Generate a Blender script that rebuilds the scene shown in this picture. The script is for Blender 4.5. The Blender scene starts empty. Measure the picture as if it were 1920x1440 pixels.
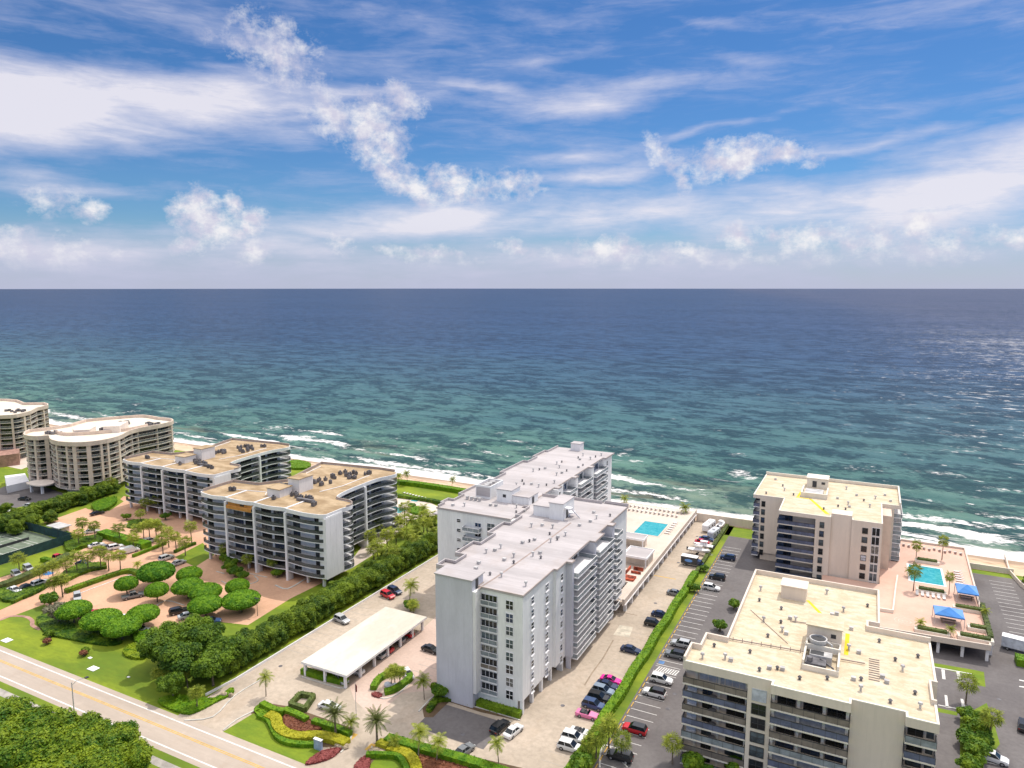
import bpy, math, random
from mathutils import Vector, Matrix
R = math.radians
rnd = random.Random(7)
C = bpy.context.scene.collection
scn = bpy.context.scene

# ---------------------------------------------------------------- camera (82 m up, over the coast road)
F, H, YAW = 1333., 82., R(26.8)
P = math.atan(180. / F)
cP, sP = math.cos(P), math.sin(P)
cam = bpy.data.objects.new('camera', bpy.data.cameras.new('camera'))
C.objects.link(cam)
cam.data.sensor_width = 36.
cam.data.lens = 36. * F / 1920.
cam.data.clip_end = 200000.
cam.data.clip_start = 1.
cam.location = (0, 0, H)
cam.rotation_euler = (R(90) - P, 0, YAW)
scn.camera = cam
scn.view_settings.view_transform = 'Standard'
scn.view_settings.look = 'None'
scn.view_settings.gamma = 1
scn.view_settings.exposure = -0.12

def G(px, py, z=0.):
    """site coordinates (x along the coast, y towards the sea) of a spot seen in the survey photo, at height z"""
    dx = px - 960.; dn = (py - 720.) * cP + F * sP; fw = F * cP - (py - 720.) * sP
    t = (H - z) / dn; X = dx * t; Y = fw * t
    return (X * math.cos(YAW) - Y * math.sin(YAW), X * math.sin(YAW) + Y * math.cos(YAW))
def AZEL(px, py):
    dx = px - 960.; dn = (py - 720.) * cP + F * sP; fw = F * cP - (py - 720.) * sP
    return (math.atan2(dx, fw) - YAW, -math.atan2(dn, math.hypot(dx, fw)))

# ---------------------------------------------------------------- node helpers
class NT:
    def __init__(s, nt): s.nt = nt; s.n = nt.nodes; s.l = nt.links
    def new(s, typ, **kw):
        n = s.n.new(typ)
        for k, v in kw.items():
            if k.startswith('i_'):
                k = k[2:]
                key = int(k) if k.isdigit() else k.replace('_', ' ')
                s.put(n.inputs[key], v)
            else: setattr(n, k, v)
        return n
    def put(s, sock, v):
        if isinstance(v, bpy.types.NodeSocket): s.l.new(v, sock)
        else: sock.default_value = v
    def math(s, op, a, b=0., c=0., clamp=False):
        n = s.n.new('ShaderNodeMath'); n.operation = op; n.use_clamp = clamp
        s.put(n.inputs[0], a); s.put(n.inputs[1], b); s.put(n.inputs[2], c)
        return n.outputs[0]
    def ramp(s, fac, lo, hi, a=0., b=1., smooth=True):
        n = s.n.new('ShaderNodeMapRange'); n.interpolation_type = 'SMOOTHSTEP' if smooth else 'LINEAR'
        s.put(n.inputs[0], fac); s.put(n.inputs[1], lo); s.put(n.inputs[2], hi); s.put(n.inputs[3], a); s.put(n.inputs[4], b)
        return n.outputs[0]
    def mix(s, fac, a, b, mode='MIX'):
        n = s.n.new('ShaderNodeMix'); n.data_type = 'RGBA'; n.blend_type = mode
        s.put(n.inputs[0], fac)
        for i, v in ((6, a), (7, b)):
            if isinstance(v, tuple) and len(v) == 3: v = (*v, 1.)
            s.put(n.inputs[i], v)
        return n.outputs[2]
    def noise(s, vec, scale, detail=3., rough=.5, dist=0.):
        n = s.new('ShaderNodeTexNoise'); s.put(n.inputs['Vector'], vec)
        n.inputs['Scale'].default_value = scale; n.inputs['Detail'].default_value = detail
        n.inputs['Roughness'].default_value = rough; n.inputs['Distortion'].default_value = dist
        return n.outputs['Fac']
    def mapv(s, vec, loc=(0, 0, 0), rot=(0, 0, 0), scale=(1, 1, 1), typ='POINT'):
        n = s.new('ShaderNodeMapping', vector_type=typ); s.put(n.inputs[0], vec)
        n.inputs['Location'].default_value = loc; n.inputs['Rotation'].default_value = rot; n.inputs['Scale'].default_value = scale
        return n.outputs[0]
    def blobs(s, vec, lst):
        """soft ellipses (cx, cy, rx, ry, rot, strength) in the plane of vec, united"""
        acc = None
        for cx, cy, rx, ry, rot, st in lst:
            v = s.mapv(vec, (cx, cy, 0), (0, 0, rot), (rx, ry, 1), 'TEXTURE')
            g = s.new('ShaderNodeTexGradient', gradient_type='SPHERICAL'); s.put(g.inputs[0], v)
            m = s.math('MULTIPLY', g.outputs['Fac'], st)
            acc = m if acc is None else s.math('MAXIMUM', acc, m)
        return acc

# ---------------------------------------------------------------- sky and sun
SUNV = Vector((3.7, 12.3, 24.2)).normalized()
w = bpy.data.worlds.new('World'); scn.world = w; w.use_nodes = True
N = NT(w.node_tree); N.n.clear()
sky = N.new('ShaderNodeTexSky', sky_type='NISHITA')
sky.sun_disc = False
sky.sun_elevation = math.asin(SUNV.z); sky.sun_rotation = math.atan2(SUNV.x, SUNV.y)
sky.altitude = 0; sky.air_density = 1.0; sky.dust_density = .25; sky.ozone_density = 4.0
hsv = N.new('ShaderNodeHueSaturation', i_Saturation=1.16, i_Value=1.0); N.put(hsv.inputs['Color'], sky.outputs[0])
skyc = N.mix(1., hsv.outputs[0], (.060, .082, .104), 'MULTIPLY')
tc = N.new('ShaderNodeTexCoord')
sep = N.new('ShaderNodeSeparateXYZ'); N.put(sep.inputs[0], tc.outputs['Generated'])
az = N.math('ARCTAN2', sep.outputs[0], sep.outputs[1]); el = N.math('ARCSINE', sep.outputs[2])
ae = N.new('ShaderNodeCombineXYZ'); N.put(ae.inputs[0], az); N.put(ae.inputs[1], el); ae = ae.outputs[0]
def warp(vec, scale, amt, detail=3.):
    n = N.new('ShaderNodeTexNoise'); N.put(n.inputs['Vector'], vec); n.inputs['Scale'].default_value = scale; n.inputs['Detail'].default_value = detail
    m = N.new('ShaderNodeVectorMath', operation='MULTIPLY_ADD')
    N.put(m.inputs[0], n.outputs['Color']); m.inputs[1].default_value = (amt,) * 3
    m2 = N.new('ShaderNodeVectorMath', operation='SUBTRACT'); N.put(m2.inputs[0], vec); m2.inputs[1].default_value = (amt * .5,) * 3
    N.put(m.inputs[2], m2.outputs[0])
    return m.outputs[0]
def CB(lst):
    return [(*AZEL(x, y), rx / F, ry / F, R(-rot), st) for x, y, rx, ry, rot, st in lst]
ci = CB([ # cirrus sheets: pixel of the survey photo, half sizes in 1/1333 rad, tilt, strength
    (60, 185, 520, 100, -3, 1.5), (330, 185, 460, 90, -3, 1.4), (520, 215, 260, 45, -4, .95),
    (560, 110, 360, 85, 10, .62), (640, 165, 420, 30, 4, .75), (900, 175, 300, 22, 4, .7),
    (1120, 190, 210, 42, -6, 1.15), (1010, 120, 200, 55, 8, .5), (820, 60, 400, 70, 8, .42),
    (200, 350, 420, 30, 0, .5), (60, 322, 150, 22, -5, .6), (420, 300, 420, 60, 2, .3),
    (1330, 248, 260, 16, -8, .7), (1080, 290, 180, 22, -8, .5), (1110, 330, 260, 26, -8, .8),
    (1620, 272, 420, 22, -7, .75), (1180, 400, 620, 62, -4, 1.15), (1500, 395, 420, 70, -8, 1.1),
    (1800, 350, 360, 105, -12, 1.5), (820, 410, 520, 60, -5, 1.05), (560, 470, 500, 60, -3, .9),
    (1390, 115, 130, 34, 8, .5), (1350, 55, 170, 26, 8, .5), (1050, 55, 230, 40, 4, .5), (140, 60, 330, 60, 10, .4), (300, 15, 420, 60, 12, .4),
    (1750, 120, 300, 40, -10, .2), (150, 460, 420, 70, 0, 1.0), (1600, 480, 700, 60, 0, .75), (900, 490, 900, 60, 0, .8)])
cu = CB([ # puffy cumulus
    (525, 85, 105, 62, 25, 1.0), (455, 92, 80, 26, 10, .8), (640, 215, 80, 45, 25, 1.1), (700, 235, 72, 62, 20, 1.3), (725, 270, 40, 50, 0, 1.1), (735, 320, 60, 34, 20, 1.1), (910, 352, 60, 26, 5, 1.0),
    (745, 195, 52, 38, 10, 1.0), (715, 300, 46, 42, 0, 1.1), (770, 340, 110, 34, 20, 1.2), (850, 345, 90, 40, 10, 1.2), (805, 318, 24, 30, 0, .9),
    (960, 350, 70, 36, 10, 1.1), (1385, 295, 95, 36, -5, 1.4), (1450, 295, 100, 24, 0, 1.1), (1250, 290, 26, 60, -40, 1.0), (1285, 325, 20, 46, -10, .9),
    (362, 400, 44, 42, 0, 1.5), (385, 425, 50, 42, 0, 1.4), (435, 388, 22, 26, 0, 1.2), (435, 410, 30, 38, 0, .95), (470, 412, 40, 26, 15, 1.1), (455, 428, 26, 16, 0, 1.1),
    (432, 445, 26, 16, 0, 1.1), (358, 460, 38, 22, -15, 1.1), (480, 470, 46, 24, 0, 1.25), (168, 392, 32, 20, 0, 1.1), (100, 365, 70, 34, 10, .62),
    (40, 455, 95, 40, 0, .95), (120, 470, 110, 34, 0, .75), (640, 445, 44, 24, 0, .85), (815, 470, 90, 22, 5, 1.0), (720, 458, 30, 14, 0, .8),
    (970, 475, 60, 18, 10, .9), (1150, 468, 100, 34, 0, 1.15), (1290, 465, 70, 22, 0, 1.0), (1385, 442, 44, 26, 20, 1.2), (1450, 440, 36, 16, 15, .95),
    (1520, 448, 62, 28, 0, 1.15), (1590, 458, 40, 20, 0, .9), (1725, 425, 36, 34, 0, 1.3), (1640, 450, 70, 44, 0, .85), (1745, 470, 90, 36, 0, .9), (1900, 440, 50, 26, 10, 1.2),
    (1320, 480, 600, 22, 0, .6)])
aw = warp(ae, 4.5, .05)
awf = warp(aw, 16, .02)
# streaky noise for the cirrus: layer seen on a plane far overhead
st = N.mapv(ae, rot=(0, 0, R(5)), scale=(3.6, 22., 1.))
n1 = N.noise(warp(st, 1.4, .9), 1.0, 9., .66)
n1b = N.noise(N.mapv(ae, rot=(0, 0, R(-8)), scale=(2.2, 7., 1.)), 2.0, 6., .6)
mci = N.blobs(awf, ci)
dci = N.math('ADD', N.math('MULTIPLY', mci, 1.35), N.math('MULTIPLY', N.math('ADD', N.math('SUBTRACT', n1, .5), N.math('MULTIPLY', N.math('SUBTRACT', n1b, .5), 1.1)), 2.1))
dci = N.ramp(dci, .16, 1.5, 0., .92, False)
veil = N.ramp(N.math('ADD', n1, N.math('MULTIPLY', n1b, .5)), .66, 1.0, 0., .42)
dci = N.math('MAXIMUM', dci, veil)
mcu = N.blobs(warp(warp(awf, 14, .03, 4.), 60, .012, 5.), [(a_, b_, c_ * 1.15, d_ * 1.2, e_, f_ * .97) for a_, b_, c_, d_, e_, f_ in cu])
nz = N.noise(N.mapv(ae, scale=(1., 1.2, 1.)), 40., 10., .68)
dcu = N.ramp(N.math('ADD', mcu, N.math('MULTIPLY', N.math('SUBTRACT', nz, .5), 2.6)), .22, 1.12, 0., .94, False)
shade = N.noise(N.mapv(ae, loc=(0, -.012, 0), scale=(1., 1.2, 1.)), 30., 6., .6)
dcu = N.math('MULTIPLY', dcu, N.ramp(mcu, .04, .30))
cucol = N.mix(N.ramp(shade, .38, .62, 0., 1.), (.70, .69, .84), (1.0, .98, 1.0))
cicol = N.mix(dci, (.52, .56, .84), (.94, .91, .98))
c1 = N.mix(dci, skyc, cicol)
hz = N.ramp(el, R(-.5), R(5.6), .88, 0.)
nhz = N.math('MULTIPLY', hz, N.ramp(n1b, .2, .7, .85, 1.))
c2 = N.mix(nhz, c1, (.57, .59, .79))
low = N.ramp(el, R(.4), R(3.2), .0, 1.)
c3 = N.mix(N.math('MULTIPLY', dcu, low), c2, cucol)
# made-up bright cloud sheet out of view, added to brighten the shaded faces
fill_cloud = N.math('MULTIPLY', N.ramp(el, R(24), R(38)), N.ramp(N.noise(tc.outputs['Generated'], 2.2, 5., .6), .30, .50, .45, 1.))
c3 = N.mix(fill_cloud, c3, (1.62, 1.60, 1.62))
bg = N.new('ShaderNodeBackground', i_Strength=1.); N.put(bg.inputs[0], c3)
wo = N.new('ShaderNodeOutputWorld'); N.l.new(bg.outputs[0], wo.inputs[0])

sl = bpy.data.lights.new('sun', 'SUN'); sl.energy = 3.2; sl.angle = R(.5); sl.color = (1., .95, .86)
sun = bpy.data.objects.new('sun', sl); C.objects.link(sun)
sun.rotation_euler = SUNV.to_track_quat('Z', 'Y').to_euler()
sun.location = SUNV * 400
scn.cycles.max_bounces = 5; scn.cycles.diffuse_bounces = 2; scn.cycles.glossy_bounces = 2
scn.cycles.transparent_max_bounces = 6; scn.cycles.transmission_bounces = 2
scn.cycles.caustics_reflective = False; scn.cycles.caustics_refractive = False

# ---------------------------------------------------------------- materials
def mat(name, col, rough=.8, var=.18, scale=.6, col2=None, fine=0., fscale=6., spec=.3, metal=0., bump=0., space='Object', alpha=1., stretch=(1, 1, 1), coat=0.):
    m = bpy.data.materials.new(name); m.use_nodes = True
    n = NT(m.node_tree); b = n.n['Principled BSDF']
    if space == 'World': v = n.new('ShaderNodeNewGeometry').outputs['Position']
    else: v = n.new('ShaderNodeTexCoord').outputs['Object']
    v = n.mapv(v, scale=stretch)
    c2 = col2 or tuple(min(1., c * (1 - var * 1.6)) for c in col)
    c1 = col if col2 else tuple(min(1., c * (1 + var * .5)) for c in col)
    f = n.ramp(n.noise(v, scale, 5., .6), .34, .66)
    cc = n.mix(f, c1, c2)
    if fine > 0:
        g = n.noise(v, fscale, 3., .7)
        cc = n.mix(n.ramp(g, .3, .75, 0., fine), cc, tuple(c * .45 for c in col))
    if name in ('roof_cream', 'roof_pink', 'roof_brown', 'roof_pale', 'carport_roof', 'concrete_lot', 'asphalt', 'road_asphalt', 'paver_salmon', 'deck_pink', 'deck_cream'):
        gp_ = n.new('ShaderNodeNewGeometry').outputs['Position']; hv = 1. if name == 'roof_cream' else .55
        cc = n.mix(n.ramp(n.noise(n.mapv(gp_, scale=(1, .5, 1)), .16, 6., .7), .50, .66, 0., .42 * hv), cc, tuple(c * k_ for c, k_ in zip(col, (.72, .62, .52))))
        cc = n.mix(n.ramp(n.noise(n.mapv(gp_, scale=(.7, 1.2, 1)), 1.5, 7., .75), .60, .68, 0., .55 * hv), cc, tuple(c * .42 for c in col))
        cc = n.mix(n.ramp(n.noise(gp_, .45, 5., .6), .56, .70, 0., .30 * hv), cc, tuple(min(.9, c * 1.25) for c in col))
    if name.endswith('_wall'):
        g = n.noise(n.mapv(n.new('ShaderNodeNewGeometry').outputs['Position'], scale=(1.1, 1.1, .06)), 1.3, 5., .7)
        cc = n.mix(n.ramp(g, .50, .72, 0., .20), cc, tuple(c * .62 for c in col))
        g = n.noise(n.mapv(n.new('ShaderNodeNewGeometry').outputs['Position'], scale=(1, 1, 1)), .28, 3., .6)
        cc = n.mix(n.ramp(g, .58, .60, 0., .06), cc, tuple(c * .7 for c in col))
    n.put(b.inputs['Base Color'], cc)
    b.inputs['Roughness'].default_value = rough; b.inputs['Metallic'].default_value = metal
    b.inputs['Specular IOR Level'].default_value = spec
    b.inputs['Coat Weight'].default_value = coat
    if alpha < 1: b.inputs['Alpha'].default_value = alpha
    if bump > 0:
        bp = n.new('ShaderNodeBump', i_Strength=bump, i_Distance=.05); n.put(bp.inputs['Height'], n.noise(v, fscale, 4., .6)); n.put(b.inputs['Normal'], bp.outputs[0])
    return m
def leafmat(name, dark, light, scale=.9, trans=.25):
    m = bpy.data.materials.new(name); m.use_nodes = True
    n = NT(m.node_tree); b = n.n['Principled BSDF']; out = n.n['Material Output']
    v = n.new('ShaderNodeTexCoord').outputs['Object']
    oi = n.new('ShaderNodeObjectInfo')
    f = n.math('ADD', n.noise(v, scale, 3., .6), n.math('MULTIPLY', n.math('SUBTRACT', oi.outputs['Random'], .5), .16))
    f2 = n.noise(v, scale * 6, 2., .6)
    cc = n.mix(n.ramp(n.math('ADD', n.math('MULTIPLY', f, .6), n.math('MULTIPLY', f2, .4)), .36, .64), dark, light)
    n.put(b.inputs['Base Color'], cc); b.inputs['Roughness'].default_value = .55; b.inputs['Specular IOR Level'].default_value = .25
    tr = n.new('ShaderNodeBsdfTranslucent'); n.put(tr.inputs[0], cc)
    mx = n.new('ShaderNodeMixShader', i_0=trans); n.l.new(b.outputs[0], mx.inputs[1]); n.l.new(tr.outputs[0], mx.inputs[2])
    n.l.new(mx.outputs[0], out.inputs[0])
    return m
M = {}
def mk(k, *a, **kw): M[k] = mat(k, *a, **kw)
W_ = dict(space='World')
mk('white_wall', (.88, .87, .865), var=.06, scale=.25, fine=.10, fscale=2., stretch=(1, 1, .2))
mk('grey_wall', (.62, .61, .67), var=.06, scale=.25, fine=.1, fscale=3., stretch=(1, 1, .3))
mk('pale_wall', (.85, .82, .82), var=.06, scale=.25, fine=.1, fscale=2., stretch=(1, 1, .2))
mk('white_trim', (.86, .84, .85), var=.05)
mk('cream_wall', (.80, .69, .585), var=.06, scale=.2, fine=.08, fscale=2., stretch=(1, 1, .2))
mk('cream_trim', (.80, .73, .63), var=.05)
mk('beige_wall', (.74, .59, .49), var=.08, scale=.3)
mk('beige_trim', (.82, .71, .62), var=.06)
mk('roof_pink', (.52, .475, .475), var=.1, scale=.12, fine=.25, fscale=1.5, stretch=(.15, 1.6, 1))
mk('roof_patch', (.36, .28, .25), var=.1)
mk('roof_cream', (.72, .63, .475), col2=(.62, .48, .32), scale=.42, fine=.42, fscale=2.4, stretch=(.8, 1.8, 1))
mk('roof_brown', (.54, .40, .25), col2=(.32, .215, .115), scale=.16, fine=.35, fscale=1., stretch=(1, 1.8, 1))
mk('roof_pale', (.86, .78, .66), col2=(.76, .66, .52), scale=.15, fine=.2, fscale=1.)
mk('coping', (.42, .34, .30), var=.1)
mk('carport_roof', (.72, .68, .59), col2=(.60, .54, .45), scale=.12, fine=.15, fscale=1.2, stretch=(1, .4, 1))
mk('dark_metal', (.06, .06, .065), rough=.5)
mk('duct', (.17, .16, .17), rough=.6, var=.3)
mk('pale_metal', (.55, .53, .52), rough=.5)
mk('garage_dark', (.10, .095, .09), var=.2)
mk('glass', (.015, .02, .025), rough=.12, spec=.5, var=.5, scale=.7)
mk('glass_grey', (.10, .13, .15), rough=.2, spec=.5, var=.4, scale=.5)
mk('glass_curtain', (.30, .28, .25), rough=.3, col2=(.06, .06, .06), scale=1.6)
mk('glass_blue', (.04, .07, .14), rough=.2, spec=.5, var=.4, scale=.5)
mk('rail_dark', (.045, .065, .07), rough=.3, spec=.5, var=.4, scale=.6, alpha=.58)
mk('rail_grey', (.34, .38, .41), rough=.4, alpha=.72)
mk('rail_clear', (.42, .43, .42), rough=.4, alpha=.26)
mk('rail_blue', (.15, .17, .26), rough=.4, alpha=.85)
mk('rail_taupe', (.24, .20, .17), rough=.5)
mk('shutter', (.60, .62, .68), rough=.6)
mk('plywood', (.62, .30, .08), col2=(.5, .22, .05), scale=1.2)
mk('yellow_pad', (.80, .58, .03), var=.12)
mk('concrete_lot', (.56, .46, .365), col2=(.45, .37, .29), scale=.07, fine=.42, fscale=.9, **W_)
mk('concrete_patch', (.62, .55, .44), **W_)
mk('asphalt', (.135, .120, .120), col2=(.19, .172, .168), scale=.06, fine=.3, fscale=1.2, **W_)
mk('road_asphalt', (.50, .415, .345), col2=(.43, .355, .295), scale=.08, fine=.2, fscale=.8, stretch=(.25, 1.6, 1), **W_)
mk('paver_salmon', (.70, .42, .275), col2=(.57, .335, .22), scale=.07, fine=.25, fscale=1.6, **W_)
mk('paver_pink', (.64, .48, .40), col2=(.54, .40, .33), scale=.09, fine=.25, fscale=1.6, **W_)
mk('deck_pink', (.72, .48, .38), col2=(.64, .41, .32), scale=.1, fine=.12, fscale=2., **W_)
mk('deck_cream', (.70, .60, .52), col2=(.62, .51, .43), scale=.1, fine=.12, fscale=2., **W_)
mk('sidewalk', (.42, .38, .34), **W_)
mk('kerb', (.58, .55, .50), var=.12)
mk('line_white', (.78, .75, .72), var=.1, fine=.3, fscale=2., **W_)
mk('line_yellow', (.70, .43, .10), var=.1, fine=.4, fscale=1.2, **W_)
mk('blue_paint', (.12, .25, .5), **W_)
mk('grass', (.25, .31, .016), col2=(.11, .18, .012), scale=.07, fine=.4, fscale=.9, stretch=(.6, 1.5, 1), **W_)
mk('grass_bright', (.20, .27, .014), col2=(.13, .21, .012), scale=.22, fine=.4, fscale=1.6, stretch=(.7, 1.6, 1), **W_)
mk('soil', (.14, .09, .05), **W_)
mk('mulch', (.22, .10, .05), **W_)
mk('court_green', (.17, .21, .15), **W_)
mk('windscreen', (.03, .075, .08), alpha=.9)
mk('trunk', (.22, .17, .13), var=.3, scale=3.)
mk('pale_trunk', (.30, .25, .20), var=.3, scale=3.)
mk('tyre', (.02, .02, .02)); mk('rim', (.45, .45, .47), rough=.4, metal=.6)
mk('lamp_red', (.45, .02, .02), rough=.3); mk('lamp_clear', (.8, .8, .78), rough=.2)
mk('canopy_blue', (.07, .24, .60), var=.1); mk('canopy_blue_pale', (.16, .34, .72), var=.08)
mk('lounger', (.72, .68, .66), var=.05); mk('red', (.50, .10, .05), var=.5)
mk('orange', (.65, .20, .08), var=.2)
mk('brick', (.42, .24, .19), var=.2)
mk('wood', (.35, .24, .15), var=.2); mk('rock', (.45, .36, .25), var=.3, scale=1.5, bump=.5, fscale=2.)
mk('sign_blue', (.35, .45, .60)); mk('sand_dark', (.4, .3, .2), **W_)
M['leaf_dense'] = leafmat('leaf_dense', (.028, .085, .006), (.20, .31, .016), .35)
M['leaf_bright'] = leafmat('leaf_bright', (.035, .12, .006), (.28, .36, .014), .5)
M['leaf_dome'] = leafmat('leaf_dome', (.05, .18, .006), (.23, .42, .014), .8)
M['leaf_hedge'] = leafmat('leaf_hedge', (.07, .19, .006), (.21, .36, .012), .8)
M['leaf_hedge_tree'] = leafmat('leaf_hedge_tree', (.028, .085, .008), (.24, .33, .02), .45)
M['leaf_yellow'] = leafmat('leaf_yellow', (.34, .34, .015), (.52, .48, .03), 1.2)
M['leaf_olive'] = leafmat('leaf_olive', (.07, .10, .03), (.16, .20, .05), .8)
M['leaf_red'] = leafmat('leaf_red', (.22, .05, .045), (.38, .11, .10), 1.2)
M['leaf_rust'] = leafmat('leaf_rust', (.20, .07, .04), (.32, .13, .07), 1.2)
M['leaf_silver'] = leafmat('leaf_silver', (.16, .15, .09), (.36, .34, .22), .8)
M['frond'] = leafmat('frond', (.10, .15, .012), (.46, .50, .06), 1.2)
M['frond_date'] = leafmat('frond_date', (.06, .085, .02), (.22, .25, .07), 1.2)
M['seagrape'] = leafmat('seagrape', (.06, .15, .01), (.22, .32, .015), .6)

# ---------------------------------------------------------------- mesh builder
class MB:
    def __init__(s): s.v = []; s.f = []; s.m = []; s.mi = 0
    def face(s, pts):
        k = len(s.v); s.v += [tuple(p) for p in pts]; s.f.append(tuple(range(k, k + len(pts)))); s.m.append(s.mi)
    def raw(s, vs, fs):
        k = len(s.v); s.v += vs; s.f += [tuple(i + k for i in f) for f in fs]; s.m += [s.mi] * len(fs)
        return s
    def box(s, x0, x1, y0, y1, z0, z1):
        if x0 > x1: x0, x1 = x1, x0
        if y0 > y1: y0, y1 = y1, y0
        return s.raw([(x0, y0, z0), (x1, y0, z0), (x1, y1, z0), (x0, y1, z0), (x0, y0, z1), (x1, y0, z1), (x1, y1, z1), (x0, y1, z1)],
              [(0, 3, 2, 1), (4, 5, 6, 7), (0, 1, 5, 4), (1, 2, 6, 5), (2, 3, 7, 6), (3, 0, 4, 7)])
    def prism(s, poly, z0, z1, bottom=True):
        a = sum(poly[i][0] * poly[(i + 1) % len(poly)][1] - poly[(i + 1) % len(poly)][0] * poly[i][1] for i in range(len(poly)))
        if a < 0: poly = poly[::-1]
        n = len(poly)
        fs = [tuple(range(n, 2 * n))] + [(i, (i + 1) % n, n + (i + 1) % n, n + i) for i in range(n)]
        if bottom: fs.append(tuple(range(n - 1, -1, -1)))
        return s.raw([(x, y, z0) for x, y in poly] + [(x, y, z1) for x, y in poly], fs)
    def strip(s, line, t, z0, z1, closed=False):
        """upright band of thickness t along a plan polyline, on its left side inwards"""
        n = len(line); off = []
        for i in range(n):
            a = line[i - 1] if (i or closed) else line[0]; b = line[(i + 1) % n] if (i < n - 1 or closed) else line[-1]
            p = line[i]
            d1 = Vector((p[0] - a[0], p[1] - a[1])); d2 = Vector((b[0] - p[0], b[1] - p[1]))
            if d1.length < 1e-6: d1 = d2
            if d2.length < 1e-6: d2 = d1
            d1.normalize(); d2.normalize(); n1 = Vector((-d1.y, d1.x)); n2 = Vector((-d2.y, d2.x))
            nn = n1 + n2
            if nn.length < .2: nn = n1
            nn.normalize(); k = 1. / max(.5, nn.dot(n1))
            off.append((p[0] + nn.x * t * k, p[1] + nn.y * t * k))
        m = n if closed else n - 1
        vs = [(x, y, z0) for x, y in line] + [(x, y, z0) for x, y in off] + [(x, y, z1) for x, y in line] + [(x, y, z1) for x, y in off]
        fs = []
        for i in range(m):
            j = (i + 1) % n
            fs += [(i, j, 2 * n + j, 2 * n + i), (n + j, n + i, 3 * n + i, 3 * n + j), (2 * n + i, 2 * n + j, 3 * n + j, 3 * n + i), (n + i, n + j, j, i)]
        if not closed:
            fs += [(0, 2 * n, 3 * n, n), (n - 1, 2 * n - 1, 4 * n - 1, 3 * n - 1)]
        return s.raw(vs, fs)
    def cyl(s, x, y, z0, z1, r0, r1=None, seg=10, dx=0, dy=0):
        r1 = r0 if r1 is None else r1
        vs = [(x + r0 * math.cos(6.2832 * i / seg), y + r0 * math.sin(6.2832 * i / seg), z0) for i in range(seg)]
        vs += [(x + dx + r1 * math.cos(6.2832 * i / seg), y + dy + r1 * math.sin(6.2832 * i / seg), z1) for i in range(seg)]
        return s.raw(vs, [(i, (i + 1) % seg, seg + (i + 1) % seg, seg + i) for i in range(seg)] + [tuple(range(seg, 2 * seg)), tuple(range(seg - 1, -1, -1))])
    def tube(s, pts, rad, seg=6):
        n = len(pts); vs = []
        for i, p in enumerate(pts):
            p = Vector(p); d = Vector(pts[min(i + 1, n - 1)]) - Vector(pts[max(i - 1, 0)])
            d.normalize(); a = d.cross(Vector((0, 0, 1)) if abs(d.z) < .9 else Vector((1, 0, 0))).normalized(); b = d.cross(a)
            r = rad[i] if isinstance(rad, (list, tuple)) else rad
            for k in range(seg):
                t = 6.2832 * k / seg; vs.append(tuple(p + a * (r * math.cos(t)) + b * (r * math.sin(t))))
        fs = [(i * seg + k, i * seg + (k + 1) % seg, (i + 1) * seg + (k + 1) % seg, (i + 1) * seg + k) for i in range(n - 1) for k in range(seg)]
        fs += [tuple(range(seg - 1, -1, -1)), tuple(range((n - 1) * seg, n * seg))]
        return s.raw(vs, fs)
    def mesh(s, name, mats, org=(0, 0, 0), smooth=False):
        me = bpy.data.meshes.new(name)
        me.from_pydata([(x - org[0], y - org[1], z - org[2]) for x, y, z in s.v], [], s.f)
        if not isinstance(mats, (list, tuple)): mats = [mats]
        for m in mats: me.materials.append(M[m] if isinstance(m, str) else m)
        if len(mats) > 1: me.polygons.foreach_set('material_index', s.m)
        if smooth: me.polygons.foreach_set('use_smooth', [True] * len(me.polygons))
        me.update()
        return me
def link(name, me, parent=None, loc=(0, 0, 0), rz=0.):
    o = bpy.data.objects.new(name, me); C.objects.link(o); o.location = loc; o.rotation_euler = (0, 0, rz)
    if parent: o.parent = parent
    return o
def tag(o, label, cat, group=None):
    o['label'] = label; o['category'] = cat
    if group: o['group'] = group
    return o
def thing(name, label, cat, loc=(0, 0, 0), rz=0., group=None):
    return tag(link(name, None, None, loc, rz), label, cat, group)
def part(name, mb, mats, parent, smooth=False):
    """a part whose mesh is given in site coordinates, under an unrotated root"""
    return link(name, mb.mesh(name, mats, parent.location, smooth), parent)
def subpart(name, mb, mats, p, smooth=False):
    return link(name, mb.mesh(name, mats, p.parent.location, smooth), p)
def struct(name, mb, mats, kind='structure', smooth=False):
    o = link(name, mb.mesh(name, mats, (0, 0, 0), smooth)); o['kind'] = kind
    return o
def solo(name, mb, mats, label, cat, loc=(0, 0, 0), group=None, smooth=False):
    return tag(link(name, mb.mesh(name, mats, loc, smooth), None, loc), label, cat, group)
def copy_tree(o, parent=None, loc=None, rz=None, label=None):
    c = o.copy(); C.objects.link(c); c.parent = parent
    if loc is not None: c.location = loc
    if rz is not None: c.rotation_euler = (0, 0, rz)
    if label: c['label'] = label
    for ch in list(o.children): copy_tree(ch, c)
    return c
ORD_ = ['first', 'second', 'third', 'fourth', 'fifth', 'sixth', 'seventh', 'eighth', 'ninth', 'tenth', 'eleventh', 'twelfth', 'thirteenth', 'fourteenth',
       'fifteenth', 'sixteenth', 'seventeenth', 'eighteenth', 'nineteenth', 'twentieth', 'twenty-first', 'twenty-second', 'twenty-third', 'twenty-fourth', 'twenty-fifth', 'twenty-sixth', 'twenty-seventh', 'twenty-eighth', 'twenty-ninth', 'thirtieth']
_T = ['twenty', 'thirty', 'forty', 'fifty', 'sixty', 'seventy', 'eighty', 'ninety']
ORD = ORD_[:19] + [w_ for i_, t_ in enumerate(_T) for w_ in ([t_[:-1] + 'ieth'] + [t_ + '-' + o_ for o_ in ORD_[:9]])]
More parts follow.
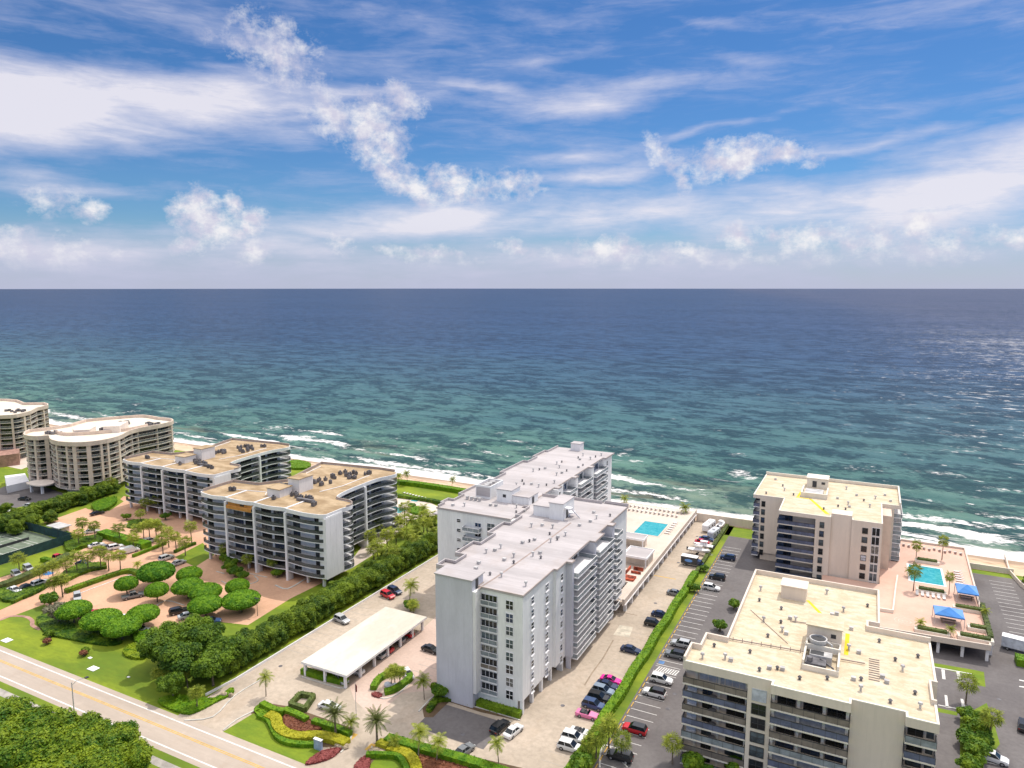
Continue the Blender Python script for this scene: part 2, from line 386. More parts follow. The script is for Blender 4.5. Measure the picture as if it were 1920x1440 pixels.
def smoothline(pts, closed=False, k=5):
    n = len(pts); out = []
    for i in range(n if closed else n - 1):
        p0 = pts[(i - 1) % n] if (closed or i) else pts[0]; p1 = pts[i]; p2 = pts[(i + 1) % n]; p3 = pts[(i + 2) % n] if (closed or i < n - 2) else pts[-1]
        for j in range(k):
            t = j / k
            out.append(tuple(.5 * (2 * p1[a] + (p2[a] - p0[a]) * t + (2 * p0[a] - 5 * p1[a] + 4 * p2[a] - p3[a]) * t * t + (3 * p1[a] - p0[a] - 3 * p2[a] + p3[a]) * t ** 3) for a in (0, 1)))
    if not closed: out.append(tuple(pts[-1]))
    return out
def offset(poly, d):
    """grow a counter-clockwise polygon outwards by d"""
    n = len(poly); out = []
    for i in range(n):
        a, p, b = poly[i - 1], poly[i], poly[(i + 1) % n]
        d1 = Vector((p[0] - a[0], p[1] - a[1])).normalized(); d2 = Vector((b[0] - p[0], b[1] - p[1])).normalized()
        n1 = Vector((d1.y, -d1.x)); n2 = Vector((d2.y, -d2.x)); nn = (n1 + n2)
        nn = nn.normalized() if nn.length > .2 else n1
        k = 1. / max(.6, nn.dot(n1)); out.append((p[0] + nn.x * d * k, p[1] + nn.y * d * k))
    return out

# ---------------------------------------------------------------- ground, roads, beach, sea
def sheet(name, poly, lvl, m, px=True, kind='structure', z=0.):
    pts = [G(*p, z) for p in poly] if px else poly
    b = MB(); a = sum(pts[i][0] * pts[(i + 1) % len(pts)][1] - pts[(i + 1) % len(pts)][0] * pts[i][1] for i in range(len(pts)))
    if a < 0: pts = pts[::-1]
    b.face([(x, y, z + .004 * lvl) for x, y in pts])
    return struct(name, b, m, kind)
def rect(x0, x1, y0, y1): return [(x0, y0), (x1, y0), (x1, y1), (x0, y1)]
b = MB(); b.face([(-1600, -700, 0), (1600, -700, 0), (1600, 240, 0), (-1600, 240, 0)]); struct('ground', b, 'grass')
# beach: sand falling to the water
m = bpy.data.materials.new('sand'); m.use_nodes = True; n = NT(m.node_tree); bs = n.n['Principled BSDF']
gp = n.new('ShaderNodeNewGeometry').outputs['Position']; sx = n.new('ShaderNodeSeparateXYZ'); n.put(sx.inputs[0], gp)
yy = n.math('ADD', sx.outputs[1], n.math('MULTIPLY', n.math('SUBTRACT', n.noise(gp, .06, 3.), .5), 9.))
dry = n.mix(n.ramp(n.noise(gp, .25, 4.), .35, .65), (.70, .50, .34), (.60, .42, .28))
cc = n.mix(n.ramp(yy, 249.5, 252.5), dry, (.36, .25, .17))
weed = n.math('MULTIPLY', n.ramp(n.math('ABSOLUTE', n.math('SUBTRACT', yy, 249.), 0.), 0., 1.6, 1., 0.), n.ramp(n.noise(n.mapv(gp, scale=(.3, 1, 1)), .8, 5.), .42, .62, 0., .75))
n.put(bs.inputs['Base Color'], n.mix(weed, cc, (.20, .10, .05))); bs.inputs['Roughness'].default_value = .9
M['sand'] = m
b = MB(); ys = [(240, 0), (246, -.02), (250, -.25), (256, -.7), (266, -1.6), (300, -4)]
for i in range(len(ys) - 1):
    b.face([(-1600, ys[i][0], ys[i][1]), (1600, ys[i][0], ys[i][1]), (1600, ys[i + 1][0], ys[i + 1][1]), (-1600, ys[i + 1][0], ys[i + 1][1])])
struct('beach', b, 'sand')
# sea
m = bpy.data.materials.new('sea_water'); m.use_nodes = True; n = NT(m.node_tree); bs = n.n['Principled BSDF']
gp = n.new('ShaderNodeNewGeometry').outputs['Position']; sx = n.new('ShaderNodeSeparateXYZ'); n.put(sx.inputs[0], gp)
big = n.noise(n.mapv(gp, scale=(.4, 1., 1.)), .010, 4., .55)
y0 = n.math('ADD', sx.outputs[1], n.math('MULTIPLY', n.math('SUBTRACT', big, .5), 260.))
yl = n.math('LOGARITHM', n.math('MAXIMUM', y0, 150.), 10.)
cr = n.new('ShaderNodeValToRGB'); n.put(cr.inputs[0], n.ramp(yl, 2.36, 4.3, 0., 1., False))
el_ = cr.color_ramp.elements
for i, (p_, c_) in enumerate([(0., (.110, .155, .130)), (.055, (.045, .115, .105)), (.13, (.028, .084, .104)), (.20, (.019, .060, .100)), (.30, (.012, .040, .096)), (.45, (.010, .032, .088)), (1., (.010, .026, .076))]):
    e = el_[i] if i < 2 else el_.new(p_)
    e.position = p_; e.color = (*c_, 1)
glint_w = n.ramp(n.math('ADD', sx.outputs[0], n.math('MULTIPLY', sx.outputs[1], .18)), -100., 900., 0., .5)
wcol = n.mix(glint_w, cr.outputs[0], (.045, .048, .082))  # violet-grey of the sun glint mixed into the water colour
# seaweed / reef patches close in
reef = n.math('MULTIPLY', n.ramp(n.noise(n.mapv(gp, scale=(.35, 1., 1.)), .045, 4., .6), .56, .68), n.ramp(sx.outputs[1], 330., 262., 0., .75))
col = n.mix(reef, wcol, (.060, .052, .036))
# wave texture: chop in bands running along the coast, sizes from 60 m down to 1 m
rot = n.mapv(gp, rot=(0, 0, R(8)))
wv = n.noise(n.mapv(rot, scale=(.62, 1., 1.)), .060, 7., .64, .3)
wv2 = n.noise(n.mapv(rot, scale=(.75, 1., 1.)), .26, 5., .65)
wv5 = n.noise(n.mapv(rot, scale=(.7, 1., 1.)), .75, 4., .7)
wv3 = n.noise(n.mapv(rot, scale=(.6, 1., 1.)), .014, 7., .74)
wv4 = n.noise(n.mapv(gp, scale=(.45, 1., 1.)), .0026, 9., .78)
tone = n.math('ADD', n.math('ADD', n.math('MULTIPLY', wv, .44), n.math('MULTIPLY', wv4, .18)), n.math('ADD', n.math('ADD', n.math('MULTIPLY', wv2, .24), n.math('MULTIPLY', n.math('SUBTRACT', wv5, .5), .10)), n.math('MULTIPLY', wv3, .14)))
col = n.mix(n.ramp(tone, .462, .538, 0., .95), n.mix(1., col, (2.5, 1.9, 1.6), 'MULTIPLY'), n.mix(.72, col, (.20, .42, .46), 'MULTIPLY'))  # crest highlights and dark wave bands painted into the water colour
# foam: surf line, breakers, far white caps; also sun glitter painted as specks
FO = [(1, 1070, 250.5, 0, 0)]
fl = []
for px, py, rx, ry, st in [(520, 800, 26, 5, 1.), (560, 805, 16, 3, .9), (640, 830, 10, 2.5, .8), (480, 790, 14, 3, .8), (700, 825, 30, 5, .8), (610, 808, 30, 5, .9),
      (820, 835, 12, 3, 1.), (875, 830, 10, 3, 1.), (800, 870, 16, 3, .9), (970, 825, 20, 2.5, 1.1), (1000, 838, 24, 5, .9), (940, 810, 10, 2, .9), (1065, 802, 12, 1.6, .8), (1180, 840, 12, 3, 1.), (1165, 850, 14, 4, 1.1), (1190, 862, 14, 3, 1.1),
      (1385, 850, 14, 4, .9), (1385, 885, 17, 7, 1.25), (1400, 893, 12, 4, 1.2), (740, 820, 8, 2, .8), (230, 772, 14, 3, .9), (370, 795, 16, 4, .8), (255, 757, 10, 1.6, 1.), (330, 763, 5, 1.2, 1.), (250, 770, 14, 3, .9),
      (680, 840, 20, 3, .8), (1500, 790, 12, 3, .7), (1260, 945, 12, 2, .6), (1760, 885, 50, 3.5, .95), (1880, 915, 30, 3, 1.), (1600, 875, 20, 4, .8), (1640, 880, 20, 3, .8), (1750, 965, 26, 3, .85), (1850, 960, 20, 3, .7), (1700, 935, 24, 3, .6), (1540, 870, 12, 3, .7),
      (1250, 750, 12, 2, .6), (1500, 755, 16, 2, .7), (1590, 795, 18, 2, .8), (1700, 770, 14, 2, .7), (1810, 815, 40, 3, .9), (1820, 840, 40, 3, .8), (1640, 845, 26, 2.4, .7), (1350, 805, 16, 2, .6), (150, 710, 8, 1.5, .9), (760, 975, 1, 1, 0.)]:
    x, y = G(px, py); k = math.hypot(x, y) / 200.
    fl.append((x, y, rx * .28 * k + 3, ry * .75 * k * k + 1.2, 0, st * 1.15))
fw = n.new('ShaderNodeTexNoise'); n.put(fw.inputs[0], gp); fw.inputs['Scale'].default_value = .12; fw.inputs['Detail'].default_value = 4
fv = n.new('ShaderNodeVectorMath', operation='MULTIPLY_ADD'); n.put(fv.inputs[0], fw.outputs['Color']); fv.inputs[1].default_value = (10, 6, 0)
fv2 = n.new('ShaderNodeVectorMath', operation='SUBTRACT'); n.put(fv2.inputs[0], gp); fv2.inputs[1].default_value = (5, 3, 0); n.put(fv.inputs[2], fv2.outputs[0])
fm = n.blobs(fv.outputs[0], fl)
fn = n.noise(n.mapv(gp, scale=(.7, 1.2, 1.)), .5, 7., .74)
foam1 = n.ramp(n.math('ADD', fm, n.math('MULTIPLY', n.math('SUBTRACT', fn, .5), 1.9)), .38, .72)
# swell trains running in to the beach, and the breakers on their crests
ph = n.math('MULTIPLY', n.math('ADD', n.math('ADD', sx.outputs[1], n.math('MULTIPLY', sx.outputs[0], .10)), n.math('MULTIPLY', n.noise(n.mapv(gp, scale=(.55, 1, 1)), .022, 4., .6), 46.)), 6.2832 / 15.)
crest = n.math('SINE', ph)
ph2 = n.math('MULTIPLY', n.math('ADD', n.math('SUBTRACT', sx.outputs[1], n.math('MULTIPLY', sx.outputs[0], .16)), n.math('MULTIPLY', n.noise(n.mapv(gp, scale=(.6, 1, 1)), .009, 5., .62), 150.)), 6.2832 / 38.)
crest2 = n.math('SINE', ph2)
patch = n.noise(n.mapv(gp, scale=(.55, 1, 1)), .028, 4., .6)
brk = n.math('ADD', n.math('MULTIPLY', crest, .30), n.math('ADD', n.math('MULTIPLY', n.math('SUBTRACT', patch, .5), 2.2), n.math('MULTIPLY', n.math('SUBTRACT', fn, .5), 1.6)))
brk = n.math('MULTIPLY', n.ramp(n.math('ADD', brk, n.ramp(sx.outputs[1], 345., 262., -.30, .20)), .33, .58), n.ramp(sx.outputs[1], 400., 330., 0., 1.))
# line breakers parallel to the beach
ysh = n.math('ADD', sx.outputs[1], n.math('MULTIPLY', n.math('SUBTRACT', n.noise(n.mapv(gp, scale=(1, .3, 1)), .022, 3.), .5), 16.))
surf = n.ramp(ysh, 268., 257., 0., 1.)
surf = n.ramp(n.math('ADD', surf, n.math('MULTIPLY', n.math('SUBTRACT', fn, .5), 1.25)), .30, .72)
ln = n.noise(n.mapv(gp, scale=(.12, 1., 1.)), .085, 4., .6)
lines = n.math('MULTIPLY', n.ramp(n.math('ABSOLUTE', n.math('SUBTRACT', ln, .585)), 0., .016, 1., 0.), n.math('MULTIPLY', n.ramp(sx.outputs[1], 350., 275., 0., 1.), n.ramp(n.math('ADD', n.noise(n.mapv(gp, scale=(.5, 1, 1)), .03, 3.), n.math('MULTIPLY', fn, .5)), .74, .92)))
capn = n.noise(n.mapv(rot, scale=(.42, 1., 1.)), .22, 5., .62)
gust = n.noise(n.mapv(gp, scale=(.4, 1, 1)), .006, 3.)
# right hand side: sun glitter painted as extra white specks among the crests
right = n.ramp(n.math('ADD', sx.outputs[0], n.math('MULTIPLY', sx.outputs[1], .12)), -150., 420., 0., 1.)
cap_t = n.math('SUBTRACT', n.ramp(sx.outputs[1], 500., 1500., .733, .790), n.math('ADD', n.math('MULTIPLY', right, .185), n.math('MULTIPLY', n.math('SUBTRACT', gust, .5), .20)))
glitter_n3 = n.noise(n.mapv(rot, scale=(.5, 1., 1.)), .11, 7., .72)
caps = n.math('MAXIMUM', n.math('MULTIPLY', n.ramp(n.math('SUBTRACT', capn, cap_t), 0., .03), .85), n.math('MULTIPLY', n.ramp(n.math('SUBTRACT', glitter_n3, cap_t), -.03, .0), n.math('MULTIPLY', right, .75)))
glitter_n = n.noise(n.mapv(rot, scale=(.40, 1., 1.)), .075, 7., .74)
glitter = n.math('MULTIPLY', n.ramp(n.math('SUBTRACT', glitter_n, cap_t), -.035, .01), n.math('MULTIPLY', right, .6))
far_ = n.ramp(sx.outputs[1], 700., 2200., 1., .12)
caps = n.math('MULTIPLY', caps, far_); glitter = n.math('MULTIPLY', glitter, far_)
sw = n.math('ADD', n.math('MULTIPLY', n.math('ADD', crest, 1.), n.ramp(sx.outputs[1], 260., 520., .34, 0.)), n.math('MULTIPLY', n.math('ADD', crest2, 1.), n.ramp(sx.outputs[1], 260., 1600., .20, .06)))
col = n.mix(n.math('MULTIPLY', sw, .75), col, n.mix(1., col, (.30, .52, .55), 'MULTIPLY'))
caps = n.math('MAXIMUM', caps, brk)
foam = n.math('MAXIMUM', n.math('MAXIMUM', foam1, surf), n.math('MAXIMUM', lines, n.math('MAXIMUM', caps, glitter)))
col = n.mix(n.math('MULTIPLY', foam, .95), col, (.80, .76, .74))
n.put(bs.inputs['Base Color'], col)
n.put(bs.inputs['Roughness'], n.ramp(foam, 0., 1., .34, .85))
bs.inputs['Specular IOR Level'].default_value = .06
bp = n.new('ShaderNodeBump', i_Strength=.9, i_Distance=2.4)
hh = n.math('ADD', n.math('MULTIPLY', wv, 1.), n.math('ADD', n.math('MULTIPLY', wv2, .35), n.math('MULTIPLY', n.noise(gp, 1.2, 3., .6), .06)))
n.put(bp.inputs['Height'], hh); n.put(bs.inputs['Normal'], bp.outputs[0])
M['sea_water'] = m
b = MB(); b.face([(-60000, 244, -.6), (60000, 244, -.6), (60000, 90000, -.6), (-60000, 90000, -.6)])
struct('sea', b, 'sea_water')

sheet('road', rect(-1500, 1500, 76.3, 84.9), 1, 'road_asphalt', False)
b = MB()
for a_, c_ in ((83.45, 83.75), (77.3, 77.6)):
    b.face([(-1500, a_, .01), (1500, a_, .01), (1500, c_, .01), (-1500, c_, .01)])
struct('edge_line', b, 'line_white')
b = MB()
for a_, c_ in ((80.8, 80.98), (81.14, 81.32)):
    b.face([(-1500, a_, .01), (1500, a_, .01), (1500, c_, .01), (-1500, c_, .01)])
struct('centre_line', b, 'line_yellow')
sheet('sidewalk', rect(-1500, 1500, 73.2, 74.8), 1, 'sidewalk', False)
# middle plot: concrete yard between tree hedge and low hedge
sheet('concrete_yard', rect(-115.4, -41.2, 84.9, 247.2), 1, 'concrete_lot', False)
sheet('pink_paving', [(655, 1285), (800, 1172), (824, 1150), (824, 1292), (755, 1300), (700, 1345), (664, 1312)], 2, 'paver_pink')
sheet('asphalt_court', rect(-72.3, -57.6, 102.6, 111.4), 2, 'asphalt', False)
sheet('concrete_patch', [(1162, 1172), (1187, 1176), (1180, 1195), (1150, 1190)], 2, 'concrete_patch')
sheet('lawn', [(418, 1372), (476, 1337), (495, 1350), (508, 1372), (530, 1388), (560, 1396), (602, 1399), (598, 1412), (572, 1433)], 3, 'grass_bright')
sheet('lawn', [(690, 1440), (702, 1424), (735, 1421), (765, 1440), (770, 1470), (690, 1470)], 3, 'grass_bright')
sheet('planting_soil', [(470, 1337), (500, 1318), (545, 1325), (660, 1365), (656, 1390), (620, 1402), (560, 1396), (520, 1385)], 2, 'soil')
sheet('planting_soil', [(668, 1440), (700, 1395), (728, 1378), (850, 1410), (980, 1440), (980, 1480), (660, 1480)], 2, 'soil')
sheet('planting_soil', [(792, 1328), (830, 1296), (860, 1300), (980, 1338), (975, 1352), (900, 1335), (842, 1316), (812, 1345), (795, 1345)], 3, 'soil')
b = MB()
for i in range(9):
    y = 113.5 + 3.1 * i; b.face([(-115, y, .01), (-109.6, y, .01), (-109.6, y + .12, .01), (-115, y + .12, .01)])
for i in range(6):
    y = 116.2 + 2.75 * i; b.face([(-84.6, y, .014), (-79.0, y, .014), (-79.0, y + .13, .014), (-84.6, y + .13, .014)])
for i in range(34):
    y = 96.5 + 2.75 * i
    if y < 190: b.face([(-47.2, y, .01), (-42.2, y, .01), (-42.2, y + .09, .01), (-47.2, y + .09, .01)])
struct('parking_lines', b, 'sidewalk')
b = MB(); b.face([(-52.2, 192.8, .01), (-45.4, 192.8, .01), (-45.4, 193.2, .01), (-52.2, 193.2, .01)])
for px, py in ((660, 1378), (695, 1398)):
    x, y = G(px, py); b.face([(x - .3, y - 1.4, .012), (x + .9, y - 1.4, .012), (x + .9, y + .6, .012), (x - .3, y + .6, .012)])
struct('yellow_markings', b, 'line_yellow')
# oil streaks and mended cracks in the yard
b = MB()
for pts in ([(1150, 1200), (1130, 1235), (1110, 1262), (1096, 1285)], [(1140, 1152), (1165, 1148), (1195, 1154)]):
    q = [G(*p) for p in pts]
    for i in range(len(q) - 1):
        (x0, y0_), (x1, y1_) = q[i], q[i + 1]; d = Vector((x1 - x0, y1_ - y0_)).normalized() * .16
        b.face([(x0 - d.y, y0_ + d.x, .012), (x0 + d.y, y0_ - d.x, .012), (x1 + d.y, y1_ - d.x, .012), (x1 - d.y, y1_ + d.x, .012)])
mk('yard_stain', (.34, .26, .19), **W_); struct('crack_repair', b, 'yard_stain')
# right hand plot
sheet('asphalt_yard', rect(-38.4, 75, 92, 236.5), 1, 'asphalt', False)
b = MB()
for i in range(50):
    y = 98.1 + 2.6 * i
    if 140 < y < 147: continue
    b.face([(-37.8, y, .012), (-32.6, y, .012), (-32.6, y + .14, .012), (-37.8, y + .14, .012)])
for y in (141.6, 145.4): b.face([(-37.8, y, .012), (-32.6, y, .012), (-32.6, y + .16, .012), (-37.8, y + .16, .012)])
for i in range(9):
    x = -37.4 + .52 * i; b.face([(x, 142.6, .012), (x + .28, 142.6, .012), (x + .7, 144.6, .012), (x + .42, 144.6, .012)])
for y in (142.5, 144.65): b.face([(-37.8, y, .012), (-32.6, y, .012), (-32.6, y + .12, .012), (-37.8, y + .12, .012)])
for i in range(17):
    y = 190.5 + 2.6 * i; b.face([(34.0, y, .012), (39.4, y, .012), (39.4, y + .14, .012), (34.0, y + .14, .012)])
for q in ([(1765, 1255), (1771, 1256), (1773, 1274), (1767, 1273)], [(1793, 1259), (1799, 1260), (1804, 1279), (1797, 1278)],
          [(1771, 1303), (1776, 1304), (1779, 1327), (1773, 1326)], [(1801, 1310), (1806, 1311), (1812, 1330), (1804, 1329)],
          [(1752, 1250), (1822, 1263), (1822, 1264), (1752, 1251.4)], [(1759, 1321), (1800, 1329), (1800, 1330.4), (1759, 1322.4)],
          [(1911, 1274), (1925, 1277), (1925, 1279), (1911, 1276)], [(1911, 1286), (1925, 1288), (1925, 1290), (1911, 1288)],
          [(1822, 1421), (1880, 1435), (1880, 1437), (1822, 1423)]):
    b.face([(*G(*p), .012) for p in q][::-1])
struct('stall_lines', b, 'line_white')
b = MB()
for y in (139.4, 145.6): b.face([(-37.6, y + .3, .010), (-36.4, y + .3, .010), (-36.4, y + 1.6, .010), (-37.6, y + 1.6, .010)])
struct('accessible_bay_paint', b, 'blue_paint')
sheet('grass_strip', rect(-40.3, -38.4, 92, 247), 2, 'grass', False)
sheet('grass_strip', rect(-40, -29.5, 237, 246.5), 2, 'grass_bright', False)
sheet('grass_strip', [(1751, 1243), (1826, 1256), (1845, 1260), (1848, 1288), (1828, 1284), (1824, 1268), (1752, 1250)], 2, 'grass_bright')
sheet('grass_strip', [(1758, 1327), (1795, 1335), (1795, 1342), (1759, 1335)], 2, 'grass_bright')
sheet('grass_strip', [(1800, 1345), (1850, 1318), (1862, 1350), (1875, 1395), (1840, 1440), (1800, 1440)], 2, 'grass_bright')
sheet('grass_strip', rect(30.5, 40.5, 236.6, 240), 2, 'grass_bright', False)
# left hand plot: salmon paving
sheet('salmon_paving', [(-120, 1215), (0, 1164), (83, 1133), (110, 1150), (154, 1163), (221, 1163), (246, 1170), (258, 1190), (283, 1192), (346, 1168), (385, 1163), (465, 1172), (545, 1122),
      (640, 1075), (600, 1000), (440, 985), (300, 945), (232, 930), (205, 955), (162, 952), (82, 980), (112, 990), (140, 1008), (190, 1003), (190, 1012), (130, 1043), (0, 1083), (-120, 1120)], 1, 'paver_salmon')
sheet('lawn', [(45, 985), (80, 984), (120, 994), (128, 1006), (100, 1010)], 3, 'grass_bright')
sheet('lawn', [(150, 1010), (188, 1003), (188, 1016), (160, 1020)], 3, 'grass_bright')
sheet('lawn', [(328, 1045), (380, 1018), (402, 1040), (366, 1063)], 3, 'grass_bright')
sheet('lawn', [(236, 978), (250, 973), (300, 977), (306, 984), (258, 986)], 3, 'grass_bright')
sheet('lawn', [(150, 945), (215, 930), (232, 940), (205, 958), (165, 955)], 3, 'grass_bright')
sheet('lawn', [(0, 1120), (20, 1123), (25, 1133), (0, 1144), (-60, 1160), (-60, 1135)], 3, 'grass_bright')
sheet('sand_terrace', [(0, 840), (55, 830), (60, 872), (40, 880), (0, 872), (-60, 865)], 2, 'deck_cream')
sheet('lawn', [(0, 880), (50, 884), (45, 892), (20, 898), (0, 905), (-60, 915), (-60, 880)], 3, 'grass_bright')
sheet('service_court', [(8, 912), (60, 905), (120, 925), (150, 940), (120, 955), (60, 945), (0, 960), (-30, 930)], 2, 'asphalt')
# brick path edging the front lawn
b = MB(); q = smoothline([G(*p) for p in ((-40, 1172), (0, 1164), (20, 1157), (45, 1158), (56, 1165), (57, 1174), (72, 1182))])
b.strip(q, .9, 0, .05); struct('brick_path', b, 'brick')
# tennis court
b = MB(); b.face([(-290, 109, .004), (-228, 109, .004), (-228, 134, .004), (-290, 134, .004)]); struct('tennis_court_surface', b, 'court_green')
b = MB()
tx0, tx1, ty0, ty1 = -254.4, -231.6, 116.3, 128.2
def hl(x0, x1, y, t=.14): b.face([(x0, y, .01), (x1, y, .01), (x1, y + t, .01), (x0, y + t, .01)])
def vl(x, y0_, y1_, t=.14): b.face([(x, y0_, .011), (x + t, y0_, .011), (x + t, y1_, .011), (x, y1_, .011)])
for y in (ty0, ty0 + 1.4, ty1 - 1.4, ty1): hl(tx0, tx1, y)
for x in (tx0, tx1): vl(x, ty0, ty1)
for x in ((tx0 + tx1) / 2 - 6.1, (tx0 + tx1) / 2 + 6.1): vl(x, ty0 + 1.4, ty1 - 1.4)
hl((tx0 + tx1) / 2 - 6.1, (tx0 + tx1) / 2 + 6.1, (ty0 + ty1) / 2)
struct('court_lines', b, 'line_white')

def kerb(name_pts, h=.14, t=.28, name='kerb', m='kerb', closed=False):
    q = smoothline([G(*p) for p in name_pts], closed, 3); b = MB(); b.strip(q, t, 0, h, closed); return struct(name, b, m)
kerb([(345, 1352), (400, 1345), (440, 1306), (490, 1275)]); kerb([(420, 1370), (445, 1350), (478, 1333), (500, 1318)])
kerb([(640, 1412), (655, 1395), (662, 1375), (662, 1368)]); kerb([(696, 1400), (690, 1420), (672, 1440), (665, 1455)])
kerb([(786, 1335), (820, 1303), (850, 1317), (905, 1330), (975, 1352)])
kerb([(565, 1270), (636, 1291), (652, 1287)]); kerb([(697, 1300), (718, 1311), (745, 1303), (768, 1282), (765, 1270)])
kerb([(148, 1114), (250, 1077), (263, 1084)], m='line_white'); kerb([(440, 1055), (470, 1050), (492, 1041)], m='line_white', t=1.0)
kerb([(235, 982), (262, 987), (305, 985), (302, 978)]); kerb([(414, 1090), (430, 1096), (470, 1095), (485, 1088), (478, 1080)])
kerb([(515, 1098), (540, 1105), (580, 1082)], t=.5); kerb([(463, 1075), (500, 1083)]); kerb([(405, 1072), (420, 1076)])
kerb([(283, 1146), (310, 1127), (345, 1136)]); kerb([(120, 1150), (155, 1152)])
kerb([(1126, 1440), (1128, 1410), (1140, 1400), (1175, 1440)])

# ---------------------------------------------------------------- building helpers
WC = {}
def window(root, face, c, a, z, w_, h_, nx=2, nz=2, frame='white_trim', glass='glass', sill=None, name='window'):
    """window centred at a along the wall, on the wall plane c; face S looks to -y, E to +x, W to -x"""
    if glass == 'glass': glass = rnd.choice(('glass', 'glass', 'glass', 'glass', 'glass_grey', 'glass_blue', 'glass_curtain'))
    key = (face, round(w_, 2), round(h_, 2), nx, nz, frame, glass, sill, name)
    if key not in WC:
        fr = MB(); gl = MB()
        def put(mb, a0, a1, z0, z1, d0, d1):
            if face == 'S': mb.box(a0, a1, -d1, -d0, z0, z1)
            elif face == 'E': mb.box(d0, d1, a0, a1, z0, z1)
            else: mb.box(-d1, -d0, a0, a1, z0, z1)
        t = .09; hw, hh = w_ / 2, h_ / 2
        put(gl, -hw + .01, hw - .01, -hh + .01, hh - .01, .0, .03)
        put(fr, -hw - t, -hw, -hh - t, hh + t, 0, .1); put(fr, hw, hw + t, -hh - t, hh + t, 0, .1)
        put(fr, -hw, hw, -hh - t, -hh, 0, .1); put(fr, -hw, hw, hh, hh + t, 0, .1)
        for i in range(1, nx): x = -hw + w_ * i / nx; put(fr, x - .045, x + .045, -hh, hh, .02, .075)
        for i in range(1, nz): x = -hh + h_ * i / nz; put(fr, -hw, hw, x - .04, x + .04, .02, .07)
        if sill: put(fr, -hw - .15, hw + .15, -hh - t - .16, -hh - t - .002, 0, sill)
        WC[key] = (fr.mesh('window_frame', frame), gl.mesh('pane', glass))
    fm, gm = WC[key]
    loc = {'S': (a, c, z), 'E': (c, a, z), 'W': (c, a, z)}[face]
    o = link(name, fm, root, tuple(loc[i] - root.location[i] for i in range(3)))
    link('pane', gm, o)
    return o
def balcony(root, face, c, a0, a1, z, dep, slab='white_trim', rail='rail_grey', top='white_trim', hgt=1.05, side=True, solid=False):
    """slab top at z; face S/E"""
    sl_, rl, rt = MB(), MB(), MB()
    def put(mb, p0, p1, d0, d1, z0, z1):
        if face == 'S': mb.box(p0, p1, c - d1, c - d0, z0, z1)
        elif face == 'E': mb.box(c + d0, c + d1, p0, p1, z0, z1)
        else: mb.box(c - d1, c - d0, p0, p1, z0, z1)
    put(sl_, a0, a1, 0, dep, z - .24, z)
    put(rl, a0 + .02, a1 - .02, dep - .10, dep - .05, z + .06, z + hgt - .08)
    if side:
        put(rl, a0 + .03, a0 + .08, .02, dep - .1, z + .06, z + hgt - .08); put(rl, a1 - .08, a1 - .03, .02, dep - .1, z + .06, z + hgt - .08)
        put(rt, a0, a0 + .1, 0, dep - .13, z + hgt - .08, z + hgt); put(rt, a1 - .1, a1, 0, dep - .13, z + hgt - .08, z + hgt)
    put(rt, a0, a1, dep - .13, dep - .01, z + hgt - .08, z + hgt)
    k = max(1, int((a1 - a0) / 1.6))
    for i in range(k + 1):
        p = a0 + .03 + (a1 - a0 - .1) * i / k; put(rt, p, p + .05, dep - .12, dep - .04, z, z + hgt - .08)
    o = part('balcony', sl_, slab, root); subpart('railing', rt, top, o); subpart('rail_panel', rl, rail, o)
    return o
def roofvent(root, x, y, z, k):
    b_ = MB()
    k = (k + int(x * 7)) % 3 if rnd.random() < .4 else k
    if k == 0: b_.cyl(x, y, z, z + .75, .16, seg=8); b_.cyl(x, y, z + .75, z + 1.05, .38, .30, seg=10)
    elif k == 1: b_.box(x - .34, x + .34, y - .3, y + .3, z, z + .5); b_.box(x - .38, x + .38, y - .34, y + .34, z + .5, z + .58)
    else: b_.cyl(x, y, z, z + .45, .2, seg=8); b_.cyl(x, y, z + .45, z + .7, .34, .14, seg=10)
    part('roof_vent', b_, 'pale_metal' if k != 2 else 'duct', root)
def aircon(root, x, y, z, s=1.):
    b_ = MB(); b_.box(x - .55 * s, x + .55 * s, y - .5 * s, y + .5 * s, z + .12, z + 1.2 * s); part('condenser', b_, 'duct', root)
    c_ = root.children[-1] if False else None

# ---------------------------------------------------------------- centre tower (white, pink-grey roof)
HC = 24.0
tw = thing('apartment_tower', 'white stepped apartment tower with pinkish-grey roof in the middle of the picture', 'apartment building', (-66, 115, 0))
FW = [(-76.1, 117.2), (-66.0, 117.2), (-66.0, 115), (-55.8, 115), (-55.8, 129.4), (-55.1, 129.4), (-55.1, 134.6), (-57.2, 134.6), (-57.2, 167), (-55.3, 167), (-55.3, 177.4), (-79.5, 177.4)]
LJ = [(-79.5, 164), (-78, 164), (-78, 156.2), (-76.4, 156.2), (-76.4, 150), (-78.1, 150), (-78.1, 141.5), (-76.2, 141.5), (-76.2, 135), (-78.1, 135), (-78.1, 127), (-75.6, 127), (-75.6, 123), (-78.1, 123), (-78.1, 119.5), (-76.1, 119.5)]
RW = [(-100, 154), (-77.5, 154), (-77.5, 177), (-80.6, 177), (-80.6, 185.2), (-79.3, 185.2), (-79.3, 191), (-80.8, 191), (-80.8, 226.5), (-79.2, 226.5), (-79.2, 235), (-100, 235), (-100, 226), (-101.2, 226), (-101.2, 216), (-99.8, 216), (-99.8, 209), (-101.4, 209), (-101.4, 192), (-99.5, 192), (-99.5, 184), (-100.8, 184), (-100.8, 166), (-99.2, 166), (-99.2, 161), (-101, 161), (-101, 157), (-100, 157)]
b = MB(); b.prism(FW + LJ, 2.8, HC); part('wall', b, 'white_wall', tw)
b = MB(); b.prism(RW[:2] + [(-78.2, 154), (-78.2, 163.9), (-79.6, 163.9), (-79.6, 177.0)][1:] + RW[3:], 2.8, HC - .003); part('wall', b, 'white_wall', tw)
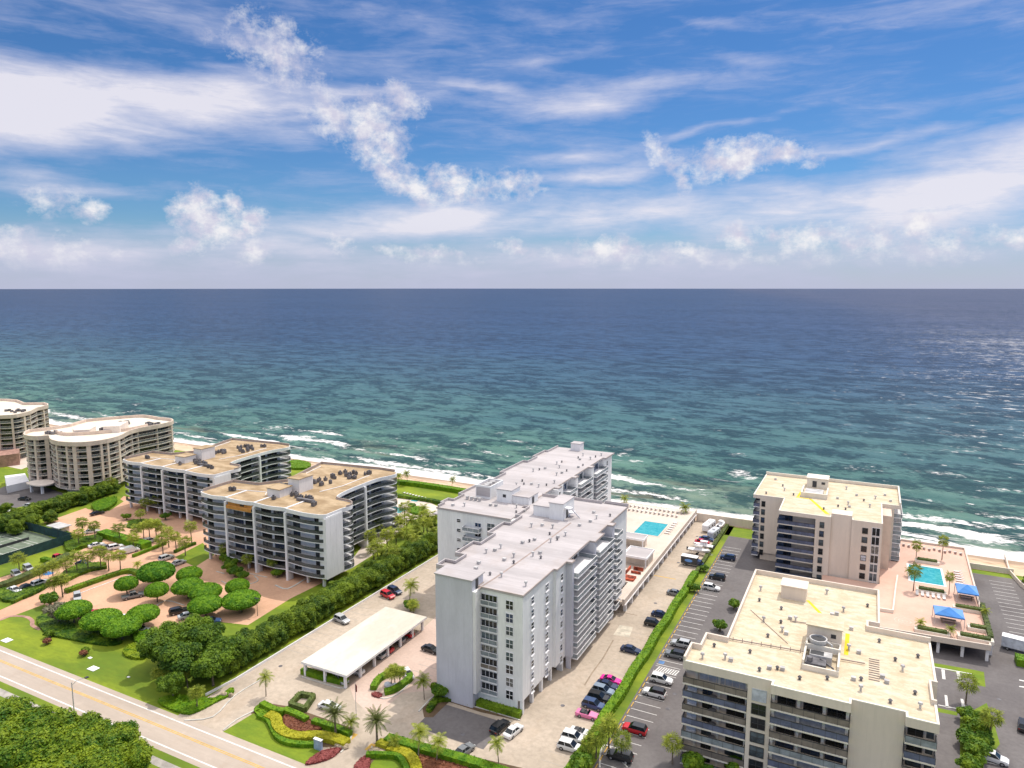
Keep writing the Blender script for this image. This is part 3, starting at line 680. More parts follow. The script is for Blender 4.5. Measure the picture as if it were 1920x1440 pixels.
b = MB(); b.box(-75.5, -60.5, 118, 176, 0, 2.8); b.box(-98.5, -83, 155.5, 234, 0, 2.8); part('garage_core', b, 'garage_dark', tw)
for q_ in ((-76.1, -66, 117.2, 117.6), (-66, -56.9, 115, 115.4), (-100, -79, 154, 154.4), (-79.5, -55.3, 177, 177.4), (-100, -79.2, 234.6, 235), (-100.4, -100, 154.4, 234.6)):
    b = MB(); b.box(*q_, 0, 2.8); part('ground_wall', b, 'white_wall', tw)
for y in (115.2, 119.6, 124, 128.6, 133.2, 138, 142.8, 147.4, 152.2, 157, 161.8, 166.6, 171.4, 176.8):
    b = MB(); b.box(-56.5, -55.85 if y < 132 or y > 166 else -55.2, y, y + .6, 0, 2.8); part('column', b, 'white_wall', tw)
b = MB(); b.box(-73.9, -65.6, 112.7, 117.19, 0, 26.2); part('stair_tower', b, 'grey_wall', tw)
b = MB(); b.box(-74.1, -65.4, 112.5, 117.6, 26.2, 26.4); part('stair_tower_roof', b, 'roof_pink', tw)
b = MB(); b.box(-65.598, -65.5, 114.2, 115.1, 24.0, 26.0); part('roof_door', b, 'dark_metal', tw)
b = MB(); b.box(-65.6, -64.9, 112.9, 115, 3.0, 24); part('wall_fin', b, 'pale_wall', tw)
# roof decks and copings
RF = [(-76.3, 117.0), (-65.5, 117.0), (-65.5, 114.85), (-55.6, 114.85), (-55.6, 129.3), (-54.8, 129.3), (-54.8, 134.2), (-53.5, 134.2), (-53.5, 136), (-54.9, 136), (-54.9, 148.3), (-53.5, 148.3), (-53.5, 154.6), (-54.9, 154.6), (-54.9, 160.6), (-53.5, 160.6), (-53.5, 163), (-54.9, 163), (-54.9, 177.6), (-79.7, 177.6)]
b = MB(); b.prism(RF + LJ, HC + .003, HC + .35); part('roof', b, 'roof_pink', tw)
RR = [(-100.2, 153.8), (-78.2, 153.8), (-78.2, 163.8), (-79.7, 163.8), (-79.7, 185), (-78.2, 185), (-78.2, 187.5), (-79.4, 187.5), (-79.4, 198), (-78.1, 198), (-78.1, 200.5), (-79.4, 200.5), (-79.4, 212), (-78.1, 212), (-78.1, 214.5), (-79.4, 214.5), (-79.4, 226.3), (-78.3, 226.3), (-78.3, 235.3)] + RW[11:]
b = MB(); b.prism(RR, HC + .002, HC + .347); part('roof', b, 'roof_pink', tw)
b = MB(); b.strip((RF + LJ), .16, HC + .351, HC + .46, True); part('coping', b, 'coping', tw)
b = MB(); b.strip(LJ[:], .3, HC + .46, HC + 1.0); b.strip([(-54.9, 177.6), (-61.5, 177.6)], .3, HC + .46, HC + 1.1); b.strip([(-62, 176.9), (-72, 176.9), (-72, 176.2), (-79.4, 176.2)], .3, HC + .35, HC + 1.1); part('parapet', b, 'roof_pink', tw)
b = MB(); b.strip(RW[11:] + [(-100, 154.2)], .3, HC + .36, HC + 1.0); part('parapet', b, 'roof_pink', tw)
b = MB(); b.strip(RR[3:19], .16, HC + .36, HC + .45); b.strip(RR[:2], .16, HC + .36, HC + .45); part('coping', b, 'coping', tw)
b = MB(); b.strip([G(898, 1104, 24.4), G(928, 1085, 24.4), G(960, 1063, 24.4), G(995, 1038, 24.4), G(1040, 1004, 24.4), G(1072, 980, 24.4)], .4, HC + .355, HC + .366); part('roof_stain', b, 'roof_patch', tw)
for x0, x1, y0, y1, z1, nm, mt in [(-95.4, -90.7, 166.5, 174, 28.0, 'cooling_tower', 'white_wall'), (-88.4, -83.9, 165.8, 171, 27.8, 'penthouse', 'white_wall'), (-83.9, -78.9, 166.3, 172, 26.4, 'penthouse', 'white_wall'),
        (-74.4, -69.7, 159.4, 166, 27.0, 'penthouse', 'white_wall'), (-69.7, -66.0, 158.8, 166.3, 28.5, 'elevator_house', 'white_wall'), (-93.6, -90.0, 232, 235.5, 26.9, 'penthouse', 'pale_wall')]:
    b = MB()
    if nm == 'cooling_tower':
        b.strip([(x1, y0), (x1, y1), (x0, y1), (x0, y0)], .3, HC + .35, z1, True); o = part(nm, b, mt, tw)
        b = MB(); b.box(x0 + .31, x1 - .31, y0 + .31, y1 - .31, HC + .36, z1 - 1.2); subpart('fan_deck', b, 'roof_patch', o)
        for q in (1.6, 3.2, 5.0): b = MB(); b.cyl((x0 + x1) / 2, y0 + q + .5, z1 - 1.2, z1 - .1, .9, .8, 14); subpart('fan_drum', b, 'pale_metal', o)
        b = MB(); b.box(x0 + .25, x1 - .2, y0 - .04, y0 - .002, 25, z1 - .5); subpart('louvre', b, 'roof_pink', o)
    else:
        b.box(x0, x1, y0, y1, HC + .35, z1); o = part(nm, b, mt, tw)
        b = MB(); b.box(x0 - .15, x1 + .15, y0 - .15, y1 + .15, z1, z1 + .18); subpart('cap', b, 'roof_pink', o)
for q_ in ((-78.898, -78.8, 168.2, 169.4, 24.4, 26.1), (-86.5, -85.6, 165.7, 165.798, 25.8, 26.6), (-65.998, -65.9, 161, 162, 24.4, 26.6)):
    b = MB(); b.box(*q_); part('roof_door', b, 'dark_metal', tw)
b = MB(); b.box(-65.9, -64.2, 159.5, 161, 27.2, 27.5); b.box(-65.9, -64.6, 162, 164, 25.4, 25.6); b.tube([(-64.9, 161, 27.2), (-63.4, 163, 24.4)], .12); b.tube([(-64.4, 160.6, 27.2), (-62.9, 162.6, 24.4)], .12); part('roof_stair', b, 'white_trim', tw)
for k in range(4): b = MB(); b.cyl(-96.5 + 1.3 * k, 163.8, HC + .36, HC + 1.3, .35, .5, 10); part('exhaust_fan', b, 'pale_metal', tw)
vs_ = [(-71, 125, 0), (-70, 122, 2), (-67, 129, 1), (-66, 131.5, 0), (-64.5, 128.5, 2), (-62.6, 134, 0), (-61.8, 136, 1), (-60.5, 133.5, 2), (-72.5, 131, 0), (-71.4, 133, 1), (-71, 135, 2), (-68, 140, 0), (-67, 141.5, 2), (-66.4, 143, 1), (-62.6, 143.5, 0), (-61.8, 145.5, 2), (-62.3, 147, 1), (-61.2, 149, 0), (-64.8, 148, 2),
       (-57.2, 119.2, 1), (-63.5, 121, 0), (-66, 120.8, 2), (-71, 151, 0), (-69, 153, 1), (-66, 152.5, 0), (-59.5, 161, 0), (-59, 164, 2), (-60.8, 157, 1), (-61.2, 168, 0), (-56.6, 167.5, 2), (-94, 158, 0), (-97, 157, 2), (-88, 161.5, 1), (-86.5, 161.8, 0), (-79.2, 159.2, 1), (-77.8, 161, 2), (-81, 163, 0),
       (-90.5, 182, 0), (-89, 184, 1), (-91, 187, 2), (-87, 185, 1), (-84, 183.6, 0), (-82.6, 186, 2), (-81.6, 189.5, 0), (-93, 199, 0), (-92, 201.5, 2), (-91, 203.8, 1), (-90, 211, 0), (-89.5, 214, 2), (-84.5, 198, 0), (-84, 201, 1), (-83.6, 204, 2), (-87.4, 207, 0), (-82, 210, 1), (-81.6, 213, 0), (-86.8, 222, 2), (-86.6, 226, 0), (-85.4, 220, 1), (-82.4, 222, 0), (-82, 226, 2), (-81, 229, 0)]
for x, y, k in vs_: roofvent(tw, x, y, HC + .35, k)
# front face: window stack and recessed balconies
for k in range(8):
    z = 21.9 - 2.63 * k
    window(tw, 'S', 115, -58.6, z, 1.5, 1.7, 2, 2, 'white_trim', 'glass' if k not in (3, 4) else 'glass_grey')
    # recess shown as a dark glazed loggia with its own rail
    window(tw, 'S', 115, -63.05, z + .1, 3.4, 2.1, 4, 1, 'grey_wall', 'glass', name='loggia_window')
    o = balcony(tw, 'S', 115, -64.9, -61.2, z - .93, .35, 'white_trim', 'rail_grey' if k not in (5,) else 'rail_taupe', hgt=.95, side=False)
for k in range(8):
    z = 21.7 - 2.63 * k
    window(tw, 'E', -55.8, 119.3, z, 1.1, 1.35, 1, 2, 'white_trim', 'glass', .3)
    window(tw, 'E', -55.8, 126.2, z, 1.3, 1.35, 2, 2, 'white_trim', 'glass', .3)
    window(tw, 'E', -55.1, 132.3, z, 1.1, 1.35, 1, 2, 'white_trim', 'glass', .3)
    zb = 20.6 - 2.63 * k
    for a0, a1 in ((135.7, 147.6), (149.4, 160.0), (162.3, 166.9)):
        window(tw, 'E', -57.2, (a0 + a1) / 2, zb + 1.2, (a1 - a0) - 2.4, 2.0, 4, 1, 'white_trim', 'glass', name='balcony_door')
        balcony(tw, 'E', -57.2, a0, a1, zb, 4.3 if a1 > 166 else 4.5, side=True)
    # rear wing, sea end
    for a0, a1 in ((178, 184), (191.6, 197.9), (200.8, 211.6), (214.8, 226.2)):
        if zb > 9:
            window(tw, 'E', -80.8 if a0 > 190 else -80.6, (a0 + a1) / 2, zb + 1.2, (a1 - a0) - 2., 2.0, 3, 1, 'white_trim', 'glass', name='balcony_door')
            balcony(tw, 'E', -80.8 if a0 > 190 else -80.6, a0, a1, zb, 3.4, side=True)
    if zb > 9:
        window(tw, 'E', -79.2, 230, zb + 1.1, 1.3, 1.4, 1, 2, 'white_trim', 'glass', .25); window(tw, 'E', -79.3, 188, zb + 1.1, 1.3, 1.4, 1, 2, 'white_trim', 'glass', .25)
    if k < 5:
        window(tw, 'S', 154, -93.4, z, 1.1, .8, 1, 2, 'white_trim', 'glass'); window(tw, 'S', 154, -87.6, z - .3, 1.7, 1.0, 2, 1, 'white_trim', 'glass')
        window(tw, 'S', 154, -83.8, z - .4, 2.2, 2.0, 2, 2, 'white_trim', 'glass_grey'); window(tw, 'S', 154, -79.4, z - .5, 2.4, 2.1, 2, 1, 'grey_wall', 'glass')
        balcony(tw, 'S', 154, -91.5, -86.6, z - 1.9, 1.6, 'white_wall', 'rail_grey')
for y0, y1 in ((134.62, 135.6), (148.2, 149.3), (160.6, 162.2)):
    b = MB(); b.box(-57.19, -53.6, y0, y1, 2.8 if y0 < 150 else 0, HC); b.box(-55.0, -54.0, y0 + .2, y0 + .7, 0, 2.8); part('fin_wall', b, 'grey_wall', tw)
for y0, y1 in ((184.3, 185.18), (198.3, 200.2), (212.1, 214.2)):
    b = MB(); b.box(-80.79, -78.2, y0, y1, 0, HC); part('fin_wall', b, 'white_wall', tw)
b = MB(); b.box(-104, -100.2, 158, 163, 20.7, 21.0); part('side_canopy', b, 'roof_pink', tw)

# ---------------------------------------------------------------- cream slab blocks on the right
def cream_block(name, label, foot, h, base, nfl, fl):
    r_ = thing(name, label, 'apartment building', (foot[0][0], foot[0][1], 0))
    b = MB(); b.prism(foot, 2.6, h); part('wall', b, 'cream_wall', r_)
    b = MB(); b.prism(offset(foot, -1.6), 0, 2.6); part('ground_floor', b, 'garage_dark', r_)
    b = MB(); b.prism(offset(foot, .12), h, h + .25); part('roof', b, 'roof_cream', r_)
    return r_
h1 = 19.
f1 = [(-25.2, 114.6), (-10.9, 114.6), (-10.9, 113.3), (.7, 113.3), (.7, 114.7), (8.0, 114.7), (8.0, 113.3), (12.3, 113.3), (12.3, 119.3), (11.9, 119.3), (11.9, 125.0), (12.8, 125.0), (12.8, 141), (2.8, 141), (2.8, 143), (4.7, 143), (4.7, 159.6), (-19.9, 159.6), (-19.9, 125), (-23.6, 125), (-23.6, 120.2), (-25.2, 120.2)]
body1 = [(-25.2, 116.5), (-14.6, 116.5), (-14.6, 114.61), (-10.9, 114.61), (-10.9, 115.1), (.7, 115.1), (.7, 114.7), (8.0, 114.7), (8.0, 115.3), (12.3, 115.3)] + f1[8:]
n1_ = thing('cream_apartment_block', 'nearest cream apartment block with wide stained tan roof at the bottom right', 'apartment building', (-6, 114, 0))
b = MB(); b.prism(body1, 0, h1 - 1.3); part('wall', b, 'cream_wall', n1_)
b = MB(); b.prism(f1, h1 - 1.3, h1 - .02); part('fascia', b, 'cream_wall', n1_)
b = MB(); b.prism(f1, h1 - .015, h1 + .01); part('roof', b, 'roof_cream', n1_)
b = MB(); b.strip(f1[:], .35, h1 + .011, h1 + .22, True); part('coping', b, 'cream_trim', n1_)
for q_, z_ in ((f1[17:] + [f1[0]], .95), (f1[12:18], 1.0), (f1[8:12], .8)):
    b = MB(); b.strip(q_, .35 - .01 * (z_ < .9), h1 + .221, h1 + z_); part('parapet', b, 'cream_wall', n1_)
for k in range(7):
    z = h1 - 1.35 - 2.48 * (k + 1)
    blue = ['rail_taupe', 'rail_blue', 'rail_taupe', 'rail_blue', 'rail_grey', 'rail_taupe', 'rail_grey'][k]
    o = balcony(n1_, 'S', 116.5, -25.2, -14.65, z, 1.9, 'cream_trim', blue, 'dark_metal', 1.15)
    if z > -1:
        for a, w_, g in ((-21.3, 1.5, 'glass'), (-16.6, 2.8, 'glass')) if k else ((-20.6, 4.2, 'shutter'), (-16.7, 3.6, 'shutter')):
            window(n1_, 'S', 116.5, a, z + 1.25, w_, 1.9, 2 if g == 'glass' else 3, 1, 'cream_trim' if g == 'shutter' else 'dark_metal', g, name='sliding_door')
        window(n1_, 'S', 114.61, -12.75, z + 1.0, 2.1, 1.7 if k else 1.9, 2, 2 if k else 1, 'dark_metal' if k else 'shutter', ('shutter', 'glass', 'glass', 'glass_grey', 'glass', 'glass', 'glass')[k])
        r2_ = ['rail_taupe', 'rail_blue', 'rail_taupe', 'rail_grey', 'rail_blue', 'rail_taupe', 'rail_grey'][k]
        balcony(n1_, 'S', 115.1, -10.85, .65, z, 1.8, 'cream_trim', r2_, 'dark_metal', 1.15)
        sh = k in (1, 4)
        for a in (-8.6, -4.7, -1.2):
            if sh: window(n1_, 'S', 115.1, a, z + 1.3, 3.5, 2.0, 4, 1, 'shutter', 'shutter', name='storm_shutter')
            else: window(n1_, 'S', 115.1, a, z + 1.3, 2.6, 1.9, 2, 1, 'dark_metal', 'glass' if k != 3 else 'glass_blue', name='sliding_door')
        for xx in (-10.55, -6.75, -3.0, .3):
            b = MB(); b.box(xx - .22, xx + .22, 114.35, 115.08, z + .002, z + 2.22); part('pier', b, 'cream_trim', n1_)
        for xx in (-23.2, -19.4, -14.85):
            b = MB(); b.box(xx - .2, xx + .2, 115.7 if xx > -15 else 116.1, 116.48, z + .002, z + 2.22); part('pier', b, 'cream_trim', n1_)
        balcony(n1_, 'S', 115.3, 8.05, 12.2, z, 2.0, 'cream_trim', ['rail_grey', 'rail_blue', 'rail_taupe', 'rail_blue', 'rail_grey', 'rail_taupe', 'rail_grey'][k], 'dark_metal', 1.15)
        window(n1_, 'S', 115.3, 9.5, z + 1.25, 1.9, 1.8, 2, 1, 'dark_metal', 'glass', name='sliding_door'); window(n1_, 'S', 115.3, 11.4, z + 1.25, 1.0, 1.8, 1, 1, 'cream_trim', 'glass_grey')
    # balcony furniture glimpsed behind the rails
    if 1 <= k <= 4:
        b = MB(); b.box(-24.6, -23.0, 115.6, 116.2, z + .01, z + .75); b.box(-24.6, -23.0, 116.0, 116.2, z + .75, z + 1.3); part('balcony_seat', b, 'shutter', n1_)
        b = MB(); b.cyl(-20.2, 115.6, z + .01, z + .72, .08, seg=8); b.cyl(-20.2, 115.6, z + .72, z + .78, .6, seg=12); part('balcony_table', b, 'duct', n1_)
for y0 in (118.5, 122, 127, 132): pass
# roof plant
b = MB(); b.box(-13.3, -8.6, 148.6, 152.5, h1 + .012, h1 + 2.7); b.box(-13.5, -8.4, 148.4, 152.7, h1 + 2.7, h1 + 2.9); part('penthouse', b, 'cream_wall', n1_)
b = MB(); b.box(-7.0, -1.4, 129.9, 135.2, h1 + .012, h1 + 3.9); o = part('elevator_house', b, 'cream_wall', n1_)
b = MB(); b.box(-7.2, -1.2, 129.7, 135.4, h1 + 3.9, h1 + 4.1); subpart('cap', b, 'roof_cream', o)
b = MB(); b.box(-3.1, -2.3, 129.83, 129.898, h1 + 2.3, h1 + 3.0); subpart('louvre', b, 'dark_metal', o)
b = MB()
for y0 in (121, 129.5): b.box(-7.0, -1.4, y0, y0 + .3, h1 + .02, h1 + (.9 if y0 < 125 else 1.6))
b.box(-7.0, -6.7, 121.31, 129.49, h1 + .02, h1 + 1.6); b.box(-1.7, -1.4, 121.31, 129.49, h1 + .02, h1 + 1.6)
b.box(-7.02, -1.38, 126.6, 126.9, h1 + 1.0, h1 + 2.0); b.box(-7.05, -6.8, 126.5, 127, h1 + .02, h1 + 2.0); part('plant_screen', b, 'cream_trim', n1_)
b = MB(); b.cyl(-5.0, 127.9, h1 + .1, h1 + 2.5, 1.25, 1.25, 24); b.strip([(-5 + 1.45 * math.cos(t * .2618), 127.9 + 1.45 * math.sin(t * .2618)) for t in range(24)], .2, h1 + 2.3, h1 + 2.8, True); b.box(-6.1, -2.6, 124.2, 126.1, h1 + .1, h1 + 1.4); b.tube([(-3.6, 127.8, h1 + 2.4), (-2.8, 127.4, h1 + 2.2), (-2.7, 126.8, h1 + .4)], .18); o = part('cooling_unit', b, 'pale_metal', n1_)
b = MB(); b.cyl(-5.0, 127.9, h1 + 2.5, h1 + 2.53, 1.2, 1.2, 24); b.box(-6.0, -3.9, 124.4, 125.9, h1 + 1.4, h1 + 1.43); subpart('fan_grille', b, 'dark_metal', o)
b = MB(); b.box(-6.6, -3.4, 121.6, 124.2, h1 + .05, h1 + 1.1); b.cyl(-5.9, 122.3, h1 + 1.1, h1 + 1.9, .45, seg=10); b.tube([(-4.4, 123.6, h1 + 1.2), (-2.2, 122.4, h1 + .5)], .15); part('pump', b, 'duct', n1_)
for q in ([(-8.6, 149.8), (-8.0, 149.9), (-5.0, 144.3), (-5.7, 144.2)], [(-.9, 138.0), (-.2, 138.0), (-.2, 129.4), (-.9, 129.4)]):
    b = MB(); b.face([(x, y, h1 + .02) for x, y in q][::-1]); part('walkway_pad', b, 'yellow_pad', n1_)
b = MB()
b.tube([(-20.5, 125.6, h1 + .3), (-7.1, 126.8, h1 + .3)], .10); b.tube([(-1.3, 126.9, h1 + .3), (2.4, 127.2, h1 + .3)], .10)
for k in range(9): b.tube([(-20.5 + 1.6 * k, 125.6 + .14 * k, h1 + .02), (-20.5 + 1.6 * k, 125.6 + .14 * k, h1 + .75)], .06)
b.tube([(-10.5, 138.2, h1 + .2), (-7.2, 138.7, h1 + .2)], .09); b.tube([(-18, 140, h1 + .1), (-10, 129, h1 + .1)], .05)
for k in range(10): b.box(3.0, 4.6, 122.5 + k * .8, 122.7 + k * .8, h1 + .015, h1 + .12)
part('pipe_run', b, 'roof_patch', n1_)
for x, y, k in [(-21.5, 122, 2), (-19, 118.6, 1), (-18, 118.3, 1), (-13.2, 117.2, 2), (-11.8, 118.6, 1), (-10.6, 119, 1), (-9.8, 119.2, 0), (-13.5, 130, 2), (-15, 136, 0), (-10.6, 132.6, 1), (-11.4, 133.4, 0), (-12, 136.8, 2), (-9.6, 138.9, 1), (-10.6, 139.4, 1), (-12.6, 143, 0), (-17, 145, 2), (-3.5, 144.6, 1), (-2.7, 145.4, 1), (0, 140, 1), (-1.6, 147.5, 0), (-17.5, 150.5, 2), (-.2, 131.6, 0), (1.4, 131, 1), (.8, 121.2, 1), (1.9, 121.6, 1), (1.9, 118.2, 2), (5, 124, 1), (5.6, 122.6, 1), (7, 131, 2), (8, 128, 0), (9.5, 121, 2), (10, 117, 0), (6, 116.6, 2), (-7, 117.4, 0), (-3, 119.4, 2), (10.5, 134, 2), (4.6, 137, 0), (-22.5, 117, 0), (-15.5, 122.6, 2), (2.6, 152, 2), (-5, 155, 0)]:
    roofvent(n1_, x, y, h1 + .01, k)
# far cream block
h2 = 20.
f2 = [(-28.9, 219.2), (-26.8, 219.4), (-20.2, 217.4), (-20.6, 206.0), (-8.9, 206.0), (-8.9, 205.2), (-6.7, 205.2), (-6.7, 207.8), (-1.6, 207.8), (-1.6, 206.2), (5.8, 206.2), (5.8, 222.5), (10.6, 222.5), (10.6, 246.0), (-28.6, 246.0)]
f2 = [(-28.9, 219.2), (-20.2, 219.2), (-20.2, 206.0), (-6.7, 206.0), (-6.7, 207.8), (-1.6, 207.8), (-1.6, 206.2), (5.8, 206.2), (5.8, 226), (10.6, 226), (10.6, 246.0), (-28.6, 246.0)]
n2_ = thing('cream_apartment_block', 'farther cream apartment block standing right by the beach, seen behind the nearer one', 'apartment building', (-9, 206, 0))
body2 = [(-26.9, 219.2), (-20.2, 219.2), (-20.2, 208.4), (-10.6, 208.4), (-10.6, 206.01), (-6.7, 206.01), (-6.7, 207.8), (-1.6, 207.8), (-1.6, 206.2), (5.8, 206.2), (5.8, 226), (9.0, 226), (9.0, 246), (-26.9, 246)]
b = MB(); b.prism(body2, 2.4, h2 - .9); part('wall', b, 'cream_wall', n2_)
b = MB(); b.prism(offset(body2, -.6), 0, 2.4); part('ground_floor', b, 'cream_wall', n2_)
b = MB(); b.prism(f2, h2 - .9, h2 - .02); part('fascia', b, 'cream_wall', n2_)
b = MB(); b.prism(f2, h2 - .015, h2 + .01); part('roof', b, 'roof_cream', n2_)
b = MB(); b.strip(f2, .35, h2 + .011, h2 + .2, True); part('coping', b, 'cream_trim', n2_)
b = MB(); b.strip(f2[9:], .4, h2 + .2, h2 + 1.0); part('parapet', b, 'cream_trim', n2_)
b = MB(); b.box(-6.69, -1.61, 207.79, 211, h2 + .012, h2 + 1.1); b.box(-6.68, -1.62, 206.6, 207.785, 0, h2 + 1.098); part('stair_tower', b, 'cream_wall', n2_)
for k in range(7):
    z = h2 - 1.0 - 2.52 * (k + 1)
    balcony(n2_, 'S', 208.4, -20.4, -10.65, z, 2.6, 'cream_trim', 'rail_blue', 'dark_metal', 1.1)
    window(n2_, 'S', 208.4, -17.8, z + 1.2, 2.2, 1.9, 2, 1, 'dark_metal', 'glass_blue', name='sliding_door')
    b = MB(); b.box(-20.15, -18.5, 206.7, 208.39, z + .02, z + 2.1); part('corner_glazing', b, 'glass_blue', n2_)
    window(n2_, 'S', 206.01, -8.9, z + 1.15, 1.0, 1.5, 1, 2, 'dark_metal', 'glass' if k % 2 else 'glass_grey')
    window(n2_, 'S', 206.2, 1.7, z + 1.1, 1.2, 1.4, 1, 2, 'dark_metal', 'glass' if k != 3 else 'shutter')
    window(n2_, 'S', 206.2, 4.3, z + 1.2, 1.8, 2.1, 2, 1, 'white_trim', 'glass' if k < 4 else 'glass_grey', name='loggia_window')
    window(n2_, 'S', 219.2, -25.9, z + 1.1, .9, 1.5, 1, 2, 'dark_metal', 'glass' if k % 2 == 0 else 'glass_grey')
    balcony(n2_, 'W', -26.9, 219.3, 226, z, 1.9, 'white_trim', 'rail_blue', 'dark_metal', 1.1); window(n2_, 'W', -26.9, 222.6, z + 1.2, 5., 2., 3, 1, 'dark_metal', 'glass_blue', name='sliding_door')
    balcony(n2_, 'E', 9.0, 226.5, 245.5, z, 2.2, 'white_trim', 'rail_grey', 'white_trim', 1.1)
b = MB(); b.box(5.801, 8.2, 218, 225.99, 0, h2 - .95); part('side_wing', b, 'beige_wall', n2_)
b = MB(); b.box(-15.2, -9.2, 235.5, 240.5, h2 + .012, h2 + 3.0); b.box(-15.4, -9.0, 235.3, 240.7, h2 + 3.0, h2 + 3.2); b.box(-16, -8.7, 223.4, 224.0, h2 + .012, h2 + 1.5); b.box(-16, -15.6, 224, 232, h2 + .012, h2 + 1.5); b.box(-9.1, -8.7, 224, 232, h2 + .012, h2 + 1.5); o = part('penthouse', b, 'cream_trim', n2_)
b = MB(); b.box(-13.6, -12.4, 235.4, 235.49, h2 + .3, h2 + 2.2); b.box(-11, -10, 235.4, 235.49, h2 + 1.4, h2 + 2.1); subpart('roof_door', b, 'dark_metal', o)
b = MB(); b.box(-15, -10, 225, 230, h2 + .03, h2 + 1.2); part('cooling_unit', b, 'pale_metal', n2_)
for q in ([(-16.4, 231), (-15.9, 231), (-16.4, 223), (-17.1, 223)], [(-13.6, 222.4), (-12.8, 222.4), (-7.2, 209), (-8.4, 209)], [(-17.1, 222.6), (-13, 222.6), (-13, 221.9), (-17.1, 221.9)]):
    b = MB(); b.face([(x, y, h2 + .02) for x, y in q][::-1]); part('walkway_pad', b, 'yellow_pad', n2_)
for x, y, k in [(-21, 228, 0), (-22, 233, 2), (-25, 240, 1), (-18, 224, 2), (-6, 226, 1), (-3, 221, 0), (-5.5, 217.5, 1), (-2.6, 218.6, 1), (1, 227, 2), (2.6, 221, 0), (-9, 213, 2), (-1, 232, 1), (4, 231, 2), (-4, 238, 0), (6.6, 236, 1), (8, 230, 1), (-3.5, 215.6, 2), (-25.6, 222, 2)]: roofvent(n2_, x, y, h2 + .01, k)

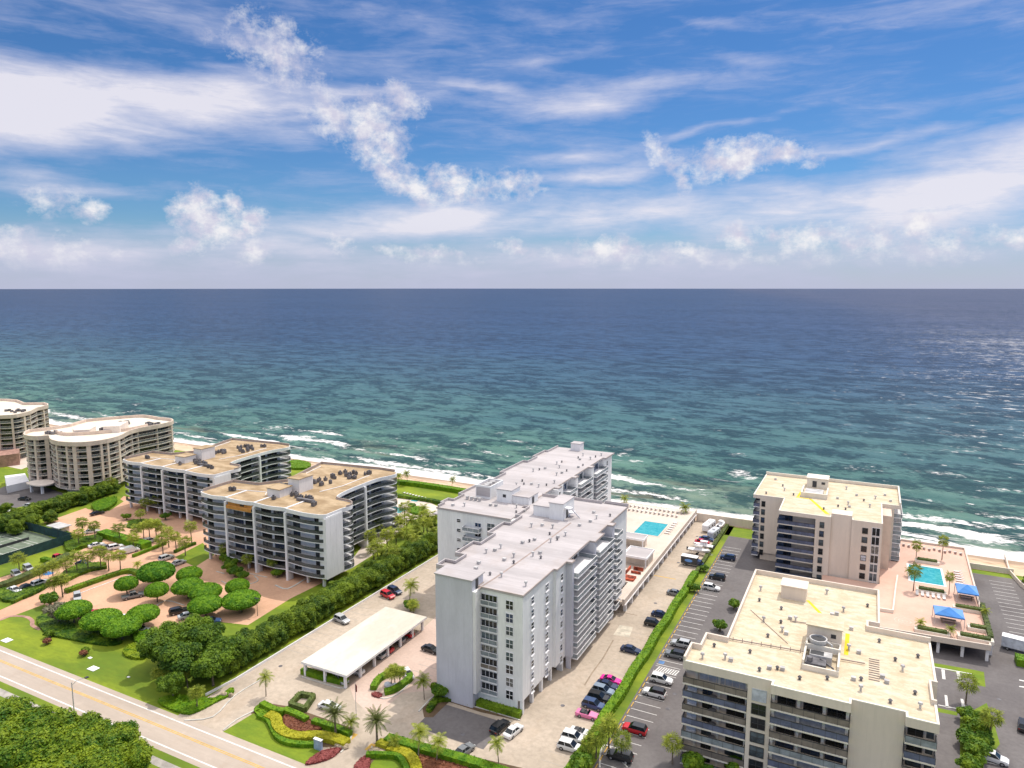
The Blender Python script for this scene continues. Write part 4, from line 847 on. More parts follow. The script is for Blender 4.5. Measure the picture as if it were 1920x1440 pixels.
# ---------------------------------------------------------------- black and white balcony blocks on the left (two of one design)
def balcony_block(label, ox, oy, nfl, boards):
    r_ = thing('balcony_block', label, 'apartment building', (-152 + ox, 143 + oy, 0))
    T = lambda pts: [(x + ox, y + oy) for x, y in pts]
    h = 3.4 + 2.5 * nfl
    core = T([(-177, 144.6), (-131.5, 144.6), (-129, 143.6), (-129, 150), (-131.5, 150.2), (-133.5, 156.5), (-142.6, 158.2), (-142.6, 187), (-169.4, 187), (-163, 164), (-168, 157), (-177, 156)])
    b = MB(); b.prism(core, 3.0, h - .7); part('wall', b, 'white_wall', r_)
    b = MB(); b.prism(offset(core, -3.), 0, 3.0); part('lobby', b, 'garage_dark', r_)
    front = [(-178.2, 144.8), (-177.8, 143.6), (-172, 142.5), (-167.0, 143.4), (-166.3, 142.9), (-160, 142.6), (-155.6, 143.2), (-154.8, 143.0), (-149, 142.5), (-143.6, 143.3), (-142.8, 142.9), (-136, 142.3), (-130.6, 142.9), (-129.2, 144.0)]
    fs = T(smoothline(front, False, 3))
    side = [(-129.1, 149.9), (-128.4, 153.5), (-131, 156.2), (-136.2, 156.8), (-138.6, 160), (-139.6, 166), (-139.8, 173), (-139.6, 180), (-137.6, 186.6), (-140, 190), (-146, 190.2)]
    ss = T(smoothline(side, False, 4))
    inner = T([(-169.6, 187.4), (-163.4, 164.4), (-168.2, 157.4), (-178.2, 156.4)])
    bands = MB(); rails = MB(); tops = MB()
    for k in range(nfl):
        z = 3.0 + 2.5 * k
        fb = MB()
        fb.prism(fs + T([(-131, 144.7), (-177.2, 144.7)]), z - .24, z); part('floor_slab', fb, 'white_trim', r_)
        fb = MB(); fb.prism(ss + T([(-146, 187.1), (-142.5, 187.1), (-142.5, 158.1), (-133.4, 156.4), (-131.4, 150.1)]), z - .28, z); part('floor_slab', fb, 'white_trim', r_)
        rb = MB(); rb.strip(fs, .07, z + .02, z + 1.0); part('railing', rb, 'rail_dark', r_)
        rb = MB(); rb.strip(ss, .07, z + .02, z + 1.05); part('railing', rb, 'rail_dark', r_)
        # glazing behind the balconies
        for x0, x1, g in [(-176.2, -174.2, 'glass'), (-168.9, -167.4, 'glass'), (-165.2, -161.6, 'glass_blue' if k % 3 == 1 else 'glass'), (-160.6, -156.6, 'glass'), (-154.0, -150.4, 'glass'), (-149.2, -145.6, 'glass'), (-144.8, -143.6, 'glass'), (-141.9, -139.6, 'glass'), (-134.0, -131.8, 'glass')]:
            if boards and k == nfl - 1 and -166 < x0 < -156: continue
            window(r_, 'S', 144.6 + oy, (x0 + x1) / 2 + ox, z + 1.1, x1 - x0, 2.0, 2, 1, 'dark_metal', g, name='sliding_door')
        for y0, y1 in [(160.5, 165.5), (167, 172), (174.5, 179), (180.5, 185.5)]:
            window(r_, 'E', -142.6 + ox, (y0 + y1) / 2 + oy, z + 1.1, y1 - y0, 2.0, 3, 1, 'dark_metal', 'glass', name='sliding_door')
        gb = MB(); gb.strip(T([(-131.35, 150.4), (-133.3, 156.45), (-139.5, 157.6)]), -.06, z + .05, z + 2.1); part('corner_glazing', gb, 'glass', r_)
    if boards:
        z = 3.0 + 2.5 * (nfl - 1)
        b = MB(); b.box(-165.9 + ox, -155.9 + ox, 143.1 + oy, 143.2 + oy, z + 1.02, z + 2.02); b.box(-165.9 + ox, -155.9 + ox, 142.32 + oy, 142.44 + oy, z + .02, z + .98); b.box(-165.9 + ox, -155.9 + ox, 142.45 + oy, 143.09 + oy, z + .93, z + 1.0)
        o = part('plywood_boarding', b, 'plywood', r_); o['label'] = 'orange plywood boarding'
        b = MB(); b.box(-161 + ox, -159.4 + ox, 143.03 + oy, 143.09 + oy, z + 1.15, z + 1.95); subpart('opening', b, 'glass', o)
    for x in (-166.6, -155.2, -143.2):
        b = MB(); b.box(x - .35 + ox, x + .35 + ox, 142.5 + oy, 144.59 + oy, 0 if x > -160 else 3, h - 1.1); part('fin_wall', b, 'white_trim', r_)
    b = MB(); b.box(-131.4 + ox, -128.98 + ox, 143.2 + oy, 145.0 + oy, 2.7, h - 1.05); b.box(-129.3 + ox, -128.97 + ox, 145.01 + oy, 150.2 + oy, 2.7, h - 1.05); part('end_wall', b, 'pale_wall', r_)
    b = MB(); b.box(-142.5 + ox, -139.2 + ox, 173.2 + oy, 173.9 + oy, 0, h - 1.05); part('fin_wall', b, 'white_trim', r_)
    for x in (-176, -166.6, -160, -155.2, -149, -143.2, -137, -131.2):
        b = MB(); b.box(x - .3 + ox, x + .3 + ox, 144 + oy, 144.7 + oy, 0, 2.7); part('column', b, 'white_trim', r_)
    out = fs + ss[0:] + inner
    b = MB(); b.prism(out, h - 1.0, h - .06); part('fascia', b, 'white_trim', r_)
    b = MB(); b.prism(offset(out, -.25), h - .055, h - .02); part('roof', b, 'roof_brown', r_)
    b = MB(); b.strip(out, .22, h - .059, h + .12, True); part('coping', b, 'white_trim', r_)
    for q_, t_, z_ in ((inner + [fs[0]], .3, .8), (ss[2:14], .25, .6), (T([(-140, 190), (-146, 190.2), (-169.3, 187.5)]), .3, .75)):
        b = MB(); b.strip(q_, t_, h + .12, h + z_); part('parapet', b, 'coping', r_)
    for x, y in ((-166.6, 146), (-155.2, 146), (-143.2, 146)):
        b = MB(); b.box(x - .25 + ox, x + .25 + ox, 142.9 + oy, 151 + oy, h - .018, h + .2); part('roof_curb', b, 'white_trim', r_)
    for x0, x1, y0, y1, zz in ((-154.6, -150.3, 156, 162, 4.2), (-157.2, -152.2, 150, 155, 2.3)):
        b = MB(); b.box(x0 + ox, x1 + ox, y0 + oy, y1 + oy, h - .02, h + zz); o = part('penthouse', b, 'pale_wall', r_)
        b = MB(); b.box(x0 - .2 + ox, x1 + .2 + ox, y0 - .2 + oy, y1 + .2 + oy, h + zz, h + zz + .2); subpart('cap', b, 'roof_brown', o)
    rr = random.Random(11 + int(ox))
    for cx, cy, n_, ex, ey in ((-150, 177, 16, 4.5, 6.5), (-152, 167, 8, 3, 2.5), (-145, 152, 7, 3.4, .9), (-152, 147.6, 2, 1, .5), (-150, 153.5, 3, 2, .8), (-171, 149, 2, 1, .6), (-158, 158.5, 6, 2.4, 1.5), (-138, 148.5, 2, 1, 1)):
        for _ in range(n_):
            x = cx + rr.uniform(-ex, ex) + ox; y = cy + rr.uniform(-ey, ey) + oy; s_ = rr.uniform(.35, .65)
            b = MB(); b.box(x - s_, x + s_, y - s_ * .8, y + s_ * .8, h + .12, h + .3 + rr.uniform(.6, 1.0)); b.box(x - s_ * .7, x + s_ * .7, y - s_ * .6, y + s_ * .6, h - .02, h + .12); b.cyl(x, y, h + .3, h + 1.42, s_ * .5, seg=10); part('condenser', b, 'duct', r_)
    for pts in ([(-146, 160), (-144, 168), (-144.5, 182)], [(-156, 160), (-165, 175), (-167, 184)], [(-172, 150), (-160, 152.5), (-158, 150)]):
        b = MB(); b.tube([(x + ox, y + oy, h + .06) for x, y in pts], .12); part('roof_pipe', b, 'white_trim', r_)
    b = MB(); b.box(-146 + ox, -140 + ox, 150.2 + oy, 151.2 + oy, h + .1, h + .8); part('cable_tray', b, 'duct', r_)
    return r_
balcony_block('black-railed white balcony block with one top bay boarded in orange plywood', 0, 0, 7, True)
balcony_block('black-railed white balcony block behind and left of the one with orange boarding', -69, 22.5, 6, False)

# ---------------------------------------------------------------- wavy beige blocks far left
def wavy_block(label, pts, nfl, clip=None, seed=3):
    r_ = thing('wavy_block', label, 'apartment building', (pts[0][0], pts[0][1], 0))
    out = smoothline(pts, True, 2)
    h = 3 + 2.55 * nfl
    core = offset(out, -1.5)
    b = MB(); b.prism(core, 3, h); part('glazed_wall', b, 'glass', r_)
    b = MB(); b.prism(offset(out, -4), 0, 3); part('lobby', b, 'beige_wall', r_)
    for k in range(nfl):
        z = 3 + 2.55 * k
        b = MB(); b.prism(out, z - .2, z); part('floor_slab', b, 'beige_trim', r_)
        b = MB(); b.strip(out, .05, z + .01, z + .85, True); part('railing', b, 'rail_clear', r_)
        b = MB(); b.strip(out, .1, z + .95, z + 1.03, True); part('handrail', b, 'beige_trim', r_)
    n_ = len(out); rr = random.Random(seed); i = 1
    while i < n_:
        p = out[i]; c_ = core[i]; q = out[(i + 1) % n_]; cq = core[(i + 1) % n_]
        wd = rr.choice((.5, .9, 1.0, 1.5))
        d = Vector((q[0] - p[0], q[1] - p[1])).normalized() * wd
        b = MB(); fo = -.04 if wd > .7 else .3; b.prism([(p[0] + (c_[0] - p[0]) * fo, p[1] + (c_[1] - p[1]) * fo), (p[0] + (c_[0] - p[0]) * fo + d.x, p[1] + (c_[1] - p[1]) * fo + d.y), (c_[0] + (c_[0] - p[0]) * .2 + d.x, c_[1] + (c_[1] - p[1]) * .2 + d.y), (c_[0] + (c_[0] - p[0]) * .2, c_[1] + (c_[1] - p[1]) * .2)], 3, h)
        part('pier', b, 'beige_wall', r_); i += rr.choice((1, 2, 2))
    b = MB(); b.prism(offset(out, .25), h - .3, h + .1); part('roof', b, 'roof_pale', r_)
    b = MB(); b.strip(offset(out, .3), .5, h - .35, h + 1.4, True); part('parapet', b, 'beige_wall', r_)
    return r_, h
A_ = [(-311, 167), (-305, 165.6), (-300.6, 166.6), (-298.5, 169.8), (-294, 167.5), (-289, 165.4), (-283, 164.6), (-277, 165.8), (-272.5, 168.6), (-270.5, 173), (-270.6, 178.5), (-273.5, 184.5), (-277.5, 190), (-279.6, 196), (-279.2, 205), (-280.5, 213), (-286, 217.5), (-295, 217.5), (-303, 218.5), (-309, 217), (-315, 208), (-319.5, 198.5), (-315, 189), (-315.5, 179), (-318, 173)]
r_, hA = wavy_block('beige apartment block with wavy balconies and pale roof, complete in view at the far left', A_, 7)
def on_a(nm, x0, x1, y0, y1, z0, z1, m_):
    b = MB(); b.box(x0, x1, y0, y1, z0, z1); return part(nm, b, m_, r_)
for poly, z1 in (([(-301, 181), (-295, 178), (-291, 182), (-296, 188)], 2.2), ([(-296, 192), (-288, 186), (-283, 190), (-290, 199)], 3.0)):
    b = MB(); b.prism(poly, hA + .1, hA + z1); part('penthouse', b, 'beige_trim', r_)
b = MB(); b.strip(smoothline([(-305, 176), (-296, 176), (-288, 184), (-283, 194), (-284, 204)], False, 4), .5, hA + .1, hA + 1.5); part('roof_screen', b, 'beige_wall', r_)
rr = random.Random(4)
for cx, cy, n_ in ((-306, 176, 8), (-300, 186, 6), (-287, 208, 12), (-300, 205, 8), (-293, 190, 4)):
    for _ in range(n_):
        x = cx + rr.uniform(-3, 3); y = cy + rr.uniform(-2.2, 2.2); b = MB(); b.box(x - .6, x + .6, y - .5, y + .5, hA + .1, hA + 1.2); part('condenser', b, 'duct', r_)
b = MB(); b.prism(smoothline([(-303, 162), (-298, 160.5), (-293, 161), (-291, 164), (-294, 168), (-301, 168)], True, 3), 3.4, 3.8); part('entrance_canopy', b, 'beige_trim', r_)
for x, y in ((-300, 162), (-293.5, 162.5)): b = MB(); b.box(x - .4, x + .4, y - .4, y + .4, 0, 3.4); part('canopy_column', b, 'white_trim', r_)
A2_ = [(-365, 188), (-362.5, 192), (-366, 200), (-374, 208), (-377, 215), (-387, 219), (-396, 214), (-410, 218), (-425, 214), (-428, 200), (-420, 188), (-405, 183), (-392, 185), (-380, 182), (-371, 183.5)]
r_, h_ = wavy_block('beige wavy-balcony block cut off by the left edge of the picture', A2_, 7, seed=8)
rr = random.Random(5)
for _ in range(10):
    x = -378 + rr.uniform(-5, 5); y = 200 + rr.uniform(-3, 3); b = MB(); b.box(x - .6, x + .6, y - .5, y + .5, h_ + .1, h_ + 1.2); part('condenser', b, 'duct', r_)
b = MB(); b.prism([(-372, 184), (-355, 178), (-352, 186), (-366, 194)], 0, 5.5); o = part('podium', b, 'brick', r_)
b = MB(); b.prism([G(10, 905), G(48, 900), G(56, 915), G(14, 925)], 0, 3.0); solo('retaining_wall', b, 'white_trim', 'low white service wall beside the complete beige wavy block', 'wall', (*G(10, 915), 0))

# ---------------------------------------------------------------- carport, garden walls, pool decks
cp = thing('carport', 'long white flat-roofed carport on square posts in the middle yard', 'carport', (-98, 107, 0))
b = MB(); b.box(-104, -91.8, 106.5, 136, 3.0, 3.25); part('roof', b, 'carport_roof', cp)
b = MB(); b.strip(rect(-104.04, -91.76, 106.46, 136.04), .12, 2.75, 3.22, True); part('fascia', b, 'white_trim', cp)
for y in (107, 111.8, 116.6, 121.4, 126.2, 131, 135.2):
    for x in ((-92.6, -103.4) if y > 110 else (-92.6, -98, -103.4)):
        b = MB(); b.box(x - .25, x + .25, y - .25, y + .25, 0, 2.75); part('post', b, 'white_trim', cp)
# middle pool deck above the parking arcade
gd = thing('pool_terrace', 'raised cream pool terrace beside the white tower with open parking bays below', 'terrace', (-52, 178, 0))
b = MB(); b.prism([(-79.3, 236.5), (-79.3, 248), (-51.9, 248), (-51.9, 165.5), (-54.8, 165.5), (-54.8, 178.2), (-77, 178.2), (-77, 236.5)], 2.5, 3.0); part('deck_slab', b, 'deck_cream', gd)
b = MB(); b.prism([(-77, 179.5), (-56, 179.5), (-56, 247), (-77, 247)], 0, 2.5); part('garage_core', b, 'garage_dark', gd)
b = MB(); b.box(-52.3, -51.6, 165.3, 248.3, 2.2, 3.9); part('parapet', b, 'deck_cream', gd)
b = MB(); b.box(-79, -52.3, 247.9, 248.2, 0, 3.0); b.box(-53, -51.9, 246.9, 247.9, 0, 2.2); part('sea_wall', b, 'cream_wall', gd)
for i in range(16):
    y = 167 + 5.1 * i; b = MB(); b.box(-52.5, -51.7, y, y + .7, 0, 2.2); part('column', b, 'white_trim', gd)
b = MB(); b.box(-51.595, -51.4, 165.3, 248.2, 2.2, 2.5); part('ledge', b, 'pale_wall', gd)
b = MB()
for i in range(14):
    x = -77.5 + 1.9 * i; b.box(x, x + .06, 247.5, 247.56, 3, 4.0)
b.box(-78, -52.4, 247.5, 247.55, 3.95, 4.0); part('terrace_rail', b, 'pale_metal', gd)
def pool(label, x0, x1, y0, y1, z, rim):
    t = thing('swimming_pool', label, 'swimming pool', ((x0 + x1) / 2, y0, z))
    b = MB(); b.strip(rect(x0 - .5, x1 + .5, y0 - .5, y1 + .5), .5, z + .01, z + .09, True); part('coping', b, rim, t)
    b = MB(); b.box(x0, x1, y0, y1, z + .004, z + .012); part('basin', b, 'pool_floor', t)
    b = MB(); b.face([(x0, y0, z + .05), (x1, y0, z + .05), (x1, y1, z + .05), (x0, y1, z + .05)]); part('water', b, 'pool_water', t)
mk('pool_floor', (.04, .36, .40), var=.1)
m = bpy.data.materials.new('pool_water'); m.use_nodes = True; n = NT(m.node_tree); bs = n.n['Principled BSDF']
gp = n.new('ShaderNodeNewGeometry').outputs['Position']
n.put(bs.inputs['Base Color'], n.mix(n.ramp(n.noise(gp, .9, 4., .6, 1.), .35, .65), (.03, .33, .38), (.09, .45, .48))); bs.inputs['Roughness'].default_value = .15
bp = n.new('ShaderNodeBump', i_Strength=.3, i_Distance=.05); n.put(bp.inputs['Height'], n.noise(gp, 2.2, 3.)); n.put(bs.inputs['Normal'], bp.outputs[0]); M['pool_water'] = m
pool('turquoise rectangular pool on the cream terrace of the white tower', -65.2, -57.2, 217, 230, 3.0, 'deck_cream')
pool('turquoise rectangular pool on the pink terrace near the blue canopies', 13.5, 21.3, 212.2, 225, 3.6, 'white_trim')
pool('small turquoise pool glimpsed behind the orange-boarded balcony block', -157, -150.5, 206.5, 212, .02, 'deck_cream')
pool('tiny blue spa pool nearer the beach behind the balcony block', -156, -153, 221, 224, .02, 'deck_cream')
sheet('pool_terrace_paving', [(640, 1075), (690, 1010), (735, 960), (720, 945), (735, 930), (790, 935), (822, 950), (822, 965), (770, 975), (745, 1000), (700, 1040), (665, 1062)], 2, 'deck_cream')
# cabanas of the middle terrace
for i, (x0, x1, y0, y1, lab) in enumerate([(-65.5, -58, 203.5, 208, 'flat-roofed cabana strip between the tower and its pool'), (-60, -52.9, 189.2, 197, 'square flat-roofed cabana nearer the tower than the pool')]):
    t = thing('cabana', lab, 'cabana', ((x0 + x1) / 2, y0, 3.))
    b = MB(); b.box(x0, x1, y0, y1, 5.7, 5.95); b.strip(rect(x0 - .1, x1 + .1, y0 - .1, y1 + .1), .2, 5.6, 6.2, True); part('roof', b, 'white_trim', t)
    b = MB(); b.box(x0 + .3, x1 - .3, y0 + .3, y1 - .3, 5.951, 6.0); part('roof_deck', b, 'roof_pink', t)
    b = MB(); b.box(x0 + .2, x1 - .2, y0 + 2.4, y1 - .2, 3., 5.7); part('wall', b, 'cream_wall', t)
    for x in (x0 + .2, x1 - .5): b = MB(); b.box(x, x + .3, y0 + .2, y0 + .5, 3, 5.7); part('post', b, 'white_trim', t)
b = MB(); b.box(-57.5, -53.6, 179, 182, 3.0, 3.5); b.box(-57.2, -56.9, 182, 187.6, 3, 3.9); b.box(-56, -53.2, 187, 187.3, 3.1, 4.0); b.box(-56, -53.2, 184.6, 184.9, 3.1, 3.7)
solo('barrier_pile', b, 'red', 'red and orange barriers piled on the terrace beside the white tower', 'barriers', (-55, 179, 3.))
# wall behind the lots by the beach
b = MB(); b.box(-51.5, -29.4, 247.3, 247.8, 0, 2.9); solo('beach_wall', b, 'cream_wall', 'cream wall closing the two parking yards off from the beach', 'wall', (-40, 247.5, 0))
b = MB(); b.box(29.6, 40.8, 240.2, 240.6, 0, 1.6); solo('beach_wall', b, 'cream_wall', 'low cream wall closing the right-hand parking strip off from the beach', 'wall', (35, 240.4, 0))
b = MB(); b.strip([G(2000, 1160), G(1915, 1100), G(1893, 1075), G(1885, 1045)], .3, 0, 1.2); solo('side_wall', b, 'cream_wall', 'low wall along the right edge of the right-hand parking strip', 'wall', (*G(1900, 1090), 0))
b = MB(); b.strip([(-115.4, 247), (-115.4, 99), (-116.2, 92)], .25, 0, .5); solo('garden_wall', b, 'pale_wall', 'long low wall under the tall tree hedge beside the middle yard', 'wall', (-115.5, 150, 0))
# right pool deck
rd = thing('pool_terrace', 'raised pink pool terrace right of the cream blocks with parking under its front edge', 'terrace', (18, 177, 0))
DK = [(4.8, 176.8), (27.4, 179.2), (29.0, 245.6), (10.8, 246.6), (10.8, 225), (6.2, 218), (6.2, 205), (-24, 205), (-24, 177)]
DK = [(-8, 176.4), (27.6, 178.8), (29.2, 246), (10.8, 246), (10.8, 225.8), (6.0, 225.8), (6.0, 205.9), (-8, 205.9)]
b = MB(); b.prism(DK, 3.1, 3.6); part('deck_slab', b, 'deck_pink', rd)
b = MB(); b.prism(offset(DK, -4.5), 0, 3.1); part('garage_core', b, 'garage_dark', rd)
b = MB(); b.strip([(-8, 176.3), (27.7, 178.7), (29.3, 246.1), (11, 246.1)], .4, 2.9, 4.2); part('parapet', b, 'deck_cream', rd)
for i in range(8):
    x = -6 + 4.7 * i; b = MB(); b.box(x, x + .6, 177.2 + .067 * (x + 8), 177.9 + .067 * (x + 8), 0, 3.1); part('column', b, 'pale_wall', rd)
for i in range(9):
    y = 183 + 7.4 * i; b = MB(); b.box(28.0, 28.6, y, y + .6, 0, 3.1); part('column', b, 'pale_wall', rd)
b = MB(); b.strip([(10.2, 213), (9.6, 205), (8.6, 188.4), (6.2, 188.2), (-2, 188)], .35, 3.6, 4.4); part('inner_wall', b, 'cream_trim', rd)
b = MB(); b.face([(-2, 188.3, 3.62), (8.2, 188.6, 3.62), (9.4, 205.8, 3.62), (-2, 205.8, 3.62)]); part('inner_paving', b, 'deck_pink', rd)
for (x0, x1, y0, y1) in ((15.2, 21.3, 227.6, 229.2), (14.5, 21.3, 204.6, 206.4), (22, 28.4, 196.8, 198.4), (24, 28.4, 186, 188), (13, 20, 179.4, 181.4), (21.5, 28.4, 180.2, 182.2)):
    b = MB(); b.box(x0, x1, y0, y1, 3.61, 4.3); b.strip(rect(x0, x1, y0, y1), .2, 4.3, 4.4, True); part('planter', b, 'cream_trim', rd)
b = MB()
for r0 in (2.2, 1.4, .6):
    b.strip([(11.2 + r0 * math.cos(t * .2618), 184.6 + r0 * math.sin(t * .2618)) for t in range(24)], .12, 3.601, 3.61, True)
part('paving_circle', b, 'deck_cream', rd)
for i, (x0, x1, y0, y1, lab) in enumerate([(23.3, 27.9, 202.6, 208.8, 'blue canopy tent beside the right-hand pool, the one nearer the sea'), (17.3, 23.3, 186, 191.2, 'blue canopy tent over tables, the one nearer the paving circle')]):
    t = thing('canopy_tent', lab, 'canopy tent', ((x0 + x1) / 2, (y0 + y1) / 2, 3.6))
    xc, yc = (x0 + x1) / 2, (y0 + y1) / 2; z0, z1 = 6.2, 7.4
    b = MB(); c4 = [(x0, y0, z0), (x1, y0, z0), (x1, y1, z0), (x0, y1, z0)]; ap = (xc, yc, z1)
    b.face([c4[0], c4[1], ap]); b.face([c4[2], c4[3], ap]); b.mi = 1; b.face([c4[1], c4[2], ap]); b.face([c4[3], c4[0], ap]); b.mi = 0
    b.strip(rect(x0, x1, y0, y1), .04, z0 - .3, z0, True)
    part('canopy', b, ['canopy_blue', 'canopy_blue_pale'], t)
    for x, y in ((x0, y0), (x1, y0), (x1, y1), (x0, y1)): b = MB(); b.cyl(x, y, 3.6, z0, .07, seg=8); part('pole', b, 'pale_metal', t)
    tt = thing('picnic_table', 'dark table with benches under the ' + ('nearer-the-sea' if i == 0 else 'circle-side') + ' blue canopy', 'table', (xc, yc, 3.6))
    b = MB(); b.box(xc - 1.6, xc + 1.6, yc - .4, yc + .4, 4.3, 4.38); part('tabletop', b, 'wood', tt)
    for s_ in (-1, 1): b = MB(); b.box(xc - 1.6, xc + 1.6, yc + s_ * .9 - .15, yc + s_ * .9 + .15, 4.0, 4.06); b.box(xc - 1.3, xc - 1.2, yc + s_ * .9 - .1, yc + s_ * .9 + .1, 3.6, 4.0); b.box(xc + 1.2, xc + 1.3, yc + s_ * .9 - .1, yc + s_ * .9 + .1, 3.6, 4.0); part('bench', b, 'wood', tt)
    for s_ in (-1.3, 1.2): b = MB(); b.box(xc + s_, xc + s_ + .1, yc - .3, yc + .3, 3.6, 4.3); part('leg', b, 'wood', tt)
# loungers
lb = MB(); lb.box(-.33, .33, -.95, .35, .28, .36); 
lounger = thing('sun_lounger', '', 'sun lounger', (0, 0, 0)); link('seat', lb.mesh('seat', 'lounger'), lounger)
lb = MB(); lb.raw([(-.33, .35, .3), (.33, .35, .3), (.33, .95, .75), (-.33, .95, .75), (-.33, .35, .37), (.33, .35, .37), (.33, .92, .82), (-.33, .92, .82)], [(0, 3, 2, 1), (4, 5, 6, 7), (0, 1, 5, 4), (1, 2, 6, 5), (2, 3, 7, 6), (3, 0, 4, 7)])
link('backrest', lb.mesh('backrest', 'lounger'), lounger)
lb = MB()
for sx_, sy_ in ((-.3, -.85), (.24, -.85), (-.3, .25), (.24, .25)): lb.box(sx_, sx_ + .06, sy_, sy_ + .06, 0, .28)
link('legs', lb.mesh('legs', 'pale_metal'), lounger)
first = True
def lay(x, y, z, rz, label, group):
    global first
    if first: first = False; lounger.location = (x, y, z); lounger.rotation_euler = (0, 0, rz); lounger['label'] = label; lounger['group'] = group
    else: o = copy_tree(lounger, None, (x, y, z), rz, label); o['group'] = group
for r0, (y, n_, nm) in enumerate(((243.6, 13, 'row closest to the sea rail'), (239.2, 12, 'second row from the sea rail'))):
    for i in range(n_): lay(-74.5 + 1.55 * i + r0 * .8, y + .2 * (i % 3 == 1), 3.0, math.pi + .04 * (i % 2), '%s white lounger from the tower in the %s' % (ORD[i], nm), 'loungers on the cream terrace')
for i in range(6): lay(-55.2, 232 - 2.2 * i, 3.0, -math.pi / 2, '%s white lounger from the sea along the arcade side of the cream terrace pool' % ORD[i], 'loungers on the cream terrace')
for i in range(12): lay(12.8 + 1.35 * i, 241.5 - .5 * (i % 3), 3.6, math.pi, '%s lounger from the cream block in the sea-side row of the pink terrace' % ORD[i], 'loungers on the pink terrace')
for i in range(7): lay(25.4, 224.5 - 1.8 * i, 3.6, -math.pi / 2, '%s lounger from the sea along the outer edge of the pink terrace' % ORD[i], 'loungers on the pink terrace')
for i in range(6): lay(14.6 + 1.2 * i, 203.0, 3.6, 0, '%s lounger from the left in front of the planter below the pink terrace pool' % ORD[i], 'loungers on the pink terrace')
for i in range(8): lay(-164 + 1.6 * i, 228.2 - .3 * i, .02, math.pi, '%s lounger from the left on the garden pool deck behind the boarded balcony block' % ORD[i], 'loungers behind the balcony block')

# ---------------------------------------------------------------- vegetation
def leaves(mb, blobs, n_, size, rr, shell=.72, flat=0.):
    tot = sum((b_[3] * b_[4] + b_[4] * b_[5] + b_[3] * b_[5]) for b_ in blobs)
    for cx, cy, cz, rx, ry, rz in blobs:
        k = int(n_ * (rx * ry + ry * rz + rx * rz) / tot)
        for _ in range(k):
            u = rr.uniform(-.55, 1); t = rr.uniform(0, 6.2832); s_ = math.sqrt(1 - u * u)
            q = Vector((s_ * math.cos(t), s_ * math.sin(t), u)); r_ = rr.uniform(shell, 1.04)
            p = Vector((cx + q.x * rx * r_, cy + q.y * ry * r_, cz + q.z * rz * r_))
            nn = (q + Vector((rr.gauss(0, .55), rr.gauss(0, .5), rr.gauss(.62, .45)))).normalized()
            a = nn.cross(Vector((0, 0, 1)) if abs(nn.z) < .9 else Vector((1, 0, 0))).normalized(); c_ = nn.cross(a)
            th = rr.uniform(0, 3.14); a, c_ = a * math.cos(th) + c_ * math.sin(th), c_ * math.cos(th) - a * math.sin(th)
            sz = size * rr.uniform(.6, 1.3)
            mb.face([tuple(p - a * sz), tuple(p - c_ * sz * .6 + nn * .1 * sz), tuple(p + a * sz), tuple(p + c_ * sz * .6 + nn * .1 * sz)])
def ell(mb, cx, cy, cz, rx, ry, rz, seg=12, rings=7, rr=None):
    vs = []; fs = []
    for i in range(1, rings):
        ph = math.pi * i / rings
        for k in range(seg):
            t = 6.2832 * k / seg; j = 1 + (rr.uniform(-.08, .08) if rr else 0)
            vs.append((cx + rx * math.sin(ph) * math.cos(t) * j, cy + ry * math.sin(ph) * math.sin(t) * j, cz + rz * math.cos(ph) * j))
    vs += [(cx, cy, cz + rz), (cx, cy, cz - rz)]; nn = len(vs)
    for i in range(rings - 2):
        for k in range(seg): fs.append((i * seg + k, (i + 1) * seg + k, (i + 1) * seg + (k + 1) % seg, i * seg + (k + 1) % seg))
    for k in range(seg): fs.append((nn - 2, k, (k + 1) % seg)); fs.append((nn - 1, (rings - 2) * seg + (k + 1) % seg, (rings - 2) * seg + k))
    mb.raw(vs, fs)
class Tree:
    """a kind of tree: one set of meshes, copied to every place"""
    def __init__(s, name, cat, crown, crown_m, trunk, trunk_m='trunk'):
        s.name, s.cat = name, cat; s.c = crown.mesh('crown', crown_m); s.t = trunk.mesh('trunk', trunk_m) if trunk else None
    def at(s, x, y, label, group=None, sc=1., rz=None, z=0., scz=None):
        t = thing(s.name, label, s.cat, (x, y, z), rnd.uniform(0, 6.28) if rz is None else rz, group); scz = scz or sc; t.scale = (sc, sc, scz)
        link('crown', s.c, t)
        if s.t: link('trunk', s.t, t)
        return t
def bushy(seed, hgt, rad, n_, size, lob=9, low=False):
    rr = random.Random(seed); c_ = MB(); t_ = MB(); bl = [(0, 0, hgt * .62, rad * .72, rad * .72, hgt * .34)]
    if low: bl += [(0, 0, hgt * .3, rad * .8, rad * .8, hgt * .3)]
    for i in range(lob):
        a = 2.39996 * i + rr.uniform(-.3, .3); q = rr.uniform(.25, .82) * rad; r_ = rad * rr.uniform(.20, .42)
        bl.append((q * math.cos(a), q * math.sin(a), hgt * rr.uniform(.2 if low else .42, .84), r_, r_, r_ * (1.1 if low else .85)))
    leaves(c_, bl, n_, size, rr)
    for b_ in bl: ell(c_, b_[0], b_[1], b_[2], b_[3] * .78, b_[4] * .78, b_[5] * .78, 9, 6, rr)
    t_.tube([(0, 0, -.1), (.1, .05, hgt * .3), (0, 0, hgt * .6)], [.28, .2, .12])
    for i in range(4):
        a = 1.57 * i + .4; t_.tube([(0, 0, hgt * .28), (rad * .4 * math.cos(a), rad * .4 * math.sin(a), hgt * .62)], [.14, .06])
    return c_, t_
BUSH = [Tree('broadleaf_tree', 'tree', *(lambda ct: (ct[0], 'leaf_dense', ct[1]))(bushy(20 + i, 7.5, 4.3, 7000, .25, 16))) for i in range(2)]
